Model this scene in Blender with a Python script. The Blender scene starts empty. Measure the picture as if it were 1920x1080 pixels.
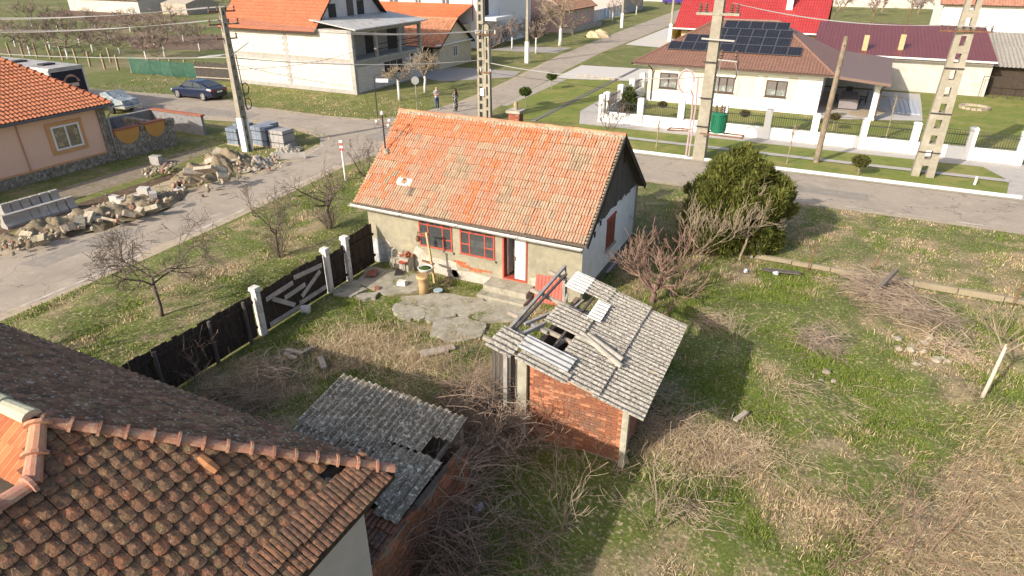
import bpy, math, random
import numpy as np
from mathutils import Vector, Matrix, noise
R = random.Random(11)
NR = np.random.default_rng(5)
rad = math.radians
sc = bpy.context.scene
col = sc.collection

# ---------------------------------------------------------------- camera
# world axes follow the village grid: x runs along the cross street, y away along the side street
CAM_H, CAM_F, CAM_P, CAM_A = 10.5, 1215.0, rad(27.2), rad(25.8)
cam_d = bpy.data.cameras.new('camera')
cam_d.sensor_width = 36.0
cam_d.lens = 36.0 * CAM_F / 1920.0
cam_d.clip_start = 0.1
cam_d.clip_end = 2000
cam = bpy.data.objects.new('camera', cam_d)
cam.location = (0, 0, CAM_H)
cam.rotation_euler = (math.pi / 2 - CAM_P, 0, CAM_A)
col.objects.link(cam)
sc.camera = cam

# ---------------------------------------------------------------- light
SUN_EL, SHADOW_AZ = rad(28.5), rad(66.5)      # shadows fall towards this heading from +x
to_sun = Vector((-math.cos(SHADOW_AZ) * math.cos(SUN_EL), -math.sin(SHADOW_AZ) * math.cos(SUN_EL), math.sin(SUN_EL)))
w = bpy.data.worlds.new('World')
sc.world = w
w.use_nodes = True
wn = w.node_tree
bg = wn.nodes['Background']
sky = wn.nodes.new('ShaderNodeTexSky')
sky.sky_type = 'NISHITA'
sky.sun_disc = False
sky.sun_elevation = SUN_EL
sky.sun_rotation = math.atan2(to_sun.x, to_sun.y)
sky.dust_density = 3.5
sky.ozone_density = 0.7
wn.links.new(sky.outputs[0], bg.inputs[0])
bg.inputs[1].default_value = 0.145
sun_d = bpy.data.lights.new('sun', 'SUN')
sun_d.energy = 4.0
sun_d.angle = rad(0.55)
sun_d.color = (1.0, 0.91, 0.785)
sun = bpy.data.objects.new('sun', sun_d)
sun.rotation_euler = to_sun.to_track_quat('Z', 'Y').to_euler()
col.objects.link(sun)
sc.view_settings.view_transform = 'Standard'
sc.view_settings.look = 'None'
sc.view_settings.gamma = 1.0
sc.view_settings.use_curve_mapping = False
sc.view_settings.exposure = 0.52

# ---------------------------------------------------------------- helpers
_c, _s = math.cos(CAM_P), math.sin(CAM_P)
_ca, _sa = math.cos(-CAM_A), math.sin(-CAM_A)


def g(px, py, z=0.0):
    """the place on the plane at height z that the survey picture shows at (px, py)"""
    x = (px - 960) / CAM_F
    y = (540 - py) / CAM_F
    d = (x, _c + y * _s, -_s + y * _c)
    t = (z - CAM_H) / d[2]
    X, Y = t * d[0], t * d[1]
    return (X * _ca + Y * _sa, -X * _sa + Y * _ca)


def g3(px, py, z=0.0):
    a = g(px, py, z)
    return Vector((a[0], a[1], z))


def camdist(p):
    return math.sqrt(p[0] ** 2 + p[1] ** 2 + (p[2] - CAM_H) ** 2)


def lin(h):
    h = h.lstrip('#')
    o = []
    for i in (0, 2, 4):
        x = int(h[i:i + 2], 16) / 255
        o.append(x / 12.92 if x <= .04045 else ((x + .055) / 1.055) ** 2.4)
    return (o[0], o[1], o[2])


def c4(c):
    if isinstance(c, str):
        c = lin(c)
    return (c[0], c[1], c[2], 1.0)


MATS = {}


def mat(name, base, layers=(), rough=.9, bump=0., bscale=20., metal=0., spec=.25, vcol=False, var=.25, vscale=3., alpha=None,
        trans=0., stretch=None, wave=None):
    """base colour (or the mesh colour attribute) + noise layers (colour, scale, lo, hi) + bump"""
    if name in MATS:
        return MATS[name]
    m = bpy.data.materials.new(name)
    m.use_nodes = True
    nt = m.node_tree
    N, L = nt.nodes, nt.links
    bs = N['Principled BSDF']
    bs.inputs['Roughness'].default_value = rough
    bs.inputs['Metallic'].default_value = metal
    bs.inputs['Specular IOR Level'].default_value = spec
    geo = N.new('ShaderNodeNewGeometry')
    pos = geo.outputs['Position']
    if stretch:
        mp = N.new('ShaderNodeMapping')
        mp.inputs['Scale'].default_value = stretch
        L.new(pos, mp.inputs['Vector'])
        pos = mp.outputs['Vector']

    def nz(scale, detail=4, rgh=.6):
        n = N.new('ShaderNodeTexNoise')
        n.inputs['Scale'].default_value = scale
        n.inputs['Detail'].default_value = detail
        n.inputs['Roughness'].default_value = rgh
        L.new(pos, n.inputs['Vector'])
        return n.outputs['Fac']
    if vcol:
        at = N.new('ShaderNodeAttribute')
        at.attribute_name = 'Col'
        cur = at.outputs['Color']
    else:
        rgb = N.new('ShaderNodeRGB')
        rgb.outputs[0].default_value = c4(base)
        cur = rgb.outputs[0]
    if var > 0:
        hv = N.new('ShaderNodeHueSaturation')
        mr = N.new('ShaderNodeMapRange')
        mr.inputs['From Min'].default_value = .3
        mr.inputs['From Max'].default_value = .7
        mr.inputs['To Min'].default_value = 1 - var
        mr.inputs['To Max'].default_value = 1 + var
        L.new(nz(vscale, 6), mr.inputs['Value'])
        L.new(mr.outputs[0], hv.inputs['Value'])
        L.new(cur, hv.inputs['Color'])
        cur = hv.outputs['Color']
    for (lc, ls, lo, hi) in layers:
        mr = N.new('ShaderNodeMapRange')
        mr.inputs['From Min'].default_value = lo
        mr.inputs['From Max'].default_value = hi
        L.new(nz(ls, 6, .65), mr.inputs['Value'])
        mx = N.new('ShaderNodeMix')
        mx.data_type = 'RGBA'
        L.new(mr.outputs[0], mx.inputs['Factor'])
        L.new(cur, mx.inputs[6])
        mx.inputs[7].default_value = c4(lc)
        cur = mx.outputs[2]
    L.new(cur, bs.inputs['Base Color'])
    if bump > 0:
        b = N.new('ShaderNodeBump')
        b.inputs['Strength'].default_value = min(1, bump)
        b.inputs['Distance'].default_value = .03
        L.new(nz(bscale, 6, .7), b.inputs['Height'])
        L.new(b.outputs[0], bs.inputs['Normal'])
    if trans:
        bs.inputs['Transmission Weight'].default_value = trans
    if alpha is not None:
        bs.inputs['Alpha'].default_value = alpha
    MATS[name] = m
    return m


class MB:
    """collects faces; build() links them as one mesh object"""

    def __init__(s):
        s.v, s.f, s.c, s.cur = [], [], [], (1, 1, 1)

    def add(s, vs, fs, c=None):
        o = len(s.v)
        s.v += [tuple(p) for p in vs]
        s.f += [tuple(i + o for i in f) for f in fs]
        s.c += [c or s.cur] * len(vs)
        return s

    def poly(s, pts, c=None):
        return s.add(pts, [tuple(range(len(pts)))], c)

    def box(s, x0, x1, y0, y1, z0, z1, c=None):
        vs = [(x, y, z) for z in (z0, z1) for y in (y0, y1) for x in (x0, x1)]
        return s.add(vs, [(0, 2, 3, 1), (4, 5, 7, 6), (0, 1, 5, 4), (2, 6, 7, 3), (0, 4, 6, 2), (1, 3, 7, 5)], c)

    def obox(s, ctr, size, M=None, c=None, taper=1.0):
        """box about ctr, turned by a Matrix / z angle"""
        if M is None:
            M = Matrix.Identity(3)
        elif isinstance(M, (int, float)):
            M = Matrix.Rotation(M, 3, 'Z')
        h = Vector(size) / 2
        ctr = Vector(ctr)
        vs = []
        for z in (-1, 1):
            k = taper if z > 0 else 1
            for y in (-1, 1):
                for x in (-1, 1):
                    vs.append(ctr + M @ Vector((x * h.x * k, y * h.y * k, z * h.z)))
        return s.add(vs, [(0, 2, 3, 1), (4, 5, 7, 6), (0, 1, 5, 4), (2, 6, 7, 3), (0, 4, 6, 2), (1, 3, 7, 5)], c)

    def beam(s, a, b, w_, h_, c=None, up=(0, 0, 1)):
        a, b = Vector(a), Vector(b)
        d = (b - a)
        ln = d.length
        d.normalize()
        up = Vector(up)
        if abs(d.dot(up)) > .95:
            up = Vector((1, 0, 0))
        sx = d.cross(up).normalized()
        sz = sx.cross(d).normalized()
        M = Matrix((d, sx, sz)).transposed()
        return s.obox((a + b) / 2, (ln, w_, h_), M, c)

    def tube(s, pts, r, n=6, c=None, cap=True):
        pts = [Vector(p) for p in pts]
        rs = r if isinstance(r, (list, tuple)) else [r] * len(pts)
        vs = []
        ref = None
        for i, p in enumerate(pts):
            d = (pts[min(i + 1, len(pts) - 1)] - pts[max(i - 1, 0)])
            if d.length < 1e-6:
                d = Vector((0, 0, 1))
            d.normalize()
            if ref is None or abs(d.dot(ref)) > .97:
                ref = Vector((0, 0, 1)) if abs(d.z) < .9 else Vector((1, 0, 0))
            a = d.cross(ref).normalized()
            b = d.cross(a).normalized()
            for k in range(n):
                t = 2 * math.pi * k / n
                vs.append(p + (a * math.cos(t) + b * math.sin(t)) * rs[i])
        fs = []
        for i in range(len(pts) - 1):
            for k in range(n):
                fs.append((i * n + k, i * n + (k + 1) % n, (i + 1) * n + (k + 1) % n, (i + 1) * n + k))
        if cap:
            fs.append(tuple(reversed(range(n))))
            fs.append(tuple(range((len(pts) - 1) * n, len(pts) * n)))
        return s.add(vs, fs, c)

    def lathe(s, prof, ctr=(0, 0, 0), n=16, c=None, cap=True):
        ctr = Vector(ctr)
        vs, fs = [], []
        for (r, z) in prof:
            for k in range(n):
                t = 2 * math.pi * k / n
                vs.append(ctr + Vector((r * math.cos(t), r * math.sin(t), z)))
        for i in range(len(prof) - 1):
            for k in range(n):
                fs.append((i * n + k, i * n + (k + 1) % n, (i + 1) * n + (k + 1) % n, (i + 1) * n + k))
        if cap:
            fs.append(tuple(reversed(range(n))))
            fs.append(tuple(range((len(prof) - 1) * n, len(prof) * n)))
        return s.add(vs, fs, c)

    def prism(s, poly, axis, a, b, c=None):
        """2-D outline (list of (p, q)) pushed from a to b along axis x / y / z"""
        def P(p, q, t):
            return {'x': (t, p, q), 'y': (p, t, q), 'z': (p, q, t)}[axis]
        n = len(poly)
        vs = [P(p, q, a) for p, q in poly] + [P(p, q, b) for p, q in poly]
        fs = [tuple(range(n)), tuple(reversed(range(n, 2 * n)))]
        for i in range(n):
            j = (i + 1) % n
            fs.append((i, j, j + n, i + n))
        return s.add(vs, fs, c)

    def rock(s, ctr, size, seed=0, c=None, flat=1.0, ang=None):
        """angular chunk"""
        rr = random.Random(seed)
        ico = [(0, 0, -1), (.72, -.53, -.45), (-.28, -.85, -.45), (-.89, 0, -.45), (-.28, .85, -.45), (.72, .53, -.45),
               (.28, -.85, .45), (-.72, -.53, .45), (-.72, .53, .45), (.28, .85, .45), (.89, 0, .45), (0, 0, 1)]
        fs = [(0, 2, 1), (1, 2, 6), (0, 3, 2), (0, 4, 3), (0, 5, 4), (0, 1, 5), (1, 6, 10), (2, 7, 6), (3, 8, 7), (4, 9, 8), (5, 10, 9),
              (2, 3, 7), (3, 4, 8), (4, 5, 9), (5, 1, 10), (6, 7, 11), (7, 8, 11), (8, 9, 11), (9, 10, 11), (10, 6, 11)]
        M = Matrix.Rotation(rr.uniform(0, 6.3) if ang is None else ang, 3, 'Z')
        if isinstance(size, (int, float)):
            size = (size, size, size * flat)
        vs = [Vector(ctr) + M @ Vector((p[0] * size[0] * rr.uniform(.75, 1.2), p[1] * size[1] * rr.uniform(.75, 1.2), p[2] * size[2] * rr.uniform(.75, 1.2))) for p in ico]
        return s.add(vs, fs, c)

    def build(s, name, m, parent=None, smooth=False, **kw):
        me = bpy.data.meshes.new(name)
        me.from_pydata(s.v, [], s.f)
        at = me.attributes.new('Col', 'FLOAT_COLOR', 'POINT')
        at.data.foreach_set('color', np.array([(q[0], q[1], q[2], 1.) for q in s.c], dtype=np.float32).ravel())
        me.materials.append(m)
        if smooth:
            me.polygons.foreach_set('use_smooth', [True] * len(me.polygons))
        me.update()
        return link(name, me, parent, **kw)


def link(name, me, parent=None, label=None, cat=None, group=None, kind=None):
    o = bpy.data.objects.new(name, me)
    col.objects.link(o)
    if parent is not None:
        o.parent = parent
        if parent.type == 'EMPTY' and parent.get('_w'):
            o.matrix_parent_inverse = Matrix.Translation(parent.location).inverted()
    tag(o, label, cat, group, kind)
    return o


def tag(o, label=None, cat=None, group=None, kind=None):
    if label:
        o['label'] = label
    if cat:
        o['category'] = cat
    if group:
        o['group'] = group
    if kind:
        o['kind'] = kind
    return o


def thing(name, label, cat, loc=(0, 0, 0), rz=0, group=None, world=True):
    """an Empty at the thing's base; world=True: its parts are given in world coordinates"""
    o = bpy.data.objects.new(name, None)
    o.location = loc
    o.rotation_euler = (0, 0, rz)
    o.empty_display_size = .2
    col.objects.link(o)
    if world:
        o['_w'] = 1
    return tag(o, label, cat, group)


def copy_tree(o, parent=None):
    c = o.copy()
    col.objects.link(c)
    if parent is not None:
        c.parent = parent
    for ch in list(o.children):
        copy_tree(ch, c)
    return c


def inst(name, me, parent, M):
    """a small piece sharing mesh data, under a thing or part whose children are given in world coordinates"""
    o = bpy.data.objects.new(name, me)
    col.objects.link(o)
    o.parent = parent
    if parent.type == 'EMPTY' and parent.get('_w'):
        o.matrix_parent_inverse = Matrix.Translation(parent.location).inverted()
    elif parent.parent is not None and parent.parent.get('_w'):
        pass
    o.matrix_basis = M
    return o


def mesh_of(mb, name, m):
    me = bpy.data.meshes.new(name)
    me.from_pydata(mb.v, [], mb.f)
    at = me.attributes.new('Col', 'FLOAT_COLOR', 'POINT')
    at.data.foreach_set('color', np.array([(q[0], q[1], q[2], 1.) for q in mb.c], dtype=np.float32).ravel())
    me.materials.append(m)
    me.update()
    return me


def fbm(x, y, z=0.0, s=1.0):
    return noise.fractal(Vector((x * s, y * s, z)), 1.0, 2.0, 4)


def jit(c, a, rr=R):
    k = 1 + rr.uniform(-a, a)
    return (c[0] * k, c[1] * k * (1 + rr.uniform(-a, a) * .15), c[2] * k * (1 + rr.uniform(-a, a) * .2))


def sheet(name, pts, z, m, kind='structure', **kw):
    return MB().poly([(p[0], p[1], z) for p in pts]).build(name, m, kind=kind, **kw)


def strip(pts, w_, z):
    """band of width w_ centred on a polyline"""
    mb = MB()
    P = [Vector((p[0], p[1], 0)) for p in pts]
    Ls, Rs = [], []
    for i, p in enumerate(P):
        d = (P[min(i + 1, len(P) - 1)] - P[max(i - 1, 0)]).normalized()
        n = Vector((-d.y, d.x, 0))
        Ls.append(p + n * w_ / 2)
        Rs.append(p - n * w_ / 2)
    for i in range(len(P) - 1):
        mb.poly([(q.x, q.y, z) for q in (Rs[i], Rs[i + 1], Ls[i + 1], Ls[i])])
    return mb


def bumpy(name, u0, u1, v0, v1, step, amp, m, base=.012, sc_=.5, edge=.6, flat=None, cfun=None, **kw):
    """uneven ground patch, level at its edges"""
    nu, nv = int((u1 - u0) / step) + 1, int((v1 - v0) / step) + 1
    vs, fs = [], []
    for j in range(nv + 1):
        for i in range(nu + 1):
            u, v = u0 + (u1 - u0) * i / nu, v0 + (v1 - v0) * j / nv
            e = min(1, min(u - u0, u1 - u, v - v0, v1 - v) / edge)
            if flat:
                e *= min(1, max(.15, ((u - flat[0]) / flat[2]) ** 2 + ((v - flat[1]) / flat[3]) ** 2 - .6))
            vs.append((u, v, base + e * amp * max(0, .45 + fbm(u, v, 3.3, sc_) + .35 * fbm(u, v, 9.1, sc_ * 4))))
    for j in range(nv):
        for i in range(nu):
            a = j * (nu + 1) + i
            fs.append((a, a + 1, a + nu + 2, a + nu + 1))
    mb = MB()
    mb.add(vs, fs)
    if cfun:
        mb.c = [cfun(p[0], p[1]) for p in vs]
    return mb.build(name, m, smooth=True, kind='structure', **kw)


def blades(name, P, hgt, wid, C, lean=.5, kind='stuff', flatten=1.0, leandir=None, parent=None, **kw):
    """many tapered, bent grass blades as one mesh; P (n,3), hgt/wid (n,), C (n,3)"""
    n = len(P)
    a = NR.uniform(0, 2 * np.pi, n)
    side = np.stack([np.cos(a), np.sin(a), np.zeros(n)], 1)
    la = NR.uniform(0, 2 * np.pi, n) if leandir is None else leandir + NR.normal(0, .5, n)
    ln = np.abs(NR.normal(0, lean, n))
    ld = np.stack([np.cos(la), np.sin(la), np.zeros(n)], 1)
    up = np.array([0, 0, 1.0])
    h = hgt[:, None]
    mid = P + ld * (ln[:, None] * h * .35) + up * h * .55 * flatten
    tip = P + ld * (ln[:, None] * h) + up * (h * np.clip(1 - .35 * ln[:, None], .15, 1)) * flatten
    w_ = wid[:, None]
    V = np.empty((n, 5, 3))
    V[:, 0] = P - side * w_ / 2
    V[:, 1] = P + side * w_ / 2
    V[:, 2] = mid + side * w_ * .4
    V[:, 3] = mid - side * w_ * .4
    V[:, 4] = tip
    me = bpy.data.meshes.new(name)
    me.vertices.add(5 * n)
    me.vertices.foreach_set('co', V.ravel())
    base = np.arange(n) * 5
    q = np.stack([base, base + 1, base + 2, base + 3], 1)
    t = np.stack([base + 3, base + 2, base + 4], 1)
    loops = np.concatenate([q, t], 1).ravel()
    me.loops.add(7 * n)
    me.loops.foreach_set('vertex_index', loops.astype(np.int32))
    me.polygons.add(2 * n)
    ls = (np.arange(n)[:, None] * 7 + np.array([0, 4])[None]).ravel()
    me.polygons.foreach_set('loop_start', ls.astype(np.int32))
    me.update(calc_edges=True)
    cc = np.repeat(np.concatenate([C, np.ones((n, 1))], 1)[:, None], 5, 1)
    at = me.attributes.new('Col', 'FLOAT_COLOR', 'POINT')
    at.data.foreach_set('color', cc.astype(np.float32).ravel())
    me.materials.append(MATS['blade'])
    return link(name, me, parent, kind=kind, **kw)
# ---------------------------------------------------------------- materials
mat('blade', (1, 1, 1), vcol=True, var=.12, rough=.8, spec=.15)
MATS['blade'].node_tree.nodes['Principled BSDF'].inputs['Subsurface Weight'].default_value = 0
asphalt = mat('asphalt', (.36, .305, .245), [((.29, .245, .20), .35, .48, .70), ((.43, .37, .30), 1.3, .54, .74), ((.22, .19, .155), 2.2, .68, .78)], bump=.15, bscale=60, var=.1, vscale=8)
nt_ = asphalt.node_tree                          # cracks
vo = nt_.nodes.new('ShaderNodeTexVoronoi')
vo.feature = 'DISTANCE_TO_EDGE'
vo.inputs['Scale'].default_value = .42
ns_ = nt_.nodes.new('ShaderNodeTexNoise')
ns_.inputs['Scale'].default_value = 1.8
ge_ = nt_.nodes.new('ShaderNodeNewGeometry')
vm_ = nt_.nodes.new('ShaderNodeVectorMath')
vm_.operation = 'MULTIPLY_ADD'
vm_.inputs[1].default_value = (1.1, 1.1, 1.1)
mr_ = nt_.nodes.new('ShaderNodeMapRange')
mr_.inputs['From Min'].default_value = .004
mr_.inputs['From Max'].default_value = .013
mr_.inputs['To Min'].default_value = .62
mx_ = nt_.nodes.new('ShaderNodeMix')
mx_.data_type = 'RGBA'
mx_.blend_type = 'MULTIPLY'
mx_.inputs['Factor'].default_value = 1
bs_ = nt_.nodes['Principled BSDF']
src_ = bs_.inputs['Base Color'].links[0].from_socket
L_ = nt_.links.new
L_(ge_.outputs['Position'], ns_.inputs['Vector'])
L_(ns_.outputs['Color'], vm_.inputs[0])
L_(ge_.outputs['Position'], vm_.inputs[2])
L_(vm_.outputs[0], vo.inputs['Vector'])
L_(vo.outputs['Distance'], mr_.inputs['Value'])
L_(src_, mx_.inputs[6])
L_(mr_.outputs[0], mx_.inputs[7])
L_(mx_.outputs[2], bs_.inputs['Base Color'])
paint = mat('road_paint', (.54, .49, .42), [((.38, .335, .28), 1.6, .42, .56)], var=.1, vscale=10)
grassy = mat('grass_ground', (.15, .16, .045), [((.27, .225, .105), .55, .48, .64), ((.09, .13, .026), 1.6, .52, .66), ((.32, .265, .145), 4.5, .54, .70), ((.10, .085, .045), 3.3, .58, .72)], bump=.8, bscale=9, var=.3, vscale=14)
yardm = mat('yard_soil', (.15, .135, .05), [((.25, .19, .105), .6, .48, .62), ((.075, .12, .022), .95, .52, .64), ((.30, .235, .14), 5.2, .55, .68), ((.085, .065, .04), 3.1, .56, .70)], bump=1, bscale=7, var=.35, vscale=12)
lawnm = mat('lawn', (.17, .20, .042), [((.27, .24, .08), .35, .46, .64), ((.115, .165, .028), 1.5, .50, .66), ((.25, .22, .08), 6, .56, .7)], bump=.8, bscale=18, var=.25, vscale=14)
farfield = mat('far_meadow', (.13, .145, .045), [((.22, .185, .10), .12, .48, .62), ((.085, .125, .03), .3, .54, .7), ((.17, .125, .08), .09, .58, .68)], bump=.5, bscale=4, var=.3, vscale=2)
plough = mat('ploughed_soil', (.15, .10, .07), [((.21, .155, .11), 1.2, .5, .7)], bump=1, bscale=5, var=.25, vscale=4)
paver = mat('pavers', (.42, .39, .36), [((.34, .32, .30), 2, .5, .7)], bump=.15, bscale=30, var=.1, vscale=10)
concrete = mat('concrete', (.40, .37, .31), [((.30, .275, .23), 1.5, .5, .7), ((.22, .20, .16), 5, .62, .78)], bump=.4, bscale=25, var=.15, vscale=8)
oldconc = mat('old_concrete', (.37, .34, .27), [((.25, .23, .17), 1.8, .48, .66), ((.14, .13, .06), 3.5, .6, .72), ((.44, .41, .34), 6, .6, .75)], bump=.7, bscale=22, var=.2, vscale=6)
poleconc = mat('pole_concrete', (.29, .265, .21), [((.37, .34, .275), 1.4, .5, .7), ((.21, .185, .12), 3, .58, .74)], bump=.3, bscale=30, var=.15, vscale=6)
dirt = mat('soil_heap', (.22, .175, .115), [((.31, .26, .18), 2.2, .48, .66), ((.13, .10, .065), 3.5, .55, .72), ((.14, .14, .05), 1.1, .58, .7)], bump=1, bscale=12, var=.3, vscale=9)
gravelm = mat('gravel', (.36, .32, .26), [((.50, .46, .40), 14, .52, .6), ((.22, .19, .16), 11, .55, .65)], bump=1, bscale=30, var=.3, vscale=20)
rubble = mat('rubble_stone', (1, 1, 1), [((.24, .22, .19), 3, .58, .75), ((.52, .48, .42), 5, .6, .75)], vcol=True, bump=.6, bscale=22, var=.25, vscale=7)
white = mat('white_paint', (.80, .78, .75), [((.72, .70, .66), 1.2, .52, .75)], rough=.7, var=.03, vscale=2)
white_gate = mat('worn_white_paint', (.70, .67, .62), [((.36, .33, .29), 7, .55, .66), ((.55, .52, .47), 2.5, .5, .7)], bump=.4, bscale=35, var=.1)
plaster = mat('house_plaster', (.315, .29, .215), [((.40, .355, .25), .8, .5, .68), ((.245, .228, .17), 1.9, .5, .7), ((.42, .39, .33), 5, .64, .74)], bump=.3, bscale=20, var=.12, vscale=5)
patchm = mat('bare_plaster', (.50, .46, .40), [((.36, .32, .25), 4, .5, .66), ((.62, .58, .53), 7, .55, .7)], bump=.8, bscale=18, var=.15, vscale=9)
limewash = mat('limewash', (.80, .795, .79), [((.72, .71, .70), 2.5, .5, .68), ((.56, .54, .51), 7, .64, .74)], bump=.6, bscale=9, var=.08, vscale=4)
greyshade = mat('blue_grey_shade', (.42, .44, .46), [((.30, .31, .31), 3.5, .48, .62), ((.60, .58, .55), 6, .58, .7)], bump=.6, bscale=15, var=.15)
tile = mat('clay_tile', (1, 1, 1), [((.44, .33, .22), 9, .52, .68), ((.15, .10, .075), 17, .60, .72), ((.52, .44, .33), 30, .60, .70)], vcol=True, bump=.4, bscale=45, var=.14, vscale=5)
tile_old = mat('weathered_tile', (1, 1, 1), [((.10, .068, .05), 14, .46, .62), ((.27, .145, .08), 11, .58, .68), ((.20, .155, .075), 8, .56, .68), ((.44, .41, .31), 42, .62, .67)], vcol=True, bump=.8, bscale=35, var=.3, vscale=12)
tile_dark = mat('mossy_tile', (1, 1, 1), [((.11, .075, .05), 4, .46, .62), ((.29, .15, .085), 7, .57, .67), ((.44, .40, .32), 13, .57, .63)], vcol=True, bump=.8, bscale=30, var=.3, vscale=10)
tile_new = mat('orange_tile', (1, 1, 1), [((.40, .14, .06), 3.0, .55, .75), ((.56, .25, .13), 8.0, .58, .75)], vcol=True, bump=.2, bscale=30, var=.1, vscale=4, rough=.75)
mortar = mat('ridge_mortar', (.36, .325, .25), [((.24, .21, .14), 5, .5, .66), ((.46, .42, .34), 9, .55, .7)], bump=1, bscale=22, var=.2)
eternit = mat('asbestos_sheet', (.29, .265, .22), [((.42, .39, .345), 14, .48, .58), ((.12, .105, .085), 18, .52, .60), ((.55, .52, .47), 40, .57, .62), ((.36, .29, .11), 2.2, .66, .74)], bump=.5, bscale=40, var=.18, vscale=4)
eternit_clean = mat('pale_asbestos_sheet', (.58, .565, .53), [((.47, .45, .41), 3, .5, .7)], bump=.2, bscale=30, var=.08)
eternit_dark = mat('lichened_asbestos_sheet', (.20, .165, .12), [((.31, .265, .20), 6, .48, .6), ((.68, .64, .54), 13, .56, .60), ((.62, .585, .50), 30, .58, .62), ((.27, .24, .10), 1.6, .62, .75)], bump=.6, bscale=35, var=.25, vscale=5)
wood_dark = mat('tarred_boards', (.058, .043, .033), [((.10, .078, .06), 3, .5, .7), ((.018, .014, .012), 5, .5, .7)], bump=.5, bscale=30, var=.3, vscale=9, stretch=(5, 5, .6))
wood_grey = mat('grey_boards', (.115, .10, .088), [((.18, .165, .15), 3, .5, .68), ((.06, .05, .043), 6, .55, .7)], bump=.5, bscale=30, var=.25, vscale=6, stretch=(6, 6, .7))
wood_pale = mat('pale_timber', (.40, .345, .28), [((.28, .235, .19), 4, .5, .68)], bump=.4, bscale=35, var=.2)
wood_yellow = mat('new_timber', (.52, .39, .21), [((.42, .31, .16), 5, .5, .7)], bump=.2, bscale=30, var=.15)
wood_pole = mat('pole_timber', (.21, .165, .12), [((.28, .235, .18), 3, .5, .7), ((.13, .09, .06), 2, .56, .7)], bump=.4, bscale=30, var=.2)
bark = mat('bark', (.125, .098, .078), [((.20, .165, .135), 6, .5, .7)], bump=.6, bscale=40, var=.3, vscale=8)
bark_pale = mat('pale_bark', (.29, .235, .165), [((.20, .155, .11), 5, .5, .7)], bump=.4, bscale=40, var=.3, vscale=8)
bark_red = mat('reddish_bark', (.215, .135, .105), [((.29, .22, .165), 5, .5, .7)], bump=.4, bscale=40, var=.25, vscale=8)
twig_far = mat('far_twigs', (.20, .15, .125), [((.28, .225, .18), 2, .5, .7)], var=.2)
lime_trunk = mat('limed_trunk', (.62, .60, .57), [((.48, .45, .40), 5, .5, .7)], bump=.3, bscale=30, var=.1)
brickm = mat('brick', (1, 1, 1), [((.22, .115, .075), 1.7, .50, .66), ((.14, .08, .06), 9, .56, .68), ((.50, .36, .26), 13, .60, .70)], vcol=True, bump=.6, bscale=40, var=.25, vscale=9)
joint = mat('brick_mortar', (.30, .235, .18), [((.20, .155, .12), 6, .5, .7)], bump=.8, bscale=30, var=.2)
blockm = mat('aac_block', (1, 1, 1), [((.60, .565, .51), 1.2, .5, .75)], vcol=True, bump=.15, bscale=30, var=.06, vscale=3)
blockjoint = mat('block_joint', (.33, .305, .27), [((.36, .335, .30), 2, .5, .7)], bump=.3, var=.12)
red_paint = mat('red_joinery', (.42, .085, .055), [((.33, .07, .05), 6, .5, .7), ((.46, .22, .16), 12, .64, .72)], rough=.6, var=.12, vscale=8)
red_sheet = mat('red_sheet_metal', (.48, .13, .10), [((.40, .115, .09), 2, .5, .7)], rough=.55, var=.1)
door_white = mat('white_door', (.74, .73, .71), [((.62, .60, .56), 4, .55, .7)], rough=.55, var=.05)
glass = mat('window_glass', (.10, .11, .12), rough=.06, spec=.6, var=.0)
glass_clear = mat('clear_glass', (.10, .11, .115), rough=.03, spec=.6, var=0, alpha=.45)
interior = mat('inner_wall', (.42, .41, .39), [((.30, .28, .25), 2, .52, .7)], var=.08)
interior_floor = mat('inner_floor', (.33, .27, .18), var=.15)
zinc = mat('zinc_gutter', (.50, .49, .46), [((.36, .345, .31), 4, .5, .7)], rough=.5, metal=.3, var=.1)
dark_metal = mat('dark_metal', (.055, .052, .055), rough=.5, metal=.4, var=.1)
rust = mat('rusty_iron', (.17, .085, .05), [((.26, .13, .07), 6, .5, .7)], var=.2)
grey_metal = mat('grey_metal', (.40, .40, .39), rough=.45, metal=.5, var=.08)
ceramic = mat('insulator', (.13, .075, .055), rough=.3, spec=.5, var=.1)
ceramic_w = mat('white_insulator', (.72, .70, .66), rough=.3, spec=.5, var=.05)
cable_w = mat('pale_cable', (.34, .335, .33), rough=.6, var=.05)
cable_k = mat('black_cable', (.05, .05, .05), rough=.6, var=.05)
green_trafo = mat('green_enamel', (.018, .16, .085), rough=.4, spec=.4, var=.1)

# ---------------------------------------------------------------- ground, streets, lawns
def ragged0(pts, seed, n=5, a=.12):
    rr = random.Random(seed)
    out = []
    for i, p in enumerate(pts):
        q = pts[(i + 1) % len(pts)]
        out += [(p[0] + (q[0] - p[0]) * k / n + rr.uniform(-a, a), p[1] + (q[1] - p[1]) * k / n + rr.uniform(-a, a)) for k in range(n)]
    return out


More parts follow.
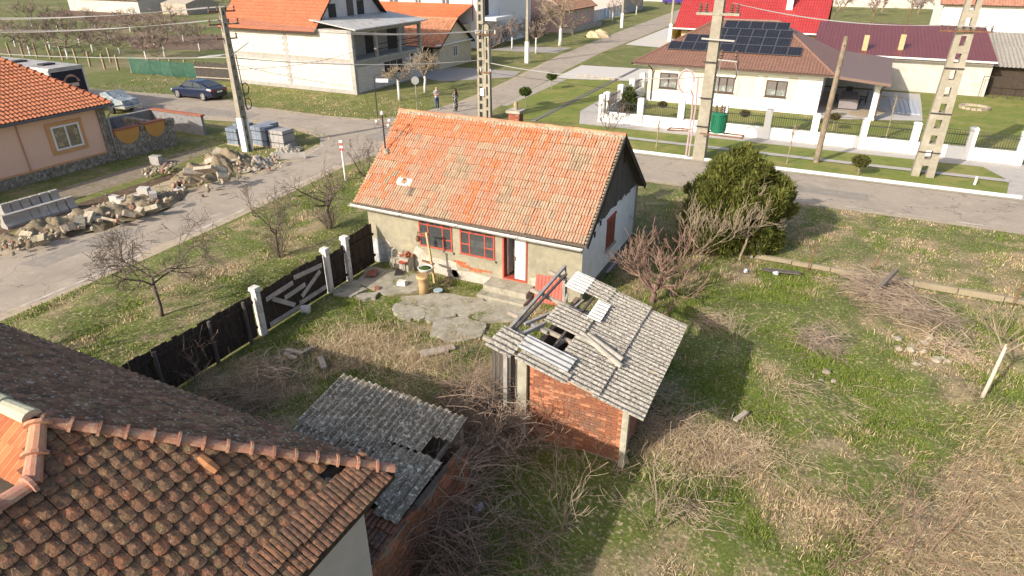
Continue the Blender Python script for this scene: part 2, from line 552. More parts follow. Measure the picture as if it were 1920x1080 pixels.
sheet('ground', [(-420, -60), (200, -60), (200, 600), (-420, 600)], 0, grassy)
road_pts = [(-28.6, -25), (-28.5, 12), (-28.4, 19.5), (-27.9, 22.3), (-27.3, 24.6), (-27.4, 28), (-28.1, 30.7), (-29.5, 32.4), (-32.4, 33.4),
            (-36.5, 33.5), (-42.4, 32.3), (-52, 32.8), (-120, 35), (-120, 40), (-58.3, 36.9), (-51, 38.0), (-44.5, 38.6), (-39.8, 37.3), (-33.5, 37.1),
            (-29.6, 37.6), (-28.2, 39.0), (-27.2, 42), (-26.8, 46), (-27.0, 51), (-27.6, 57), (-30, 76.7), (-32, 110), (-33.5, 150), (-36, 300), (-30, 300),
            (-27.6, 150), (-27.1, 125), (-26.6, 98), (-26.3, 80), (-25.2, 65), (-24.2, 55.6), (-23.3, 46), (-22.7, 41), (-21.7, 38.5), (-19.5, 37.3),
            (-9.7, 37.15), (8.7, 37.2), (90, 37.6), (90, 31.6), (8, 32.2), (1.9, 32.4), (-9, 32.6), (-20, 32.6), (-22.4, 31.8), (-23.7, 30), (-24.0, 27.8), (-23.6, 23.8),
            (-23.2, 19), (-22.9, 12), (-22.8, -25)]
sheet('road', road_pts, .004, asphalt)
# painted edge lines
strip([(-28.3, -25), (-28.25, 12), (-28.1, 19.5), (-27.65, 22.3), (-27.05, 24.6), (-27.1, 28), (-27.8, 30.5), (-29.2, 32.15), (-32.3, 33.1)], .13, .008).build('road_edge_line', paint, kind='structure')
strip([(-23.05, -25), (-23.15, 12), (-23.45, 19), (-23.85, 23.8), (-24.25, 27.8)], .13, .008).build('road_edge_line', paint, kind='structure')
mb = MB()
for i in range(40):
    a = -18 + i * 2.4
    mb.poly([(a, 32.72 - .012 * max(0, a), .008), (a + 1.5, 32.72 - .012 * max(0, a), .008), (a + 1.5, 32.84 - .012 * max(0, a), .008), (a, 32.84 - .012 * max(0, a), .008)])
mb.build('road_edge_line', paint, kind='structure')
# dusty shoulder and fresh soil on the far side of the side street
sheet('road_shoulder', [(-29.6, -10), (-28.5, -10), (-28.42, 12), (-28.32, 19.5), (-28.6, 22), (-29.6, 24), (-31.5, 26), (-31, 20), (-30, 15)], .0025,
      mat('dust', (.40, .33, .23), [((.26, .22, .14), 1.3, .5, .68), ((.16, .16, .06), .9, .56, .7)], bump=.6, bscale=14, var=.2, vscale=6))
# trench strip: dug earth between the kerb elements and the heap
trench = mat('trench_soil', (.115, .078, .05), [((.18, .13, .085), 3, .5, .7)], bump=1, bscale=10, var=.3)
sheet('trench', [(-32.0, 8), (-30.9, 8), (-30.2, 16), (-30.3, 20), (-30.6, 23.2), (-31.4, 23.2), (-31.3, 19), (-31.2, 16)], .006, trench)
sheet('dirt_path', [(-35.2, 6), (-32.6, 6), (-31.9, 16), (-32.2, 22), (-33.0, 27), (-34.4, 27.5), (-34.2, 20)], .004,
      mat('trodden_soil', (.235, .19, .14), [((.15, .14, .06), 1.1, .52, .68), ((.32, .27, .2), 2.5, .55, .7)], bump=.7, bscale=12, var=.2, vscale=5))
# lawn strips along the white fence
sheet('gravel_strip', [(-18.5, 37.19), (10.2, 37.28), (10.2, 37.62), (-18.5, 37.6)], .008, gravelm)
MB().box(-18.5, 9.2, 37.6, 37.75, 0, .13).build('kerb', white, kind='structure')
sheet('lawn', [(-18.5, 37.75), (8.6, 37.75), (9.1, 40.3), (-17, 40.3)], .02, lawnm)
sheet('path', [(-17, 40.3), (9.1, 40.3), (9.3, 40.85), (-16.6, 40.85)], .045, paver)
sheet('lawn', [(-16.6, 40.85), (8.9, 40.85), (8.3, 43.05), (-15.6, 43.05)], .02, lawnm)
sheet('pavement', [(-15.6, 43.05), (8.3, 43.05), (9.1, 40.9), (8.6, 37.76), (9.4, 37.3), (60, 37.5), (60, 44.6), (-14.5, 44.6), (-15.9, 52.5), (-15.9, 69), (-17.0, 69), (-17.0, 47)], .012, paver)
sheet('lawn', [(-22.7, 46.2), (-23.0, 59.6), (-19.1, 61.2), (-18.95, 43.0), (-20.6, 42.0)], .02, lawnm)
sheet('lawn', [(-18.6, 42.6), (-18.75, 60.4), (-17.0, 60.4), (-17.0, 47), (-15.7, 43.2)], .02, lawnm)
sheet('gravel_strip', [(-23.25, 46.2), (-24.1, 55.6), (-24.4, 60), (-23.05, 59.6), (-22.75, 46.2)], .012, gravelm)
MB().box(-18.94, -18.62, 42.4, 70, 0, .05).build('drain_channel', mat('drain_channel', (.16, .155, .15), var=.15), kind='structure')
sheet('driveway', [(-24.4, 60.2), (-23, 60), (-17.0, 61.5), (-17.0, 69.2), (-24.9, 68.6)], .014, mat('light_paving', (.52, .49, .45), var=.06))
sheet('lawn', [(-24.9, 69), (-17.5, 69.4), (-19, 86), (-25.9, 88)], .02, mat('rough_lawn', (.135, .15, .045), [((.23, .20, .10), .5, .5, .65)], var=.2, vscale=6, bump=.5))
sheet('driveway', [(-26, 88), (-19, 86.5), (-18, 112), (-26.4, 112)], .014, mat('light_paving', (.5, .5, .5)))
mb = MB()
for i in range(16):
    mb.rock((-22.6 + i * .25, 61.6 - i * .04, .08), .16, seed=i, c=jit((.45, .38, .28), .25))
mb.build('border_stones', rubble, kind='stuff', label='row of small pale border stones edging the driveway', cat='stones')
# driveways by the cream house
sheet('driveway', [(-40.5, 55.5), (-33, 53.5), (-28.2, 58.5), (-29.0, 62), (-36.3, 61.5)], .012, mat('grey_paving', (.33, .30, .275), var=.12, vscale=1))
sheet('driveway', [(-40, 75), (-31, 76.2), (-31.2, 82), (-38.5, 80)], .012, MATS['grey_paving'])
# derelict plot and verges: uneven ground whose colour follows where grass is green or dead
def pt(px, py, r_, w_):
    u, v = g(px, py)
    return (u, v, r_, w_)


PATCH = [pt(1400, 590, 1.8, 1.1), pt(1480, 530, 1.2, .9), pt(1560, 695, .9, 1.1), pt(1650, 790, 1.2, 1.2), pt(1500, 780, .8, 1.0), pt(1840, 820, 1.0, 1.1), pt(1180, 905, .7, 1.0), pt(1330, 965, .9, 1.1), pt(1060, 930, 1.4, 1.4), pt(960, 1000, 1.4, 1.4), pt(645, 725, .8, 1.2), pt(850, 680, .7, .8), pt(720, 580, .9, 1.0), pt(1340, 720, 1.2, 1.1), pt(1420, 760, .9, 1.0), pt(880, 545, .5, .7), pt(1540, 1050, .7, .8), pt(1620, 720, .9, .8), pt(580, 600, 1.0, 1.0), pt(1000, 900, .9, 1.2), pt(1460, 890, .6, .7), pt(1350, 560, .8, .6),
         pt(1700, 570, 1.2, -1.3), pt(1540, 645, .6, -1), pt(1460, 740, .6, -1), pt(1250, 830, .8, -1.3), pt(1370, 850, .8, -1.2), pt(1880, 920, 1.3, -1.6), pt(1820, 1030, 1.0, -1.3), pt(1290, 1010, .5, -.8), pt(1500, 950, .8, -.8), pt(690, 650, 1.3, -1.2), pt(780, 690, .9, -.8), pt(470, 745, 1.2, -1.2), pt(930, 740, 1.2, -.9), pt(1750, 700, 1.2, -.7), pt(1320, 600, .6, -1)]


def field1(u, v, sc_, bias, patches=()):
    f = .8 * noise.fractal(Vector((u * sc_, v * sc_, 7.7)), 1., 2., 3) + .9 * noise.fractal(Vector((u * sc_ * 3.1, v * sc_ * 3.1, 2.2)), 1., 2., 4) + bias
    for (pu, pv, q, w_) in patches:
        d = ((u - pu) ** 2 + (v - pv) ** 2) / (q * q)
        if d < 6:
            f += .75 * w_ * math.exp(-d)
    return f


def tint(sc_, bias, patches=()):
    def fn(u, v):
        k = min(1, max(0, .5 + 1.3 * field1(u, v, sc_, bias, patches)))
        d = .8 + .35 * noise.noise(Vector((u * 2.3, v * 2.3, 3)))
        a, b = (.34, .265, .155), (.135, .17, .035)
        return tuple((a[i] + (b[i] - a[i]) * k) * d for i in range(3))
    return fn
turf = mat('mixed_turf', (1, 1, 1), [((.11, .085, .05), 5.1, .55, .68), ((.40, .32, .20), 11, .53, .64), ((.09, .13, .026), 7.5, .56, .68)], vcol=True, bump=1, bscale=9, var=.35, vscale=16)
bumpy('plot_ground', -14.4, 9.5, -2, 24.6, .25, .13, turf, flat=(-10.6, 16.2, 3.4, 2.2), cfun=tint(.45, .26, PATCH))
bumpy('verge_ground', -22.7, -14.6, -4, 31.5, .3, .12, turf, sc_=.4, cfun=tint(.5, .34))
bumpy('verge_ground', -14.3, 40, 24.9, 32.2, .35, .08, turf, sc_=.4, cfun=tint(.5, .08))
bumpy('plot_ground', 9.5, 30, 4, 24.6, .5, .12, turf, cfun=tint(.45, .0))
# crumbling, dusty road margins and tarred repairs
dustm = mat('road_dust', (.40, .33, .24), [((.28, .235, .165), 1.7, .5, .68)], bump=.4, bscale=20, var=.15, vscale=6)
def margin(pts, w_, seed, name='road_margin'):
    rr = random.Random(seed)
    mb = MB()
    P_ = []
    for (a, b) in zip(pts[:-1], pts[1:]):
        n_ = max(2, int(math.hypot(b[0] - a[0], b[1] - a[1]) / .5))
        P_ += [Vector((a[0] + (b[0] - a[0]) * i / n_, a[1] + (b[1] - a[1]) * i / n_, .0095)) for i in range(n_)]
    for i in range(len(P_) - 1):
        d = (P_[i + 1] - P_[i]).normalized()
        nn = Vector((-d.y, d.x, 0))
        q = [w_ * max(.05, .55 + 1.1 * fbm(P_[j].x, P_[j].y, seed, .55) + .3 * fbm(P_[j].x, P_[j].y, seed, 2.5)) for j in (i, i + 1)]
        mb.poly([P_[i] - nn * .25, P_[i + 1] - nn * .25, P_[i + 1] + nn * q[1], P_[i] + nn * q[0]])
    mb.build(name, dustm, kind='structure')
margin([(-22.8, -10), (-22.9, 12), (-23.2, 19), (-23.6, 23.8), (-24.0, 27.8), (-23.7, 30)], .30, 1)
margin([(-28.1, 30.7), (-27.4, 28), (-27.3, 24.6), (-27.9, 22.3), (-28.4, 19.5), (-28.5, 12), (-28.6, -10)], .55, 2)
margin([(40, 31.9), (8, 32.2), (1.9, 32.4), (-9, 32.6), (-20, 32.6)][::-1], .35, 3)
margin([(-39.8, 37.3), (-33.5, 37.1), (-29.6, 37.6), (-28.2, 39.0), (-27.2, 42), (-26.8, 46), (-27.0, 51), (-27.6, 57), (-30, 76.7)][::-1], .5, 4)
margin([(-52, 32.8), (-42.4, 32.3), (-36.5, 33.5), (-32.4, 33.4), (-29.5, 32.4)], .6, 5)
tar = mat('tar_repair', (.27, .24, .205), [((.33, .29, .245), 2, .5, .7)], bump=.2, bscale=50, var=.12)
for k, q in enumerate(([(-26.8, 12), (-25.6, 12.2), (-25.5, 16.5), (-26.7, 16.2)], [(-3, 34.2), (2.5, 34.0), (2.6, 35.1), (-2.8, 35.3)], [(-27.0, 33.5), (-25.2, 33.2), (-25.0, 36), (-26.9, 36.2)], [(-44, 33.4), (-37.5, 34.2), (-38, 35.9), (-44.5, 35.4)])):
    sheet('road_repair', ragged0(q, k), .0075, tar)
# meadow and orchard ground far left, ploughed beds
sheet('meadow', [(-300, 40.5), (-120, 40.2), (-58, 37.3), (-51, 38.4), (-51, 46), (-60, 140), (-80, 300), (-300, 300)], .003, farfield)
sheet('vegetable_bed', [g(250, 92), g(425, 94), g(425, 64), g(235, 68)], .012, plough)
sheet('vegetable_bed', [g(60, 30), g(230, 45), g(330, 30), g(120, 18)], .012, plough)
# ---------------------------------------------------------------- roof helpers
def wave_roof(P0, E, S, L, W, pitch=.2, amp=.02, row=.35, step=.02, seg=4, tmin=None, tmax=None, colr=(1, 1, 1), cj=.1, mb=None, shape='sin', seed=1):
    """ribbed / tiled slope as one mesh: P0 eave corner, E unit along the eave, S unit up the slope"""
    mb = mb or MB()
    P0, E, S = Vector(P0), Vector(E).normalized(), Vector(S).normalized()
    Nn = E.cross(S).normalized()
    if Nn.z < 0:
        Nn = -Nn
    rr = random.Random(seed)
    ns = max(2, int(round(L / pitch)) * seg)
    nr = max(1, int(round(W / row)))
    for r_ in range(nr):
        t0, t1 = W * r_ / nr, W * (r_ + 1) / nr
        vs, cs = [], []
        cc = None
        for i in range(ns + 1):
            s_ = L * i / ns
            ph = i % seg
            if shape == 'sin':
                hgt = amp * .5 * (1 + math.sin(2 * math.pi * i / seg))
            elif shape == 'seam':
                hgt = amp if ph == 0 else 0
            else:
                hgt = amp * (1 if ph in (1, 2) else 0)
            lo, hi = t0, t1
            if tmax:
                m_ = tmax(s_)
                lo, hi = min(lo, m_), min(hi, m_)
            if tmin:
                m_ = tmin(s_)
                lo, hi = max(lo, m_), max(hi, m_)
            if ph == 0 or cc is None:
                k = 1 + rr.uniform(-cj, cj)
                cc = (colr[0] * k, colr[1] * k * (1 + rr.uniform(-cj, cj) * .3), colr[2] * k)
            a = P0 + E * s_ + S * lo + Nn * (hgt + step)
            b = P0 + E * s_ + S * hi + Nn * (hgt * .9)
            e = P0 + E * s_ + S * lo + Nn * (hgt * .9 - .004)
            vs += [e, a, b]
            cs += [cc] * 3
        o = len(mb.v)
        mb.v += [tuple(p) for p in vs]
        mb.c += cs
        for i in range(ns):
            q = o + 3 * i
            if (vs[3 * i + 1] - vs[3 * i + 2]).length + (vs[3 * i + 4] - vs[3 * i + 5]).length < .01:
                continue
            mb.f.append((q + 1, q + 4, q + 5, q + 2))
            mb.f.append((q, q + 3, q + 4, q + 1))
    return mb


def tile_mesh(name, w_, l_, c, m, kind='rib', t=.034):
    """one roof tile, x across, y up the slope, origin at the middle of its lower edge"""
    mb = MB()
    if kind == 'rib':
        prof = [(-.47, -.02), (-.45, .036), (-.26, .042), (-.08, .036), (-.05, -.01), (.01, -.01), (.04, .036), (.22, .042), (.40, .036), (.43, -.02)]
        n = len(prof)
        vs = []
        for (y, dz) in ((0, t * 1.35), (l_, 0)):
            vs += [(p * w_, y, h + dz) for p, h in prof]
        vs += [(p * w_, 0, h - .006) for p, h in prof]
        fs = []
        for i in range(n - 1):
            fs.append((i, i + 1, n + i + 1, n + i))
            fs.append((2 * n + i, 2 * n + i + 1, i + 1, i))
        mb.add(vs, fs, c)
    else:   # rounded tail, slightly domed
        out = [(-.47, .5), (-.46, .16), (-.34, .02), (0, -.03), (.34, .02), (.46, .16), (.47, .5)]
        n = len(out)
        top = [(p * w_, q * l_ * .62, t + .010 * (1 - (2 * p) ** 2) - .012 * (q > .2)) for p, q in out]
        vs = top + [(p[0], p[1], p[2] - .03) for p in top] + [(-.5 * w_, l_, 0), (.5 * w_, l_, 0), (0, l_ * .3, t + .016), (0, l_, .012)]
        c0, c1, cm, ce = 2 * n, 2 * n + 1, 2 * n + 2, 2 * n + 3
        fs = [(i, i + 1, cm) for i in range(n - 1)]
        fs += [(n - 1, c1, ce, cm), (cm, ce, c0, 0)]
        fs += [(n + i, n + i + 1, i + 1, i) for i in range(n - 1)]
        mb.add(vs, fs, c)
    return mesh_of(mb, name, m)


def tile_slope(roof, P0, E, S, cols, rows, w_, l_, variants, pick, skip=None, limit=300, name='tile', seed=3, jig=.012, lap=1.12):
    """tiles laid one by one; the nearest ones are pieces, the rest one joined part"""
    P0, E, S = Vector(P0), Vector(E).normalized(), Vector(S).normalized()
    Nn = E.cross(S).normalized()
    B = Matrix((E, S, Nn)).transposed()
    rr = random.Random(seed)
    items = []
    for r_ in range(rows):
        sag = 0
        for c_ in range(cols):
            p = P0 + E * (w_ * (c_ + .5)) + S * (l_ * r_)
            if skip and skip(c_, r_, p):
                continue
            p = p + Nn * (.004 * rr.uniform(0, 1) + .02 * fbm(p.x, p.y, p.z, .7)) + S * rr.uniform(-1, 1) * jig
            M = B @ Matrix.Rotation(rr.uniform(-1, 1) * .03, 3, 'Z') @ Matrix.Rotation(rr.uniform(-1, 1) * .02, 3, 'X')
            items.append((camdist(p), p, M, pick(c_, r_, p, rr)))
    items.sort(key=lambda q: q[0])
    for (d, p, M, k) in items[:limit]:
        inst(name, variants[k], roof, Matrix.Translation(p) @ M.to_4x4())
    if items[limit:]:
        V, Fc, Cc = [], [], []
        data = {}
        for k, me in enumerate(variants):
            co = np.empty(len(me.vertices) * 3)
            me.vertices.foreach_get('co', co)
            cc = np.empty(len(me.vertices) * 4, dtype=np.float32)
            me.attributes['Col'].data.foreach_get('color', cc)
            data[k] = (co.reshape(-1, 3), [tuple(f.vertices) for f in me.polygons], cc.reshape(-1, 4)[:, :3])
        mb = MB()
        for (d, p, M, k) in items[limit:]:
            co, fs, cc = data[k]
            X = co @ np.array(M).T + np.array(p)
            o = len(mb.v)
            mb.v += [tuple(q) for q in X]
            mb.f += [tuple(i + o for i in f) for f in fs]
            mb.c += [tuple(q) for q in cc]
        mb.build('distant_tiles', variants[0].materials[0], roof, kind='stuff')


def ridge_tiles(parent, A, B, n, r_, m, c, collar=True, seed=2, name='ridge_tile', open_=1.0):
    """half-round cap tiles along a line"""
    A, B = Vector(A), Vector(B)
    d = (B - A)
    ln = d.length / n
    d.normalize()
    sd = d.cross(Vector((0, 0, 1))).normalized()
    up = sd.cross(d).normalized()
    rr = random.Random(seed)
    meshes = []
    for k in range(4):
        mb = MB()
        cc = jit(c, .22, rr)
        K = 7
        rings = [(0, r_), (ln * .88, r_ * .86), (ln * .885, r_ * 1.38), (ln * 1.0, r_ * 1.34)] if collar else [(-.02, r_ * 1.06), (ln * 1.02, r_ * .92)]
        vs = []
        for (y, q) in rings:
            for i in range(K):
                t = math.pi * i / (K - 1)
                vs.append((y, q * math.cos(t) * open_, q * math.sin(t) * .8))
        fs = []
        for j in range(len(rings) - 1):
            for i in range(K - 1):
                fs.append((j * K + i, (j + 1) * K + i, (j + 1) * K + i + 1, j * K + i + 1))
        fs.append(tuple(range(K)))
        fs.append(tuple(reversed(range((len(rings) - 1) * K, len(rings) * K))))
        mb.add(vs, fs, cc)
        meshes.append(mesh_of(mb, name, m))
    Bm = Matrix((d, sd, up)).transposed()
    for i in range(n):
        p = A + d * (ln * i) + up * rr.uniform(-.01, .012)
        M = Bm @ Matrix.Rotation(rr.uniform(-.03, .03), 3, 'Z') @ Matrix.Rotation(rr.uniform(-.03, .03), 3, 'Y')
        inst(name, meshes[rr.randrange(4)], parent, Matrix.Translation(p) @ M.to_4x4())


def brick_wall(parent, O, D, Nrm, length, height, bl=.255, bh=.078, gap=.012, depth=.05, limit=300, colr=(.40, .155, .085), cj=.35, skip=None, name='brick', m=None, seed=4, stuffname='distant_bricks', proud=.012):
    """courses of separate bricks on a wall face: O lower corner, D along, Nrm outward"""
    m = m or brickm
    O, D, Nrm = Vector(O), Vector(D).normalized(), Vector(Nrm).normalized()
    rr = random.Random(seed)
    var = []
    for k in range(5):
        mb = MB()
        mb.obox((0, 0, 0), (bl - gap, depth, bh - gap), None, jit(colr, cj, rr))
        var.append(mesh_of(mb, name, m))
    half = []
    for k in range(2):
        mb = MB()
        mb.obox((0, 0, 0), (bl / 2 - gap, depth, bh - gap), None, jit(colr, cj, rr))
        half.append(mesh_of(mb, name, m))
    Bm = Matrix((D, -Nrm, Vector((0, 0, 1)))).transposed()
    items = []
    nr = int(height / bh)
    for r_ in range(nr):
        s_ = 0
        z = bh * (r_ + .5)
        first = True
        while s_ < length - .02:
            wdt = bl / 2 if (first and r_ % 2) or (length - s_ < bl * .8) else bl
            first = False
            if s_ + wdt > length + .03:
                break
            c_ = s_ + wdt / 2
            s_ += wdt
            if skip and skip(c_, z):
                continue
            p = O + D * c_ + Vector((0, 0, z)) + Nrm * (proud - depth / 2 + rr.uniform(-.006, .006))
            me = rr.choice(half) if wdt < bl * .8 else rr.choice(var)
            items.append((camdist(p), p, me))
    items.sort(key=lambda q: q[0])
    for (d, p, me) in items[:limit]:
        inst(name, me, parent, Matrix.Translation(p) @ Bm.to_4x4())
    if items[limit:]:
        mb = MB()
        for (d, p, me) in items[limit:]:
            co = [Vector(v.co) for v in me.vertices]
            cc = tuple(me.attributes['Col'].data[0].color)[:3]
            mb.add([p + Bm @ q for q in co], [tuple(f.vertices) for f in me.polygons], cc)
        mb.build(stuffname, m, parent, kind='stuff')


def wave_sheet(L_, W_, pitch=.177, amp=.045, seg=6, th=.008, sag=0., seed=0):
    """one corrugated sheet lying in x (across the waves) and y (along them), centred"""
    mb = MB()
    n = max(2, int(round(L_ / pitch))) * seg
    rr = random.Random(seed)
    ys = [-.5, -.17, .17, .5]
    vs = []
    for y in ys:
        for i in range(n + 1):
            x = -L_ / 2 + L_ * i / n
            z = amp * .62 * math.sin(2 * math.pi * i / seg) - sag * (1 - (2 * y) ** 2)
            vs.append((x, y * W_, z))
    m_ = len(vs)
    vs += [(a, b, c - th) for a, b, c in vs]
    fs = []
    for j in range(3):
        for i in range(n):
            a = j * (n + 1) + i
            fs.append((a, a + 1, a + n + 2, a + n + 1))
            fs.append((m_ + a, m_ + a + n + 1, m_ + a + n + 2, m_ + a + 1))
    for j in (0, 3):
        for i in range(n):
            a = j * (n + 1) + i
            fs.append((a, a + 1, m_ + a + 1, m_ + a) if j else (a + 1, a, m_ + a, m_ + a + 1))
    for i in (0, n):
        for j in range(3):
            a = j * (n + 1) + i
            fs.append((a, a + n + 1, m_ + a + n + 1, m_ + a))
    return mb.add(vs, fs)


def window(parent, O, D, Nrm, w_, h_, frame, pane, bars_v=(), bars_h=(), fw=.06, depth=.05, sill=None, name='window', frame_mat=None):
    """window whose frame sits on a wall face: O lower left corner on the face, D along, Nrm outward"""
    O, D, Nrm = Vector(O), Vector(D).normalized(), Vector(Nrm).normalized()
    Z = Vector((0, 0, 1))
    B = Matrix((D, Nrm, Z)).transposed()

    def bx(mb, a0, a1, z0, z1, n0, n1):
        mb.obox(O + D * ((a0 + a1) / 2) + Z * ((z0 + z1) / 2) + Nrm * ((n0 + n1) / 2), (a1 - a0, abs(n1 - n0), z1 - z0), B)
    mb = MB()
    bx(mb, 0, fw, 0, h_, -.01, depth)
    bx(mb, w_ - fw, w_, 0, h_, -.01, depth)
    bx(mb, fw, w_ - fw, 0, fw, -.01, depth - .002)
    bx(mb, fw, w_ - fw, h_ - fw, h_, -.01, depth - .002)
    for b in bars_v:
        bx(mb, b * w_ - fw * .45, b * w_ + fw * .45, fw, h_ - fw, -.01, depth - .006)
    for (b, a0, a1) in bars_h:
        bx(mb, a0 * w_ + fw * .5, a1 * w_ - fw * .5, b * h_ - fw * .4, b * h_ + fw * .4, -.01, depth - .010)
    f = mb.build(name, frame, parent)
    mb = MB()
    bx(mb, fw * .5, w_ - fw * .5, fw * .5, h_ - fw * .5, .003, .012)
    mb.build('pane', pane, f)
    if sill:
        mb = MB()
        bx(mb, -.06, w_ + .06, -.07, -.005, -.01, .14)
        mb.build('sill', sill, f)
    return f
def _ray(px, py):
    x = (px - 960) / CAM_F
    y = (540 - py) / CAM_F
    X, Y, Z = x, _c + y * _s, -_s + y * _c
    return (X * _ca + Y * _sa, -X * _sa + Y * _ca, Z)


def on_v(px, py, v):
    d = _ray(px, py)
    t = v / d[1]
    return (t * d[0], CAM_H + t * d[2])


def on_u(px, py, u):
    d = _ray(px, py)
    t = u / d[0]
    return (t * d[1], CAM_H + t * d[2])


def ragged(pts, n=4, a=.06, seed=1):
    """outline with a broken edge"""
    rr = random.Random(seed)
    out = []
    for i, p in enumerate(pts):
        q = pts[(i + 1) % len(pts)]
        for k in range(n):
            t = k / n
            out.append((p[0] + (q[0] - p[0]) * t + (rr.uniform(-a, a) if k else 0), p[1] + (q[1] - p[1]) * t + (rr.uniform(-a, a) if k else 0)))
    return out


# ================================================================ the old house in the middle
H0U, H1U, H0V, H1V = -14.75, -6.25, 18.15, 24.15
EV, EZ, RV, RZ, BV = 17.78, 2.42, 21.15, 5.10, 24.52
RU0, RU1 = -15.05, -6.0
house = thing('old_house', 'low derelict house with weathered clay tile roof and flaking beige plaster front', 'house', ((H0U + H1U) / 2, 21, 0))
SLF = Vector((0, RV - EV, RZ - EZ)).normalized()
SLEN = math.hypot(RV - EV, RZ - EZ)
# front wall round its openings (u0, u1, z0, z1)
OPEN = [(-12.5, -11.12, 1.07, 2.2), (-10.8, -9.43, 1.07, 2.2), (-9.13, -8.2, .45, 2.25)]
mb = MB()
us = sorted({H0U, H1U} | {o[0] for o in OPEN} | {o[1] for o in OPEN})
for a, b in zip(us[:-1], us[1:]):
    op = [o for o in OPEN if o[0] <= a and o[1] >= b]
    if op:
        mb.box(a, b, H0V, H0V + .3, -.1, op[0][2])
        mb.box(a, b, H0V, H0V + .3, op[0][3], 2.62)
    else:
        mb.box(a, b, H0V, H0V + .3, -.1, 2.62)
fw = mb.build('front_wall', plaster, house, label='beige plaster front wall, flaking along its foot')
mb = MB()
mb.box(H0U, H0U + .3, H0V + .3, H1V, -.1, 2.6)
mb.box(H0U, H1U, H1V, H1V + .3, -.1, 2.6)
mb.build('back_wall', plaster, house)
gv, gz0 = on_u(1142, 446, H1U)
mb = MB()
mb.box(H1U - .3, H1U, H0V + .3, H1V, -.1, 2.6)
gw = mb.build('gable_wall', limewash, house, label='whitewashed side wall in shade')
MB().box(H1U, H1U + .06, H0V + .02, H1V + .1, -.1, .42).build('plinth', mat('mossy_plinth', (.15, .145, .11), [((.07, .085, .03), 3, .5, .65), ((.30, .29, .25), 6, .58, .7)], bump=1, bscale=15, var=.3), house)
mb = MB()
mb.add([(H1U + .003, H0V, -.1), (H1U + .003, H0V + .3, -.1), (H1U + .003, H0V + .3, 2.6), (H1U + .003, H0V, 2.6)], [(0, 1, 2, 3)])
mb.build('corner_edge', limewash, gw)
# inside: back of the veranda and floor
mb = MB()
mb.box(H0U + .3, H1U - .3, 20.1, 20.2, .4, 2.6)
mb.build('veranda_wall', interior, house)
MB().box(H0U + .3, H1U - .3, H0V + .3, 20.1, .3, .45).build('veranda_floor', interior_floor, house)
MB().box(H0U + .3, H1U - .3, H0V + .3, 20.1, 2.5, 2.55).build('veranda_ceiling', interior, house)
# windows
for (a, b, z0, z1) in OPEN[:2]:
    wf = window(house, (a, H0V - .0, z0), (1, 0, 0), (0, -1, 0), b - a, z1 - z0, red_paint, glass_clear, bars_v=(.28, .72),
                bars_h=[(.76, 0, 1), (.36, 0, .28), (.36, .72, 1)], fw=.055, depth=.03)
    for q in (.33, .5, .67):
        MB().box(a + (b - a) * q - .015, a + (b - a) * q + .015, H0V - .018, H0V + .01, z0 + (z1 - z0) * .77, z1 - .05).build('glazing_bar', red_paint, wf)
    MB().box(a - .05, b + .05, H0V - .09, H0V + .02, z0 - .06, z0 - .003).build('sill', plaster, wf)
# door frame, one leaf shut and one folded in
mb = MB()
mb.box(-9.13, -9.07, H0V - .03, H0V + .2, .45, 2.25)
mb.box(-8.26, -8.2, H0V - .03, H0V + .2, .45, 2.25)
mb.box(-9.07, -8.26, H0V - .028, H0V + .2, 2.19, 2.25)
mb.box(-9.07, -8.26, H0V - .028, H0V + .3, .45, .50)
df = mb.build('door_frame', red_paint, house)
mb = MB()
mb.box(-8.68, -8.27, H0V + .03, H0V + .075, .52, 2.18)
for (z0, z1) in ((.6, 1.0), (1.08, 1.55), (1.63, 2.1)):
    mb.box(-8.62, -8.33, H0V + .018, H0V + .03, z0, z1)
lf = mb.build('door', door_white, house, label='white panelled door leaf, shut')
MB().box(-8.655, -8.635, H0V - .01, H0V + .03, 1.2, 1.36).build('handle', rust, lf)
MB().box(-9.055, -9.01, H0V + .2, H0V + .62, .52, 2.18).build('door', door_white, house, label='white door leaf folded inwards')
# doorsteps
mb = MB()
mb.box(-9.62, -7.86, 17.12, H0V - .004, -.05, .20)
mb.build('doorstep', oldconc, house)
MB().box(-9.55, -7.92, 17.46, H0V - .004, .2, .42).build('doorstep', oldconc, house)
# damaged plaster: bare patches and open brickwork along the foot of the wall
def wall_patch(name, pts, m, proud=.006, seed=1, a=.05):
    P = [(on_v(x, y, H0V)) for x, y in pts]
    P = [(p[0], max(p[1], -.05)) for p in P]
    Q = ragged(P, 5, a, seed)
    mb_ = MB()
    mb_.prism(Q, 'y', H0V - proud, H0V + .01)
    return mb_.build(name, m, house)
wall_patch('bare_patch', [(699, 445), (716, 450), (736, 478), (738, 505), (701, 500)], greyshade, .006, 3)  # bare patch with the blue grey of the fence shadow put into its colour
wall_patch('bare_patch', [(716, 447), (724, 449), (742, 472), (739, 480)], patchm, .010, 5, .04)
wall_patch('bare_patch', [(742, 470), (775, 478), (780, 462), (790, 464), (800, 478), (855, 492), (860, 520), (800, 508), (745, 505)], patchm, .006, 7)
wall_patch('bare_patch', [(848, 505), (935, 522), (940, 540), (850, 528)], patchm, .006, 9)
wall_patch('bare_patch', [(994, 522), (1010, 520), (1060, 535), (1060, 556), (996, 546)], patchm, .006, 11)
bw = (-11.05, .38)
def bskip(c_, z):
    x = c_ / 1.62
    top = .36 - .16 * x + .04 * math.sin(9 * x)
    bot = .16 - .06 * x + .04 * math.sin(7 * x + 1)
    return not (bot < z < top) or x < .04
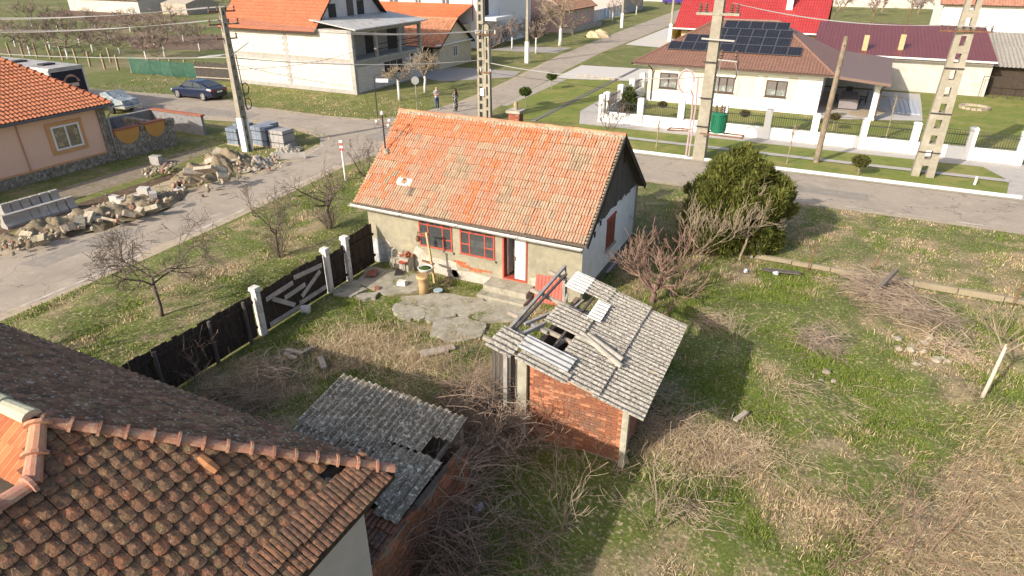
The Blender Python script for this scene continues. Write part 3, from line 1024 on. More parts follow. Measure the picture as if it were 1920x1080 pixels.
brick_wall(fw, (-11.1, H0V, .38), (1, 0, 0), (0, -1, 0), 1.62, .42, skip=bskip, colr=(.55, .17, .075), cj=.15, proud=.02)
# broken brick stub and concrete block by the wall, below the first window
# gable boards, each on its own
gt = RZ - .12
n = 30
for i in range(n):
    v0 = 18.0 + (24.3 - 18.0) * i / n
    v1 = 18.0 + (24.3 - 18.0) * (i + 1) / n
    zt = lambda v: min(EZ + (v - EV) * (RZ - EZ) / (RV - EV), EZ + (BV - v) * (RZ - EZ) / (BV - RV)) - .05
    zb = 2.56 + R.uniform(-.09, .05)
    if zt((v0 + v1) / 2) < zb + .1:
        continue
    mb = MB()
    d = R.uniform(0, .015)
    a, b = max(zb + .03, zt(v0)), max(zb + .03, zt(v1))
    if i == 19:
        a, b = a - .45, b - .35
    mb.prism([(v0 + .006, zb), (v1 - .006, zb), (v1 - .006, b), (v0 + .006, a)], 'x', H1U - .02 + d, H1U + .02 + d)
    mb.build('gable_board', wood_grey, gw)
MB().add([(H1U - .06, 18.2, 2.6), (H1U - .06, 24.1, 2.6), (H1U - .06, RV, RZ - .1)], [(0, 1, 2)]).build('gable_backing', wood_dark, gw)
# boarded side window and two small vents
v0, z0 = on_u(1144, 450, H1U)
v1, z1 = on_u(1163, 392, H1U)
v0, v1 = sorted((v0, v1))
mb = MB()
mb.box(H1U - .02, H1U + .035, 20.6, 21.5, 1.12, 2.18)
sw = mb.build('window', mat('red_shutter', (.25, .075, .05), [((.18, .05, .04), 5, .5, .7)], var=.15), house, label='boarded up red side window')
MB().box(H1U, H1U + .09, 20.5, 21.6, 1.03, 1.115).build('sill', concrete, sw)
MB().box(H1U, H1U + .05, 20.55, 21.55, 2.185, 2.27).build('lintel', red_paint, sw)
for (px, py) in ((1115, 440), (1126, 418)):
    v, z = on_u(px, py, H1U)
    MB().box(H1U - .01, H1U + .008, v - .09, v + .09, z - .1, z + .1).build('vent', mat('vent_dark', (.03, .028, .026), var=.1), gw)
# roof body and tiles
mb = MB()
nrm = Vector((0, -SLF.z, SLF.y))
o = .02
for (e, r_, sgn) in (((EV, EZ), (RV, RZ), -1), ((BV, EZ), (RV, RZ), 1)):
    mb.add([(RU0, e[0], e[1] - .02), (RU1, e[0], e[1] - .02), (RU1, r_[0], r_[1] - .02), (RU0, r_[0], r_[1] - .02),
            (RU0, e[0], e[1] - .09), (RU1, e[0], e[1] - .09), (RU1, r_[0], r_[1] - .09), (RU0, r_[0], r_[1] - .09)],
           [(0, 1, 2, 3), (4, 7, 6, 5), (0, 4, 5, 1), (1, 5, 6, 2), (3, 7, 4, 0)])
roof = mb.build('roof', wood_grey, house)
TV = [tile_mesh('tile', .205, .36, c, tile) for c in ((.53, .185, .085), (.53, .20, .095), (.46, .22, .135), (.43, .255, .17), (.42, .29, .195), (.34, .245, .165), (.15, .125, .105), (.45, .225, .145))]
HR, HC = 13, 44
hl = SLEN / HR
hw = (RU1 - RU0 - .12) / HC
hatch = on_v(727, 345, 19.3)


def pick_house(c_, r_, p, rr):
    x = c_ / HC
    if r_ >= 10 and not (x > .72 and rr.random() < .62) and not (r_ == 10 and x > .78):
        return rr.choice((0, 1, 0, 1, 1, 7)) if rr.random() < .94 else rr.choice((3, 4))
    if x < .16 and rr.random() < .4:
        return rr.choice((0, 1, 7))
    q = .5 + .62 * fbm(p.x, p.y * 1.4, 1.2, .75) + .62 * (rr.random() - .5)
    if q < .06:
        return 0
    if q < .20:
        return 7
    if q < .48:
        return 2
    if q < .74:
        return 3
    if q < .93:
        return 4
    return 5 if rr.random() < .93 else 6


def skip_house(c_, r_, p):
    return abs(p.x + 13.35) < .27 and r_ == 3
tile_slope(roof, (RU0 + .06, EV - .03, EZ + .01), (1, 0, 0), SLF, HC, HR, hw, hl, TV, pick_house, skip=skip_house)
wave_roof((RU1, BV + .03, EZ + .01), (-1, 0, 0), (0, -SLF.y, SLF.z), RU1 - RU0, SLEN, pitch=.2, amp=.03, row=.33, step=.02, colr=(.40, .2, .12), cj=.25).build('back_slope', tile, roof)
# hatch with a broken pane
hp = Vector((0, EV, EZ)) + SLF * (hl * 3.05)
mb = MB()
E_, N_ = Vector((1, 0, 0)), nrm
Bm = Matrix((E_, SLF, N_)).transposed()
mb.obox(Vector((-13.35, hp.y, hp.z)) + SLF * .17 + nrm * .085, (.6, .36, .02), Bm)
ht = mb.build('roof_hatch', mat('hatch_sheet', (.66, .645, .62), var=.06), roof, label='pale roof hatch with a hole in it')
mb = MB()
pts = ragged([(-.11, -.1), (.1, -.12), (.13, .06), (.02, .12), (-.1, .09)], 2, .02, 4)
mb.poly([Vector((-13.35, hp.y, hp.z)) + SLF * (.18 + q[1]) + E_ * q[0] + nrm * .099 for q in pts])
mb.build('hatch_hole', mat('hatch_hole', (.16, .09, .05), [((.36, .24, .14), 6, .45, .6)], var=.2), ht)
# ridge in mortar, verge mortar
mb = MB()
for i in range(60):
    u = RU0 + (RU1 - RU0) * (i + .5) / 60
    mb.rock((u, RV - .10, RZ - .02 + R.uniform(-.015, .015)), (.12, .10, .075), seed=i, ang=0)
mb.build('ridge_mortar', mortar, roof)
ridge_tiles(roof, (RU0, RV, RZ + .01), (RU1 + .02, RV, RZ + .01), 25, .12, tile, (.50, .22, .13), collar=False)
mb = MB()
for i in range(34):
    p = Vector((RU0 + .03, EV, EZ + .03)) + SLF * (SLEN * (i + .5) / 34)
    mb.rock(p, (.055, .09, .05), seed=i + 90, ang=0)
mb2 = MB()
for i in range(34):
    mb2.rock(Vector((RU1 - .03, EV, EZ + .03)) + SLF * (SLEN * (i + .5) / 34), (.05, .09, .045), seed=i + 190, ang=0)
mb2.build('verge_mortar', mortar, roof)
mb.build('verge_mortar', mat('verge_mortar', (.43, .33, .21), [((.48, .24, .11), 5, .52, .62)], bump=1, bscale=22, var=.2), roof)
mb = MB()
for sgn, b in ((1, EV), (-1, BV)):
    mb.beam((RU1 + .02, b, EZ - .07), (RU1 + .02, RV, RZ - .07), .035, .2)
mb.build('bargeboard', wood_dark, roof)
# gutter in four lengths, each on a bracket
gl = (RU1 - RU0) / 4
for i in range(4):
    a, b = RU0 - .12 + gl * i + (.02 if i else -.03), RU0 - .12 + gl * (i + 1)
    mb = MB()
    K = 6
    za, zb_ = EZ - .05 - .02 * i, EZ - .05 - .02 * (i + .9)
    for (rr_, dz) in ((.075, 0), (.068, 0)):
        vs = []
        for (u, z) in ((a, za), (b, zb_)):
            for k in range(K + 1):
                t = math.pi * k / K
                vs.append((u, EV - .10 - rr_ * math.cos(t), z - rr_ * math.sin(t)))
        mb.add(vs, [(k, k + 1, K + 2 + k, K + 1 + k) for k in range(K)])
    mb.build('gutter', zinc, roof)
    MB().tube([(b, EV + .05, zb_ + .02), (b, EV - .02, zb_ - .03), (b, EV - .10, zb_ - .085), (b, EV - .185, zb_ - .03), (b, EV - .185, zb_ + .02)], .012, 5).build('gutter_bracket', dark_metal, roof)
# chimney behind the ridge
cu, cv = -10.45, 21.95
mb = MB()
mb.box(cu - .2, cu + .2, cv - .2, cv + .2, 4.2, 5.32)
ch = mb.build('chimney', joint, roof)
for (D, Nn, O) in (((1, 0, 0), (0, -1, 0), (cu - .2, cv - .2, 4.6)), ((0, 1, 0), (1, 0, 0), (cu + .2, cv - .2, 4.6))):
    brick_wall(ch, O, D, Nn, .4, .72, colr=(.42, .13, .075), proud=.02)
MB().box(cu - .28, cu + .28, cv - .28, cv + .28, 5.32, 5.42).build('chimney_cap', concrete, ch)
MB().lathe([(.085, 5.42), (.08, 5.72)], (cu, cv, 0), 10).build('chimney_pipe', mat('old_clay_pipe', (.30, .25, .16), var=.2), ch)
# iron mast with old insulators at the left verge
mb = MB()
mb.tube([(-14.72, 19.55, 3.5), (-14.74, 19.55, 5.3)], .028, 6)
ms = mb.build('service_mast', dark_metal, house)
MB().rock((-14.66, 19.5, 3.95), (.14, .16, .14), seed=5).build('mast_collar', mortar, ms)
for (dx, dz) in ((-.28, 5.0), (.24, 4.9), (.30, 5.08)):
    mb = MB()
    mb.tube([(-14.74, 19.55, dz - .1), (-14.74 + dx, 19.55, dz - .08), (-14.74 + dx, 19.55, dz)], .014, 4)
    mb.build('bracket', rust, ms)
    MB().lathe([(.03, dz - .02), (.055, dz + .01), (.05, dz + .06), (.02, dz + .09)], (-14.74 + dx, 19.55, 0), 8).build('insulator', ceramic_w, ms)
MB().lathe([(.03, 5.28), (.06, 5.32), (.05, 5.4), (.01, 5.44)], (-14.74, 19.55, 0), 8).build('insulator', ceramic_w, ms)

# ================================================================ neighbour's house in the corner: hipped, mossy tiles
NB = thing('neighbour_house', 'old house with hipped roof of mossy rounded tiles and plain pale side wall', 'house', (-9, 2, 0))
CU, CV, CZ = -4.91, 5.955, 3.50
AU, AV, AZ = -7.775, 3.09, 5.5
YB = -4.0                                        # the wing runs on below the picture
WU, WZ, WV = -7.265, 5.155, 2.58                   # start of the lower ridge
mb = MB()
mb.box(-15.8, CU - .35, YB, CV - .35, 0, CZ - .02)
mb.build('wall', mat('pale_render', (.52, .45, .39), [((.46, .40, .345), 2, .5, .7)], bump=.2, bscale=30, var=.05), NB, label='plain pale rendered side wall')
nr_ = MB()
Apx = (AU, AV, AZ)
nr_.add([(CU, CV, CZ), (CU, YB, CZ), (WU, YB, WZ), (WU, WV, WZ), Apx], [(0, 4, 3, 2, 1)])
nr_.add([(CU, CV, CZ), (-18, CV, CZ), (-18, AV, AZ), Apx], [(0, 1, 2, 3)])
nr_.add([Apx, (-18, AV, AZ), (-18, .5, 3.69), (-10.2, .5, 3.69), (WU, WV, WZ)], [(0, 1, 2, 3, 4)])
nr_.add([(WU, WV, WZ), (WU, YB, WZ), (-10.2, YB, 3.6), (-10.2, .5, 3.69)], [(0, 3, 2, 1)])
nr_.v = [(x, y, z - .05) for x, y, z in nr_.v]
nroof = nr_.build('roof', wood_dark, NB)
SR = Vector((-(CU - AU), 0, AZ - CZ)).normalized()          # up the near right slope
slr = math.hypot(CU - AU, AZ - CZ)
RT = [tile_mesh('tile', .182, .285, c, tile_old, kind='tail', t=.04) for c in ((.235, .118, .068), (.25, .122, .07), (.21, .112, .066), (.235, .135, .073), (.29, .125, .066), (.215, .125, .073))]
RBt = [tile_mesh('tile', .195, .33, c, tile_old) for c in ((.32, .16, .095), (.27, .13, .08), (.23, .125, .08), (.36, .175, .095))]
lift = Vector((SR.z, 0, -SR.x)).normalized() * -.0


def in_right(p, m_=0.0):
    d = (CU - p.x)
    if p.y > WV:
        return p.y < CV - d - m_ + .05 and p.x > AU + (AV - p.y) + .08
    return p.x > WU + .05


def hole(p):
    # slipped tiles below the hip end
    c = Vector(on_slope(650, 908))
    return (p - c).length < .30 or (p - Vector(on_slope(628, 901))).length < .2


def on_slope(px, py):
    d = _ray(px, py)
    k = (AZ - CZ) / (CU - AU)
    # z = CZ + (CU - u) k
    t = (CZ + CU * k - CAM_H) / (d[2] + d[0] * k)
    return (t * d[0], t * d[1], CAM_H + t * d[2])


EAVE_ROWS = 2
rw, rl = .178, .193
ncol = int((CV - YB) / rw)
nrow = int((slr - .55) / rl) + 2
def pick_old(c_, r_, p, rr):
    return rr.choice((0, 0, 1, 2, 3, 5, 4) if rr.random() < .8 else (1, 4, 3))
tile_slope(nroof, Vector((CU, YB, CZ)) + SR * .53 + Vector((0, 0, .0)), (0, 1, 0), SR, ncol, nrow, rw, rl, RT, pick_old,
           skip=lambda c_, r_, p: (not in_right(p, .06)) or hole(p) or p.y < .0, limit=300, jig=.02)
tile_slope(nroof, Vector((CU + .06, YB, CZ - .01)), (0, 1, 0), SR, int((CV - YB) / .182), 2, .182, .28, RBt, lambda c_, r_, p, rr: rr.randrange(4),
           skip=lambda c_, r_, p: p.y > CV - .14 or p.y < .4, limit=60, jig=.02)
# grey boards and rafters showing in the gap
mb = MB()
for k, (a, b) in enumerate((((612, 903), (690, 916)), ((615, 918), (672, 926)), ((618, 930), (665, 920)))):
    A_, B_ = Vector(on_slope(*a)), Vector(on_slope(*b))
    off = Vector((-.02, 0, .02))
    mb.beam(A_ + off, B_ + off, .09, .04)
mb.build('bare_lath', wood_grey, nroof)
# far slope: small dark tiles
SF = Vector((0, -(CV - AV), AZ - CZ)).normalized()
LT = 12.6
def tmax_far(s_):
    d = max(0, s_)
    return min(slr, d / (CV - AV) * slr)
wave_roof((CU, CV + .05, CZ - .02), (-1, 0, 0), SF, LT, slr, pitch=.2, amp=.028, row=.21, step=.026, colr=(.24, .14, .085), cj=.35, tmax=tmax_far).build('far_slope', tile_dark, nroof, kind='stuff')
# sunny slopes left of the hips
SN = Vector((0, 1, .7)).normalized()
Lw = 7.0
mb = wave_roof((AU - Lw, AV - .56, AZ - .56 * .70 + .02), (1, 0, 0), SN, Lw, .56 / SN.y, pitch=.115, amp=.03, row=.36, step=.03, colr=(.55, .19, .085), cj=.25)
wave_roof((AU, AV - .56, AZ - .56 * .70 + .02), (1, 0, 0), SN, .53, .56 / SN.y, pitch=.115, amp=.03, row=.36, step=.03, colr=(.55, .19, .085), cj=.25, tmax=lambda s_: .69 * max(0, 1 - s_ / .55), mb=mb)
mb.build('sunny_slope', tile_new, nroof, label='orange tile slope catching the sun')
ridge_tiles(nroof, (CU + .02, CV + .02, CZ + .05), (AU, AV, AZ + .03), 15, .095, tile, (.37, .18, .12), name='hip_tile')
ridge_tiles(nroof, (WU, WV, WZ + .03), (AU + .02, AV - .02, AZ + .03), 2, .11, tile, (.42, .20, .13), name='hip_tile')
ridge_tiles(nroof, (WU, WV - 4.3, WZ + .03), (WU, WV, WZ + .03), 11, .12, tile, (.44, .22, .16), name='ridge_tile')
ridge_tiles(nroof, (AU - .15, AV, AZ + .05), (-13, AV, AZ + .05), 9, .115, mat('pale_ridge', (.46, .45, .33), [((.34, .32, .22), 6, .5, .7)], bump=.5, var=.15), (.5, .5, .4), name='ridge_tile', collar=False)
MB().beam((CU + .03, YB, CZ - .06), (CU + .03, CV, CZ - .06), .04, .13).build('fascia', wood_dark, nroof)
MB().beam((CU, CV + .03, CZ - .06), (-18, CV + .03, CZ - .06), .04, .13).build('fascia', wood_dark, nroof)
# slipped tile lying on the hip
mb = MB()
a = Vector(on_slope(372, 862)) + Vector((.04, 0, .07))
mb.tube([a, a + Vector((.12, .01, -.085)), a + Vector((.24, .03, -.175))], [.05, .075, .06], 6)
mb.build('slipped_tile', mat('fresh_clay', (.40, .185, .085), [((.25, .13, .07), 9, .5, .65)], var=.2), nroof)
# ================================================================ brick shed with the broken corrugated roof
SD = thing('brick_shed', 'small brick outbuilding under a broken corrugated sheet roof', 'shed', (-3.8, 12.6, 0))
mb = MB()
sw_, se_, ss_, sn_ = -5.05, -2.75, 11.35, 14.3
sz = lambda u: 3.0 - (u + 5.55) * .25
mb.prism([(sw_, 0), (se_, 0), (se_, sz(se_) - .16), (sw_, sz(sw_) - .16)], 'y', ss_ + .02, ss_ + .14)
fwall = mb.build('front_wall', joint, SD)
brick_wall(fwall, (sw_, ss_ + .02, 0), (1, 0, 0), (0, -1, 0), se_ - sw_, 2.8, skip=lambda c_, z: z > sz(sw_ + c_) - .16 or (z < .12 and c_ > 1.4), colr=(.40, .165, .09), cj=.4, proud=.014)
mb = MB()
mb.box(se_ - .12, se_, ss_ + .14, sn_, 0, sz(se_) - .16)
mb.box(sw_, se_, sn_, sn_ + .12, 0, 2.1)
mb.box(sw_, sw_ + .12, ss_ + .14, sn_, 0, 2.5)
swall = mb.build('wall', joint, SD)
brick_wall(swall, (se_, ss_ + .16, 0), (0, 1, 0), (1, 0, 0), sn_ - ss_ - .16, 2.1, colr=(.38, .16, .09), cj=.4, seed=21, limit=290, proud=.014)
MB().box(se_ + .0, se_ + .14, ss_ - .12, ss_ + .015, 0, 2.05).build('corner_post', mat('pale_post', (.40, .38, .30), [((.28, .26, .19), 4, .5, .7)], var=.2), SD)
MB().box(sw_ - .25, sw_ - .02, ss_ - .1, ss_ + .1, 0, 2.3).build('corner_post', MATS['pale_post'], SD)
# lean-to boards left of the brickwork
for i in range(7):
    a = -6.0 + i * .105
    mb = MB()
    mb.obox((a, ss_ + .05 + R.uniform(-.03, .03), 1.15), (.085, .025, 2.3 + R.uniform(-.2, .15)), Matrix.Rotation(R.uniform(-.03, .03), 3, 'Y'))
    mb.build('side_board', wood_grey, SD)
# roof frame
mb = MB()
RL = Vector((3.45, 0, -.86)).normalized()
for v in (10.75, 12.0, 13.3, 14.45):
    mb.beam((-5.9, v, sz(-5.9) - .10), (-2.25, v, sz(-2.25) - .10), .07, .09)
rf = mb.build('roof_frame', wood_pale, SD)
for u in (-5.45, -4.5, -3.4, -2.5):
    MB().beam((u, 10.65, sz(u) - .03), (u, 14.6, sz(u) - .03), .06, .05).build('purlin', wood_grey, rf)
# corrugated sheets, waves along x: (u centre, v centre, length along u, width across v, material, lift, tilt)
E, C_, Dk = eternit, eternit_clean, eternit
def shed_sheet(u, v, lu, wv, m, lift=0., rz=0., roll=0., seed=0):
    me = wave_sheet(wv, lu, pitch=.16, amp=.05, seed=seed)
    M = Matrix(((0, 1, 0), (1, 0, 0), (0, 0, 1)))          # x(across)->v, y(along)->u
    sl = Matrix.Rotation(math.atan(.25), 3, 'Y')
    T = Matrix.Rotation(rz, 3, 'Z') @ Matrix.Rotation(roll, 3, 'X') @ sl
    c0 = Vector((u, v, sz(u) + .03 + lift))
    for i, p in enumerate(me.v):
        q = T @ Vector((p[1], p[0], p[2]))
        me.v[i] = tuple(c0 + q)
    return me.build('roof_sheet', m, rf)
# right-hand (lower) bay, then middle, then the left bay with gaps
GS = mat('grey_asbestos_sheet', (.40, .40, .40), [((.29, .28, .26), 5, .5, .65), ((.52, .52, .51), 3, .55, .7)], bump=.2, var=.12)
for i, v in enumerate((11.0, 12.03, 13.06, 14.08)):
    shed_sheet(-2.70, v, 1.15, 1.08, E, .012 * (i % 2), R.uniform(-.02, .02))
    shed_sheet(-3.66, v + .05, 1.15, 1.08, E, .045 + .012 * (i % 2), R.uniform(-.02, .02))
for (u, v, lu, wv, m, lift, rz, roll) in ((-4.93, 14.25, .52, .95, C_, .10, .02, 0), (-4.40, 14.32, .66, .80, E, .085, -.02, 0), (-4.09, 13.36, .34, .94, C_, .12, .03, 0), (-4.53, 12.5, .95, .95, E, .10, .0, 0),
                                          (-4.45, 10.95, 1.22, .52, GS, .12, -.03, .03), (-4.35, 10.55, 1.2, .45, E, .085, -.02, 0), (-5.32, 10.75, .62, .85, E, .07, -.05, .05)):
    shed_sheet(u, v, lu, wv, m, lift, rz, roll)
# loose narrow strips lying across the roof
for k, (a, b) in enumerate((((1103, 622), (1168, 678)), ((1090, 622), (1166, 690)), ((1082, 628), (1125, 662)))):
    pa, pb = g3(*a, 2.82), g3(*b, 2.45)
    mb = MB()
    pa.z, pb.z = sz(pa.x) + .15, sz(pb.x) + .13
    d = (pb - pa)
    n_ = Vector((-d.y, d.x, 0)).normalized()
    prof = [(-.09, 0), (-.05, .03), (0, .045), (.05, .03), (.09, 0)]
    vs = [pa + n_ * q + Vector((0, 0, h)) for q, h in prof] + [pb + n_ * q + Vector((0, 0, h)) for q, h in prof]
    mb.add(vs, [(i, i + 1, i + 6, i + 5) for i in range(4)] + [(0, 5, 9, 4)])
    o = mb.build('loose_sheet_strip', mat('loose_strip', (.44, .40, .33), [((.30, .27, .21), 5, .5, .68)], bump=.4, var=.15), label='curved strip of broken corrugated sheet lying across shed roof, %s' % ('upper of the crossed pair', 'lower of the crossed pair', 'short one beside the pair')[k], cat='sheet strip')
# fallen roof timbers over the yard side
fb = thing('open_roof_frame', 'bare grey timber frame standing open at the high side of shed', 'timber frame', (-5.6, 13, 0))
GT = mat('grey_timber', (.36, .335, .305), [((.25, .235, .215), 4, .5, .7)], bump=.4, bscale=30, var=.2)
for (p, q, w_) in (((-5.54, 10.9, 2.96), (-5.62, 14.95, 3.0), .07), ((-5.30, 11.2, 2.90), (-5.0, 12.1, 2.86), .08), ((-5.36, 11.75, 2.92), (-4.9, 12.95, 2.86), .07), ((-5.6, 11.45, 2.93), (-4.9, 11.5, 2.76), .07), ((-5.6, 11.95, 2.93), (-4.85, 11.9, 2.75), .07),
                   ((-4.62, 11.2, 2.62), (-4.45, 12.0, 2.6), .06), ((-4.8, 13.0, 2.68), (-4.7, 13.9, 2.66), .06), ((-4.55, 13.05, 2.62), (-4.3, 13.8, 2.55), .06), ((-5.6, 15.0, .0), (-5.62, 14.9, 2.95), .08), ((-5.58, 11.2, 0), (-5.56, 11.2, 3.0), .1), ((-6.1, 15.2, .1), (-5.5, 14.9, 2.2), .06)):
    MB().beam(p, q, w_, w_).build('timber', GT, fb)
# red sheet door leaning behind
mb = MB()
a, b = g3(1000, 566, .02), g3(1052, 576, .02)
d = (b - a).normalized()
n_ = Vector((-d.y, d.x, 0))
nn = 24
vs = []
for (z, o_) in ((0, 0), (.95, .22)):
    for i in range(nn + 1):
        vs.append(a + (b - a) * (i / nn) + n_ * (o_ + (.02 if i % 3 == 0 else 0)) + Vector((0, 0, z)))
mb.add(vs, [(i, i + 1, nn + 2 + i, nn + 1 + i) for i in range(nn)])
mb.build('red_metal_panel', red_sheet, label='ribbed red metal panel leaning beside the doorstep', cat='metal panel')
# ================================================================ low lean-to with lichened sheets next to the neighbour's house
SC = thing('lean_to_shed', 'low ruined lean-to with lichen covered corrugated roof and brick side', 'shed', (-7, 7.8, 0))
lz = lambda v: 1.62 + (v - 6.1) * .14
mb = MB()
mb.box(-5.50, -5.36, 5.3, 9.0, 0, 1.45)
mb.box(-8.7, -8.55, 6.9, 9.1, 0, 1.6)
mb.box(-8.7, -5.5, 8.95, 9.07, 0, 1.9)
lw = mb.build('wall', joint, SC)
brick_wall(lw, (-5.36, 5.3, 0), (0, 1, 0), (1, 0, 0), 3.75, 1.66, skip=lambda c_, z: z > 1.42 + .1 * math.sin(c_ * 5) + .08 * math.sin(c_ * 13), colr=(.36, .15, .085), cj=.35, seed=8, proud=.014)
mb = MB()
for u in (-8.6, -7.6, -6.6, -5.5):
    mb.beam((u, 6.0, lz(6.0) - .08), (u, 9.2, lz(9.2) - .08), .07, .09)
lf = mb.build('roof_frame', wood_grey, SC)
for (u, v, wu, lv, rz) in ((-8.15, 8.42, 1.05, 1.6, .0), (-7.12, 8.40, 1.08, 1.6, .01), (-8.05, 7.0, 1.1, 1.5, -.01), (-7.05, 7.02, 1.1, 1.5, .015), (-6.2, 8.55, .8, 1.2, -.01), (-6.05, 7.3, 1.05, 1.3, .01), (-5.58, 7.2, .52, 1.5, -.03), (-5.62, 8.75, .45, .7, .03)):
    me = wave_sheet(wu, lv, pitch=.165, amp=.055)
    T = Matrix.Rotation(rz, 3, 'Z') @ Matrix.Rotation(math.atan(.14), 3, 'X')
    c0 = Vector((u, v, lz(v) + .03 + (.02 if v < 8 else .045)))
    me.v = [tuple(c0 + T @ Vector(p)) for p in me.v]
    me.build('roof_sheet', eternit_dark, lf)
# a strip of old clay tiles at its lower end
T2 = [tile_mesh('tile', .2, .34, c, tile_old) for c in ((.36, .14, .08), (.28, .12, .08), (.22, .11, .075))]
tile_slope(lf, (-6.5, 5.7, 1.45), (1, 0, 0), Vector((0, 1, .2)), 6, 3, .2, .3, T2, lambda c_, r_, p, rr: rr.randrange(3), jig=.04)
# mossy cistern and a blue barrel behind the wall corner
mb = MB()
mb.lathe([(.30, 0), (.33, .1), (.34, .7), (.30, .95), (.2, 1.02)], (-5.78, 5.72, 0), 16)
mb.build('mossy_tank', mat('mossy_tank', (.145, .135, .07), [((.09, .10, .04), 4, .5, .7)], bump=.4, var=.25), smooth=True, label='round mossy tank behind the pale house wall', cat='tank')
mb = MB()
mb.lathe([(.14, 0), (.15, .05), (.15, .4), (.145, .42), (.15, .44), (.15, .85), (.13, .9)], (-5.15, 5.35, 0), 14)
mb.build('blue_barrel', mat('blue_grey_plastic', (.14, .17, .22), rough=.5, var=.15), smooth=True, label='blue grey barrel at the foot of the brick lean-to wall', cat='barrel')
# ================================================================ board fence, gates and white posts on the street side
FU = -14.5
def fence_section(name, label, cat, v0, v1, h0, h1, w_=.16, rails=(.35, 1.2), posts=(), miss=(), zig=.04):
    t = thing(name, label, cat, (FU, (v0 + v1) / 2, 0))
    n_ = int((v1 - v0) / w_)
    for i in range(n_):
        if i in miss:
            continue
        v = v0 + (i + .5) * (v1 - v0) / n_
        h = h0 + (h1 - h0) * (i + .5) / n_ + R.uniform(-zig, zig)
        mb = MB()
        mb.obox((FU + R.uniform(-.006, .006), v, h / 2 + .03), (.022, (v1 - v0) / n_ - .010, h - .04), Matrix.Rotation(R.uniform(-.012, .012), 3, 'X'))
        mb.build('plank', wood_dark, t)
    for z in rails:
        MB().box(FU + .03, FU + .085, v0, v1, z, z + .08).build('rail', wood_dark, t)
    for v in posts:
        MB().tube([(FU + .14, v, 0), (FU + .13, v + R.uniform(-.03, .03), 1.45)], [.06, .05], 7).build('post', wood_grey, t)
    return t
fence_section('board_fence', 'long dark board fence running from the tiled roof to the gate', 'fence', 3.5, 12.0, 1.5, 1.42, posts=(8.6, 10.35, 11.6))
fence_section('board_fence', 'short dark board fence between the white gate post and house wall', 'fence', 16.48, 17.95, 1.6, 1.66)
dg = fence_section('double_gate', 'dark wooden driveway gate patched with pale nailed boards', 'gate', 12.36, 15.22, 1.4, 1.5, rails=(), miss=())
sg = fence_section('side_gate', 'narrow dark wooden gate between two white posts', 'gate', 15.44, 16.28, 1.35, 1.38, rails=(.25, 1.15))
wb = mat('weathered_board', (.50, .45, .41), [((.34, .30, .27), 4, .5, .68)], bump=.5, bscale=30, var=.2)
def nailed(a, za, b, zb_, w_=.15):
    A_, B_ = Vector((FU + .06, a, za)), Vector((FU + .06, b, zb_))
    MB().beam(A_, B_, .03, w_, up=(0, 0, 1)).build('nailed_board', wb, dg)
def fz(px, py):
    return on_u(px, py, FU + .06)
for (p, q) in (((499, 562), (549, 530)), ((551, 521), (603, 497)), ((534, 559), (572, 533)), ((566, 556), (600, 508)), ((507, 609), (562, 575)), ((562, 569), (612, 537)), ((511, 560), (553, 572))):
    a, b = fz(*p), fz(*q)
    nailed(a[0], a[1], b[0], b[1])
for k, (v, h, lab) in enumerate(((12.18, 1.56, 'thick white gate post at the fence end of the driveway gate'), (15.33, 1.58, 'white gate post between driveway gate and narrow gate'), (16.38, 1.62, 'white gate post beside the fence next to the house'))):
    t = thing('gate_post', lab, 'post', (FU, v, 0))
    MB().obox((FU + .04, v, h / 2), (.2, .17, h), None).build('shaft', white_gate, t)
    MB().obox((FU + .04, v, h + .05), (.28, .26, .12), None, taper=.85).build('cap', white_gate, t)
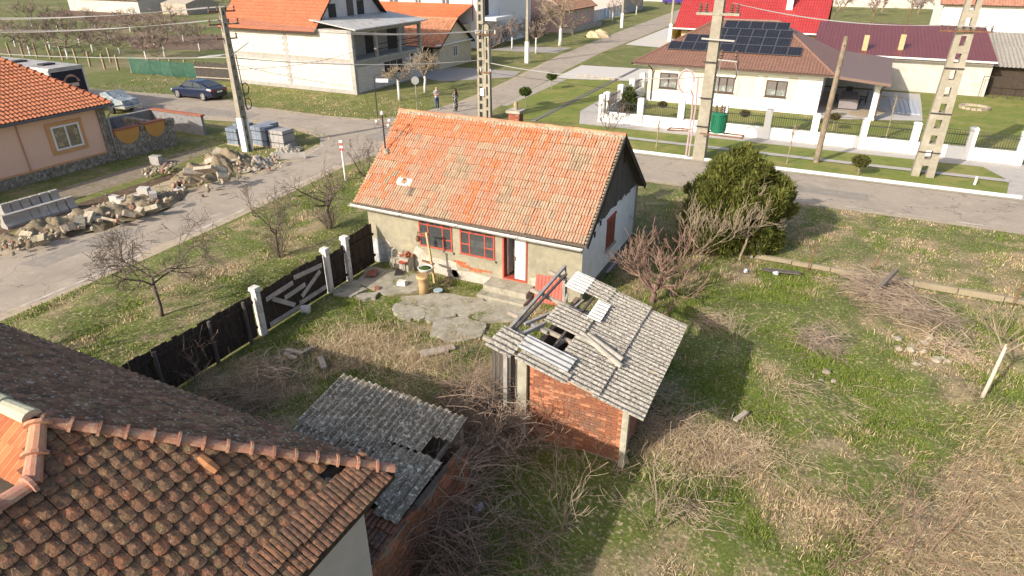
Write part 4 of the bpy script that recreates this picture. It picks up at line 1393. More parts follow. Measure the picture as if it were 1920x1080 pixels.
# ================================================================ houses around
def gable_house(name, label, u0, u1, v0, v1, h, rh, axis, wall, roofm, rc, over=.4, pitch=.2, amp=.025, row=.35, gable=None, cj=.2, step=.02, shape='sin', cat='house', ridge=True):
    """simple gabled house: axis of the ridge 'u' or 'v'"""
    t = thing(name, label, cat, ((u0 + u1) / 2, (v0 + v1) / 2, 0))
    mb = MB()
    mb.box(u0, u1, v0, v1, 0, h)
    wl = mb.build('wall', wall, t)
    if axis == 'u':
        m_ = (v0 + v1) / 2
        half = m_ - v0
        k = (rh - h) / half
        for a in (u0, u1 - .12):
            MB().prism([(v0, h), (v1, h), (m_, rh - .05)], 'x', a, a + .12).build('gable', gable or wall, wl)
        sl = math.hypot(half + over, (half + over) * k)
        ez = h - over * k
        f = wave_roof((u0 - over, v0 - over, ez + .04), (1, 0, 0), (0, half, rh - h), u1 - u0 + 2 * over, sl, pitch, amp, row, step, colr=rc, cj=cj, shape=shape)
        wave_roof((u1 + over, v1 + over, ez + .04), (-1, 0, 0), (0, -half, rh - h), u1 - u0 + 2 * over, sl, pitch, amp, row, step, colr=rc, cj=cj, mb=f, shape=shape)
        und = MB().prism([(v0 - over, ez), (m_, rh), (v1 + over, ez), (v1 + over, ez - .06), (m_, rh - .06), (v0 - over, ez - .06)], 'x', u0 - over, u1 + over)
        ra, rb = (u0 - over, m_, rh + .03), (u1 + over, m_, rh + .03)
    else:
        m_ = (u0 + u1) / 2
        half = m_ - u0
        k = (rh - h) / half
        for a in (v0, v1 - .12):
            MB().prism([(u0, h), (u1, h), (m_, rh - .05)], 'y', a, a + .12).build('gable', gable or wall, wl)
        sl = math.hypot(half + over, (half + over) * k)
        ez = h - over * k
        f = wave_roof((u0 - over, v1 + over, ez + .04), (0, -1, 0), (half, 0, rh - h), v1 - v0 + 2 * over, sl, pitch, amp, row, step, colr=rc, cj=cj, shape=shape)
        wave_roof((u1 + over, v0 - over, ez + .04), (0, 1, 0), (-half, 0, rh - h), v1 - v0 + 2 * over, sl, pitch, amp, row, step, colr=rc, cj=cj, mb=f, shape=shape)
        und = MB().prism([(u0 - over, ez), (m_, rh), (u1 + over, ez), (u1 + over, ez - .06), (m_, rh - .06), (u0 - over, ez - .06)], 'y', v0 - over, v1 + over)
        ra, rb = (m_, v0 - over, rh + .03), (m_, v1 + over, rh + .03)
    rf_ = und.build('roof', wood_dark, t)
    f.build('roof_cover', roofm, rf_)
    if ridge:
        MB().tube([ra, rb], .1, 6, c=rc).build('ridge', roofm, rf_)
    return t, wl, rf_


def simple_window(t, O, D, Nn, w_, h_, frame=None, pane=None, bars=(.5,), name='window', fw=.07):
    return window(t, O, D, Nn, w_, h_, frame or white, pane or glass, bars_v=bars, fw=fw, depth=.04, name=name)


# ---------------------------------------------------------------- peach house by the side street
peach = mat('peach_render', (.80, .52, .38), [((.74, .47, .34), 1.0, .5, .75)], bump=.1, bscale=40, var=.04, vscale=1)
peach_d = mat('ochre_trim', (.62, .33, .15), var=.06)
stonem = mat('rubble_plinth', (.24, .205, .165), [((.38, .335, .28), 4.5, .5, .58), ((.11, .09, .075), 6, .52, .6), ((.30, .21, .13), 3, .6, .68)], bump=1, bscale=8, var=.3, vscale=6)
PE = thing('peach_house', 'peach rendered house with orange tile roof and stone plinth beside the street', 'house', (-41, 18, 0))
mb = MB()
mb.box(-46, -36.5, 2, 23.0, 0, 3.1)
pw = mb.build('wall', peach, PE)
MB().box(-46.05, -36.38, 1.95, 23.06, 0, .52).build('plinth', stonem, pw)
MB().box(-36.5, -36.42, 2, 23.0, .52, .60).build('plinth_band', peach_d, pw)
MB().box(-36.72, -36.40, 22.66, 23.08, .52, 3.0).build('stone_quoin', stonem, pw)
MB().box(-36.51, -36.44, 18.42, 18.47, .6, 3.0).build('render_joint', mat('peach_joint', (.5, .28, .18), var=.02), pw)
for (v0, v1) in ((20.0, 21.5), (15.2, 16.75)):
    MB().box(-36.53, -36.45, v0 - .22, v1 + .22, 1.05, 2.68).build('window_surround', peach_d, pw)
    wd = simple_window(PE, (-36.45, v0, 1.25), (0, 1, 0), (1, 0, 0), v1 - v0, 1.25, white, mat('painted_mirror_glass', (.22, .19, .13), [((.10, .085, .05), 1.5, .5, .56), ((.40, .33, .2), 3, .55, .6)], rough=.12, spec=.6, var=.2), bars=(.5,), fw=.09)  # tan and dark reflections painted into the pane colour
mb = MB()
er, ez, rk = -36.1, 3.15, .46
ar = -41.2
az = ez + (er - ar) * rk
HV = 2.25                                        # plan run of the steep end hip
mb.add([(er, 23.4, ez - .05), (er, 0, ez - .05), (ar, 0, az - .05), (ar, 23.4 - HV, az - .05)], [(0, 3, 2, 1)])
mb.add([(er, 23.4, ez - .05), (ar, 23.4 - HV, az - .05), (2 * ar - er, 23.4, ez - .05)], [(0, 2, 1)])
mb.add([(2 * ar - er, 23.4, ez - .05), (ar, 23.4 - HV, az - .05), (ar, 0, az - .05), (2 * ar - er, 0, ez - .05)], [(0, 3, 2, 1)])
pr_ = mb.build('roof', wood_dark, PE)
sl = math.hypot(er - ar, az - ez)
wave_roof((er, 4, ez), (0, 1, 0), (ar - er, 0, az - ez), 19.4, sl, pitch=.215, amp=.05, row=.33, step=.035, colr=(.46, .175, .09), cj=.14,
          tmax=lambda s_: min(sl, max(0, (19.4 - s_)) / HV * sl)).build('roof_cover', tile_new, pr_, kind='stuff')
s2 = math.hypot(HV, az - ez)
wave_roof((er, 23.4, ez), (-1, 0, 0), (0, -HV, az - ez), 2 * (er - ar), s2, pitch=.215, amp=.05, row=.33, step=.035, colr=(.5, .17, .08), cj=.14,
          tmax=lambda s_: s2 * min(s_, 2 * (er - ar) - s_) / (er - ar)).build('roof_cover', tile_new, pr_, kind='stuff')
wave_roof((2 * ar - er, 23.4, ez), (0, -1, 0), (er - ar, 0, az - ez), 19.4, sl, pitch=.43, amp=.05, row=.66, step=.035, colr=(.5, .17, .08), cj=.14,
          tmax=lambda s_: min(sl, max(0, s_) / HV * sl)).build('roof_cover', tile_new, pr_, kind='stuff')
ridge_tiles(pr_, (er, 23.42, ez + .03), (ar, 23.4 - HV, az + .04), 16, .13, tile_new, (.42, .15, .08), name='hip_tile')
mb = MB()
mb.box(er - .02, er + .11, 2, 23.5, ez - .13, ez - .01)
mb.box(-46, er, 23.40, 23.5, ez - .13, ez - .012)
mb.build('gutter', mat('anthracite_gutter', (.11, .115, .125), rough=.45, var=.1), pr_)
MB().tube([(er + .05, 23.3, ez - .1), (er + .05, 23.32, ez - .3), (-36.33, 23.12, ez - .75), (-36.33, 23.12, .1)], .05, 7).build('downpipe', grey_metal, pr_)
MB().tube([(er + .05, 23.3, ez - .2), (er + .3, 23.9, ez - .15)], .05, 6).build('downpipe_arm', grey_metal, pr_)
# garden wall with scooped panels on rubble
GWl = thing('garden_wall', 'low rubble stone garden wall with ochre scooped panels', 'wall', (-36.3, 25, 0))
mb = MB()
mb.box(-36.45, -36.15, 23.12, 27.0, 0, 1.30)
mb.box(-40.5, -36.45, 26.72, 27.0, 0, 1.30)
mb.box(-36.5, -36.1, 26.45, 27.05, 1.3, 1.62)
mb.box(-36.48, -36.12, 24.75, 25.0, 1.3, 1.6)
gb = mb.build('rubble_wall', stonem, GWl)
for (v0, v1) in ((23.2, 24.7), (25.05, 26.4)):
    P_ = [(v0, 1.62), (v1, 1.62)] + [((v0 + v1) / 2 + (v1 - v0) / 2 * math.cos(math.pi * k / 8), 1.62 - .85 * math.sin(math.pi * k / 8)) for k in range(1, 8)]
    MB().prism(P_, 'x', -36.40, -36.13).build('ochre_panel', mat('ochre_panel', (.56, .29, .085), var=.06), gb)
    MB().box(-36.5, -36.08, v0, v1, 1.62, 1.70).build('coping', tile_new and mat('red_coping', (.36, .14, .09), var=.15), gb)
mb = MB()
mb.box(-41.5, -41.2, 23.2, 29.5, 0, 1.25)
mb.box(-41.2, -36.5, 29.3, 29.5, 0, 1.2)
yb = mb.build('block_wall', mat('grey_block_wall', (.27, .26, .26), [((.19, .18, .18), 3, .5, .6)], bump=.4, var=.15), GWl)
for i in range(12):
    MB().obox((-41.0 + i * .4, 29.4, 1.28), (.38, .34, .09), Matrix.Rotation(R.uniform(-.05, .05), 3, 'Y')).build('coping_tile', MATS['red_coping'], yb)

# ---------------------------------------------------------------- unfinished house of white blocks
BH = thing('block_house', 'unfinished house of bare white blocks with orange roof and open balcony', 'house', (-43, 50, 0))
bu0, bu1, bv0, bv1, bz = -50.2, -36.2, 44.85, 55.2, 5.05
mb = MB()
mb.box(bu0, bu1 - 1.9, bv0, bv1, 0, bz)
mb.box(bu1 - 1.9, bu1, bv0, bv1, 0, 2.62)
mb.box(bu1 - 1.9, bu1, bv0, bv0 + .25, 2.62, bz)
bwall = mb.build('wall', blockjoint, BH)
def bskip2(c_, z):
    return False
brick_wall(bwall, (bu0, bv0, .3), (1, 0, 0), (0, -1, 0), bu1 - bu0 - .3, 4.75, bl=.62, bh=.25, gap=.016, depth=.06, colr=(.58, .545, .495), cj=.08, m=blockm, name='block',
           skip=lambda c_, z: abs(c_ - 6.9) < .16 or 2.3 < z < 2.62, limit=300, stuffname='distant_blocks', proud=.012)
brick_wall(bwall, (bu1, bv0 + .35, .1), (0, 1, 0), (1, 0, 0), bv1 - bv0 - .4, 2.2, bl=.62, bh=.25, gap=.016, depth=.06, colr=(.55, .52, .49), cj=.08, m=blockm, name='block',
           skip=lambda c_, z: 4.0 < c_ < 7.2 and .85 < z < 2.2, limit=60, stuffname='distant_blocks', proud=.012, seed=9)
conc_grey = mat('shuttered_concrete', (.36, .345, .325), [((.28, .265, .25), 2, .5, .7)], bump=.3, var=.12)
mb = MB()
mb.box(bu1 - .3, bu1 + .03, bv0 - .03, bv0 + .3, 0, bz)
mb.box(bu0, bu1 - .3, bv0 - .02, bv0 + .04, 2.35, 2.62)
mb.box(-43.45, -43.15, bv0 - .02, bv0 + .04, 0, 2.35)
mb.box(-43.45, -43.15, bv0 - .02, bv0 + .04, 2.62, bz)
mb.box(bu0, bu1 - .3, bv0 - .025, bv0 + .04, 0, .28)
mb.build('concrete_frame', conc_grey, bwall)
mb = MB()
mb.box(bu1 - 1.9, bu1 + .05, bv0 + .3, bv1 + .05, 2.45, 2.66)
mb.build('balcony_floor', conc_grey, BH)
for v in (bv0 + 3.4, bv0 + 6.9, bv1 - .15):
    MB().box(bu1 - .28, bu1 - .02, v - .13, v + .13, 2.66, bz - .06).build('column', conc_grey, BH)
MB().box(bu1 - .3, bu1, bv0 + .3, bv1, bz - .3, bz - .02).build('beam', conc_grey, BH)
for z in (3.2, 3.6):
    MB().box(bu1 - .2, bu1 - .14, bv0 + 3.4, bv1, z, z + .06).build('guard_rail', wood_dark, BH)
for (v, z, w_, h_) in ((bv0 + 4.0, .85, 3.0, 1.35),):
    window(BH, (bu1 + .01, v, z), (0, 1, 0), (1, 0, 0), w_, h_, conc_grey, mat('dark_opening', (.06, .052, .048), var=.2), bars_v=(.33, .66), fw=.1, depth=.03)
for (v, w_) in ((bv0 + 1.2, 1.0), (bv0 + 4.2, 1.6), (bv0 + 7.5, 1.6)):
    MB().box(bu1 - 1.92, bu1 - 1.88, v, v + w_, 2.7, 4.6).build('doorway', MATS['dark_opening'], BH)
MB().box(bu1 - .05, bu1 + .012, bv0 + 8.2, bv0 + 8.8, 1.5, 2.3).build('doorway', MATS['dark_opening'], BH)
# roof: big orange slope, gable wall set back above the balcony
rz0, rzt = 5.15, 10.2
ru1 = -39.6
mid = (bv0 + bv1) / 2
mb = MB().prism([(bv0 - .45, rz0 - .4), (mid, rzt), (bv1 + .45, rz0 - .4), (bv1 + .45, rz0 - .5), (mid, rzt - .1), (bv0 - .45, rz0 - .5)], 'x', bu0 - .4, ru1)
br = mb.build('roof', wood_dark, BH)
S_ = Vector((0, mid - bv0 + .45, rzt - rz0 + .4))
wave_roof((bu0 - .4, bv0 - .45, rz0 - .36), (1, 0, 0), S_, ru1 - bu0 + .4, S_.length, pitch=.21, amp=.05, row=.36, step=.035, colr=(.46, .165, .085), cj=.08).build('roof_cover', tile_new, br, kind='stuff')
MB().prism([(bv0 + .1, bz), (bv1 - .1, bz), (mid, rzt - .35)], 'x', ru1 - .75, ru1 - .5).build('gable', mat('gable_block', (.62, .59, .55), [((.48, .45, .42), 1.5, .5, .7)], bump=.3, var=.06), br)
for (v, z) in ((mid - 3.0, 5.5), (mid + .9, 5.6)):
    MB().box(ru1 - .52, ru1 - .48, v, v + 1.0, z, z + 1.3).build('gable_opening', MATS['dark_opening'], br)
MB().box(ru1 - .55, ru1 - .40, mid - .5, mid + .3, 5.3, 8.6).build('gable_post', wood_grey, br)
P0 = (ru1 - .6, bv0 - .3, 5.55)
mb = MB()
mb.add([(ru1 - .7, bv0 - .1, 5.75), (bu1 + .55, bv0 - .1, 5.15), (bu1 + .55, bv1 + .4, 5.15), (ru1 - .7, bv1 + .4, 5.75),
        (ru1 - .7, bv0 - .1, 5.68), (bu1 + .55, bv0 - .1, 5.06), (bu1 + .55, bv1 + .4, 5.06), (ru1 - .7, bv1 + .4, 5.68)], [(0, 1, 2, 3), (4, 7, 6, 5), (0, 4, 5, 1), (1, 5, 6, 2)])
mb.build('balcony_roof', mat('patched_tin', (.46, .46, .45), [((.33, .15, .09), 1.1, .60, .63), ((.36, .36, .35), .6, .5, .7)], rough=.6, bump=.2, var=.1), BH)
# ---------------------------------------------------------------- cream cottage, white two-storey house, pink houses
cream = mat('cream_render', (.58, .51, .36), [((.52, .45, .31), 1, .5, .7)], var=.05)
t, wl, rf_ = gable_house('cream_cottage', 'small cream cottage with weathered orange tile roof behind the block house', -45, -36.9, 59.4, 66.0, 2.35, 4.6, 'u', cream, tile, (.50, .22, .12), over=.35, pitch=.24, amp=.06, row=.36, cj=.25, step=.04)
simple_window(t, (-36.88, 62.0, .95), (0, 1, 0), (1, 0, 0), .95, 1.1)
for (u, w_) in ((-41.5, 1.1), (-38.9, 1.2)):
    MB().box(u, u + w_, 59.36, 59.42, .1, 2.0).build('door', wood_dark, t)
MB().box(-37.0, -36.6, 58.9, 66.5, 2.32, 2.42).build('verge_board', white, t)
whiteh = mat('white_render', (.78, .77, .76), var=.03)
t, wl, rf_ = gable_house('white_house', 'tall white two storey house with orange tiled wing', -56, -41.5, 76, 92, 6.8, 9.5, 'v', whiteh, tile_new, (.5, .17, .08))
for (u, z, w_, h_) in ((-54.5, 4.9, 1.5, 1.2), (-50.5, 4.9, 1.0, 1.2), (-46.5, 4.9, 1.2, 1.2)):
    simple_window(t, (u, 75.97, z), (1, 0, 0), (0, -1, 0), w_, h_)
MB().box(-41.5, -39.4, 77, 82, 3.2, 3.6).build('balcony', whiteh, t)
for (v, z) in ((78, .2), (78, 3.7)):
    MB().box(-41.52, -41.46, v, v + 1.0, z, z + 2.2).build('doorway', MATS['dark_opening'], t)
MB().box(-56.5, -42.5, 69.5, 76, 0, 2.9).build('wing_wall', cream, t)
wave_roof((-57, 68.9, 2.85), (1, 0, 0), (0, 7, 2.2), 15.0, 7.6, pitch=.25, amp=.06, row=.38, step=.04, colr=(.52, .18, .08), cj=.1).build('wing_roof', tile_new, t)
for (u, w_) in ((-48.5, .9), (-45.3, 1.8)):
    MB().box(u, u + w_, 69.46, 69.5, .9, 2.2).build('window', MATS['dark_opening'], t)
MB().tube([(-42.1, 76, 6.6), (-42.1, 75.95, 3.2)], .06, 6).build('downpipe', red_paint, t)
pink = mat('pink_render', (.56, .37, .32), [((.48, .30, .26), 1, .5, .7)], var=.06)
t, wl, rf_ = gable_house('pink_house', 'pink house with brown tiled gable roof by the far street', -47.5, -38.6, 98, 111.3, 3.3, 6.3, 'v', pink, tile, (.30, .16, .11), over=.4, pitch=.25, amp=.05, row=.38)
for v in (102.2, 107.3):
    simple_window(t, (-38.57, v, 1.2), (0, 1, 0), (1, 0, 0), 1.1, 1.6, white, glass)
MB().box(-38.6, -37.4, 98, 112, 0, .55).build('plinth', concrete, t)
t, wl, rf_ = gable_house('salmon_house', 'salmon coloured house with brown tiles behind the white house', -60, -44, 113, 122, 3.6, 6.2, 'u', mat('salmon_render', (.60, .34, .28), var=.05), tile, (.32, .17, .11), over=.4, pitch=.25, amp=.05, row=.38)
for u in (-57, -52, -48):
    simple_window(t, (u, 112.97, 1.2), (1, 0, 0), (0, -1, 0), 1.2, 1.5)
# printed banner fence further up the street
mb = MB()
for i in range(9):
    v = 113 + i * 1.9
    MBp = mb.box(-39.55, -39.5, v + .05, v + 1.85, .3, 2.1, c=R.choice(((.62, .62, .66), (.66, .60, .58), (.45, .52, .66), (.68, .66, .66))))
mb.build('banner_fence', mat('banner_print', (1, 1, 1), [((.38, .46, .66), 1.3, .56, .6), ((.66, .40, .34), 1.7, .6, .64)], vcol=True, var=.1), label='pale printed banner fence beyond the pink house', cat='fence')
gable_house('far_house', 'far grey house with brown roof beyond the banner fence', -52, -41, 135, 150, 3.2, 5.8, 'v', mat('grey_render', (.42, .38, .36), var=.05), tile, (.30, .17, .12))
gable_house('far_farm', 'far white farm building beyond the orchard', -150, -128, 94, 106, 2.6, 5.0, 'u', mat('dirty_white', (.52, .49, .43), [((.40, .37, .31), .6, .5, .7)], var=.1), eternit, (.4, .4, .4), pitch=.6, amp=.05, row=1.5)
MB().prism([(96, 0), (104, 0), (104, 2.0), (100, 3.0), (96, 2.0)], 'x', -124, -117).build('far_barn', wood_pale, label='low pale barn beside the far farm building', cat='barn')

# ---------------------------------------------------------------- white bungalow with solar panels
wr = mat('bright_white_render', (.80, .795, .78), var=.02)
JW = thing('white_bungalow', 'white bungalow with brown hipped roof carrying solar panels', 'house', (-7, 59, 0))
ju0, ju1, jv0, jv1 = -13.6, -.85, 53.2, 66.0
mb = MB()
mb.box(ju0, ju1, jv0, jv1, 0, 2.9)
jw = mb.build('wall', wr, JW)
bm = mat('brown_window', (.085, .06, .05), rough=.4, var=.1)
clad = mat('stone_cladding', (.60, .545, .46), [((.54, .48, .40), 3, .5, .7)], bump=.3, bscale=15, var=.05)
curtain = mat('window_curtain', (.20, .22, .21), [((.36, .37, .35), 4, .5, .6)], rough=.15, spec=.5, var=.1)
slat = mat('roller_shutter', (.17, .15, .14), var=.05)
for k, px in enumerate(((1238, 1272), (1335, 1380), (1440, 1481))):
    a = on_v(px[0], 140, jv0)[0]
    b = on_v(px[1], 140, jv0)[0]
    z0, z1 = 1.08, 2.25
    ext = (.9, .5) if k == 0 else (1.4, 1.6) if k == 1 else (.3, .6)
    # horizontal cladding boards round the window
    nb = 7
    for i in range(nb):
        zz = z0 - .25 + i * .245
        for (p, q) in ((a - ext[0], a), (b, b + ext[1])):
            MB().box(p, q, jv0 - .03, jv0, zz, zz + .23).build('cladding_board', clad, jw)
    wdw = window(JW, (a, jv0 - .0, z0), (1, 0, 0), (0, -1, 0), b - a, z1 - z0, bm, curtain, bars_v=(.5,) if k != 1 else (.35, .68), fw=.09, depth=.04)
    for i in range(6):
        MB().box(a + .08, b - .08, jv0 - .034, jv0 - .02, z1 - .1 - i * .11, z1 - .1 - i * .11 + .098).build('shutter_slat', slat, wdw)
    MB().box(a - .05, b + .05, jv0 - .12, jv0 - .045, z0 - .05, z0 - .002).build('sill', bm, wdw)
# hipped roof
jE = (-14.75, -.2, 52.55, 66.7, 2.95)
jR = (-9.85, -5.0, 59.3, 5.75)
brown = (.205, .115, .085)
bt = mat('brown_roof_sheet', (1, 1, 1), [((.24, .14, .105), 2, .5, .75)], vcol=True, rough=.5, spec=.35, var=.08)
mb = MB()
L_, R_ = (jR[0], jR[2], jR[3] - .05), (jR[1], jR[2], jR[3] - .05)
c_ = [(jE[0], jE[2], 2.9), (jE[1], jE[2], 2.9), (jE[1], jE[3], 2.9), (jE[0], jE[3], 2.9)]
mb.add(c_ + [L_, R_], [(0, 1, 5, 4), (1, 2, 5), (2, 3, 4, 5), (3, 0, 4), (3, 2, 1, 0)])
jr = mb.build('roof', wood_dark, JW)
Sf = Vector((0, jR[2] - jE[2], jR[3] - jE[4]))
sl = Sf.length
Lf = jE[1] - jE[0]
def jmax(s_):
    return sl * min(1, s_ / (jR[0] - jE[0]), (Lf - s_) / (jE[1] - jR[1]))
wave_roof((jE[0], jE[2], jE[4]), (1, 0, 0), Sf, Lf, sl, pitch=.23, amp=.05, row=.4, step=.03, colr=brown, cj=.03, tmax=jmax).build('roof_cover', bt, jr, kind='stuff')
Sl = Vector((jR[0] - jE[0], 0, jR[3] - jE[4]))
wave_roof((jE[0], jE[3], jE[4]), (0, -1, 0), Sl, jE[3] - jE[2], Sl.length, pitch=.23, amp=.05, row=.4, step=.03, colr=brown, cj=.03,
          tmax=lambda s_: Sl.length * min(s_ / (jE[3] - jR[2]), (jE[3] - jE[2] - s_) / (jR[2] - jE[2]))).build('roof_cover', bt, jr, kind='stuff')
Sr = Vector((jR[1] - jE[1], 0, jR[3] - jE[4]))
wave_roof((jE[1], jE[2], jE[4]), (0, 1, 0), Sr, jE[3] - jE[2], Sr.length, pitch=.55, amp=.03, row=9, step=.0, colr=brown, cj=.03, shape='seam',
          tmax=lambda s_: Sr.length * min(s_ / (jR[2] - jE[2]), (jE[3] - jE[2] - s_) / (jE[3] - jR[2]))).build('roof_cover', bt, jr, kind='stuff')
mb = MB()
for a, b in (((jE[0], jE[2], 2.98), (jR[0], jR[2], jR[3] + .04)), ((jE[1], jE[2], 2.98), (jR[1], jR[2], jR[3] + .04)), ((jR[0], jR[2], jR[3] + .04), (jR[1], jR[2], jR[3] + .04)), ((jE[0], jE[3], 2.98), (jR[0], jR[2], jR[3] + .04))):
    mb.tube([a, b], .1, 7, c=brown)
mb.build('ridge_caps', bt, jr)
mb = MB()
mb.box(jE[0] - .1, jE[1] + .1, jE[2] - .12, jE[2], 2.84, 2.95)
mb.box(jE[0] - .12, jE[0], jE[2] - .12, jE[3], 2.84, 2.952)
mb.build('gutter', mat('brown_gutter', (.10, .07, .06), rough=.4, var=.05), jr)
MB().box(jE[0], jE[1], jE[2], jv0, 2.78, 2.84).build('soffit', white, jr)
MB().tube([(ju0 + .1, jE[2] - .05, 2.85), (ju0 + .35, jE[2] + .35, 2.45), (ju0 + .35, jv0 - .08, 2.2), (ju0 + .35, jv0 - .08, .1)], .055, 6).build('downpipe', MATS['brown_gutter'], jr)
# solar panels laid on the front slope
pan = mat('solar_cell', (.013, .013, .018), rough=.4, spec=.6, var=.15, vscale=1.5)
prim = mat('panel_rim', (.16, .16, .18), rough=.4, metal=.5, var=.05)
Su = Sf.normalized()
Nu = Vector((0, -Su.z, Su.y))
Bm = Matrix((Vector((1, 0, 0)), Su, Nu)).transposed()
pmb = MB()
pmb.obox((0, 0, 0), (1.0, 1.0, .035))
frame_me = mesh_of(pmb, 'solar_panel', prim)
def panel_at(px, py, wide=1.08, tall=1.5, t=None):
    # place on the slope plane
    d = _ray(px, py)
    k = Sf.z / Sf.y
    tt = (jE[4] - jE[2] * k - CAM_H) / (d[2] - d[1] * k)
    return Vector((tt * d[0], tt * d[1], CAM_H + tt * d[2]))
rows_ = [(2, -12.25, 11, .95), (3.05, -11.9, 10, .95), ]
PWd, PHt = 1.06, 1.28
base = panel_at(1250, 96)
right = panel_at(1500, 111)
nA = 10
wA = (right.x - base.x) / nA
vstart = (base.y - jE[2]) / Su.y
cnt = 0
lay = [(0, 0, nA), (1, 1, nA - 1), (2, 3, nA - 1), (3, 3.6, nA - 1.4)]
for (r_, c0, c1) in lay:
    c = c0
    while c < c1 - .01:
        s_ = base.x + (c + .5) * wA
        tpos = vstart + .15 + (r_ + .5) * 1.22
        ctr = Vector((s_, jE[2], jE[4])) + Su * tpos + Nu * .14
        M = Matrix.Translation(ctr) @ Bm.to_4x4()
        f = MB()
        f.obox((0, 0, 0), (wA - .02, 1.20, .035))
        f.v = [tuple(M @ Vector(q)) for q in f.v]
        po = f.build('solar_panel', prim, jr)
        f = MB()
        for i in range(4):
            for j in range(6):
                f.obox(((i - 1.5) * (wA - .08) / 4, (j - 2.5) * 1.14 / 6, .019), ((wA - .08) / 4 - .012, 1.14 / 6 - .012, .006))
        f.v = [tuple(M @ Vector(q)) for q in f.v]
        f.build('solar_cells', pan, po)
        c += 1
# terrace roof, posts, furniture
mb = MB()
cp = [(-.25, 52.6, 2.95), (3.35, 51.2, 2.85), (3.85, 65.0, 2.85), (-.25, 66.5, 3.1)]
mb.add(cp + [(p[0], p[1], p[2] - .2) for p in cp], [(0, 1, 2, 3), (7, 6, 5, 4), (0, 4, 5, 1), (1, 5, 6, 2), (2, 6, 7, 3), (3, 7, 4, 0)])
mb.build('terrace_roof', mat('brown_sheet', (.175, .115, .095), rough=.5, var=.05), JW)
for (u, v) in ((2.75, 53.2), (3.2, 64.4)):
    MB().box(u - .2, u + .2, v - .2, v + .2, 0, 2.68).build('terrace_post', wr, JW)
MB().tube([(3.2, 51.6, 2.7), (2.95, 52.9, 2.2), (2.95, 52.95, .2)], .06, 6).build('downpipe', MATS['brown_gutter'], JW)
sheet('terrace', [(-.85, 52.0), (6.2, 54.5), (6.6, 65.8), (-.85, 66)], .016, mat('terrace_tiles', (.46, .44, .415), [((.38, .31, .22), .25, .54, .58)], var=.08))
tb_ = thing('terrace_table', 'long terrace table under a grey cloth below the brown canopy', 'table', (1.0, 58, 0))
MB().box(.55, 1.75, 56.2, 60.0, .72, .78).build('tabletop', mat('grey_cloth', (.24, .215, .225), var=.1), tb_)
MB().box(.5, 1.8, 56.15, 57.2, .1, .74).build('cloth_drop', MATS['grey_cloth'], tb_)
for (u, v) in ((.65, 59.8), (1.65, 59.8), (.65, 57.5), (1.65, 57.5)):
    MB().box(u - .04, u + .04, v - .04, v + .04, 0, .72).build('leg', dark_metal, tb_)
for k, (u, v, r_) in enumerate(((2.2, 58.6, 1), (2.2, 59.8, 1), (.1, 58.5, -1), (.1, 59.7, -1), (1.1, 60.7, 0))):
    t = thing('terrace_chair', 'black terrace chair at the long covered table', 'chair', (u, v, 0), group='black chairs at the terrace table')
    MB().box(u - .24, u + .24, v - .24, v + .24, .42, .47).build('seat', dark_metal, t)
    if r_:
        MB().box(u + r_ * .22 - .02, u + r_ * .22 + .02, v - .24, v + .24, .47, 1.0).build('backrest', dark_metal, t)
    else:
        MB().box(u - .24, u + .24, v + .2, v + .24, .47, 1.0).build('backrest', dark_metal, t)
    for (a, b) in ((-.2, -.2), (.2, -.2), (-.2, .2), (.2, .2)):
        MB().box(u + a - .02, u + a + .02, v + b - .02, v + b + .02, 0, .42).build('leg', dark_metal, t)
mb = MB()
for i in range(6):
    mb.box(4.2 + i * .32, 4.47 + i * .32, 56.5, 62, .018, .07)
mb.build('folded_tarpaulin', mat('blue_grey_tarp', (.40, .44, .50), [((.52, .55, .60), .8, .5, .7)], var=.08, rough=.5), label='blue grey tarpaulin spread on the terrace paving', cat='tarpaulin')
# garden lawn, flower ring
sheet('lawn', [(-12.8, 44.75), (22, 44.9), (22, 66.2), (6.7, 66.2), (6.0, 53), (-.5, 51.6), (-13.2, 52.8), (-13.4, 50)], .02, lawnm)
mb = MB()
for i in range(18):
    a = 2 * math.pi * i / 18
    mb.obox((9.95 + .95 * math.cos(a), 61.0 + .95 * math.sin(a), .1), (.18, .3, .2), a, c=jit((.36, .30, .23), .2))
mb.build('stone_ring', rubble, label='round stone border in the bungalow lawn', cat='stone ring')
# white wall with pillars and railings
WF = 44.45
pil = [-14.45, -11.68, -8.9, -6.15, -3.4, -.63, 2.1, 4.8, 7.6, 10.05]
pu = None
for i, u in enumerate(pil):
    t = thing('fence_pillar', 'square white pillar of the front garden wall', 'pillar', (u, WF, 0), group='white pillars of the front garden wall') if i not in (0,) else thing('fence_pillar', 'white corner pillar where garden wall turns along side lawn', 'pillar', (u, WF, 0))
    MB().box(u - .2, u + .2, WF - .2, WF + .2, 0, 1.76).build('shaft', wr, t)
    MB().obox((u, WF, 1.80), (.46, .46, .09), None, taper=.7).build('cap', wr, t)
for i in range(len(pil) - 1):
    a, b = pil[i] + .2, pil[i + 1] - .2
    t = thing('railing_wall', 'low white garden wall panel topped with dark spiked railings', 'wall', ((a + b) / 2, WF, 0), group='railed panels of the front garden wall')
    MB().box(a, b, WF - .1, WF + .1, 0, .72).build('low_wall', wr, t)
    for z in (.82, 1.36):
        MB().box(a, b, WF - .02, WF + .02, z, z + .04).build('rail', dark_metal, t)
    mb = MB()
    n_ = int((b - a) / .125)
    for k in range(n_):
        u = a + (b - a) * (k + .5) / n_
        mb.box(u - .011, u + .011, WF - .011, WF + .011, .74, 1.52 + .05 * (k % 2))
    mb.build('bars', dark_metal, t)
sidep = [45.6, 48.9, 51.9, 54.9]
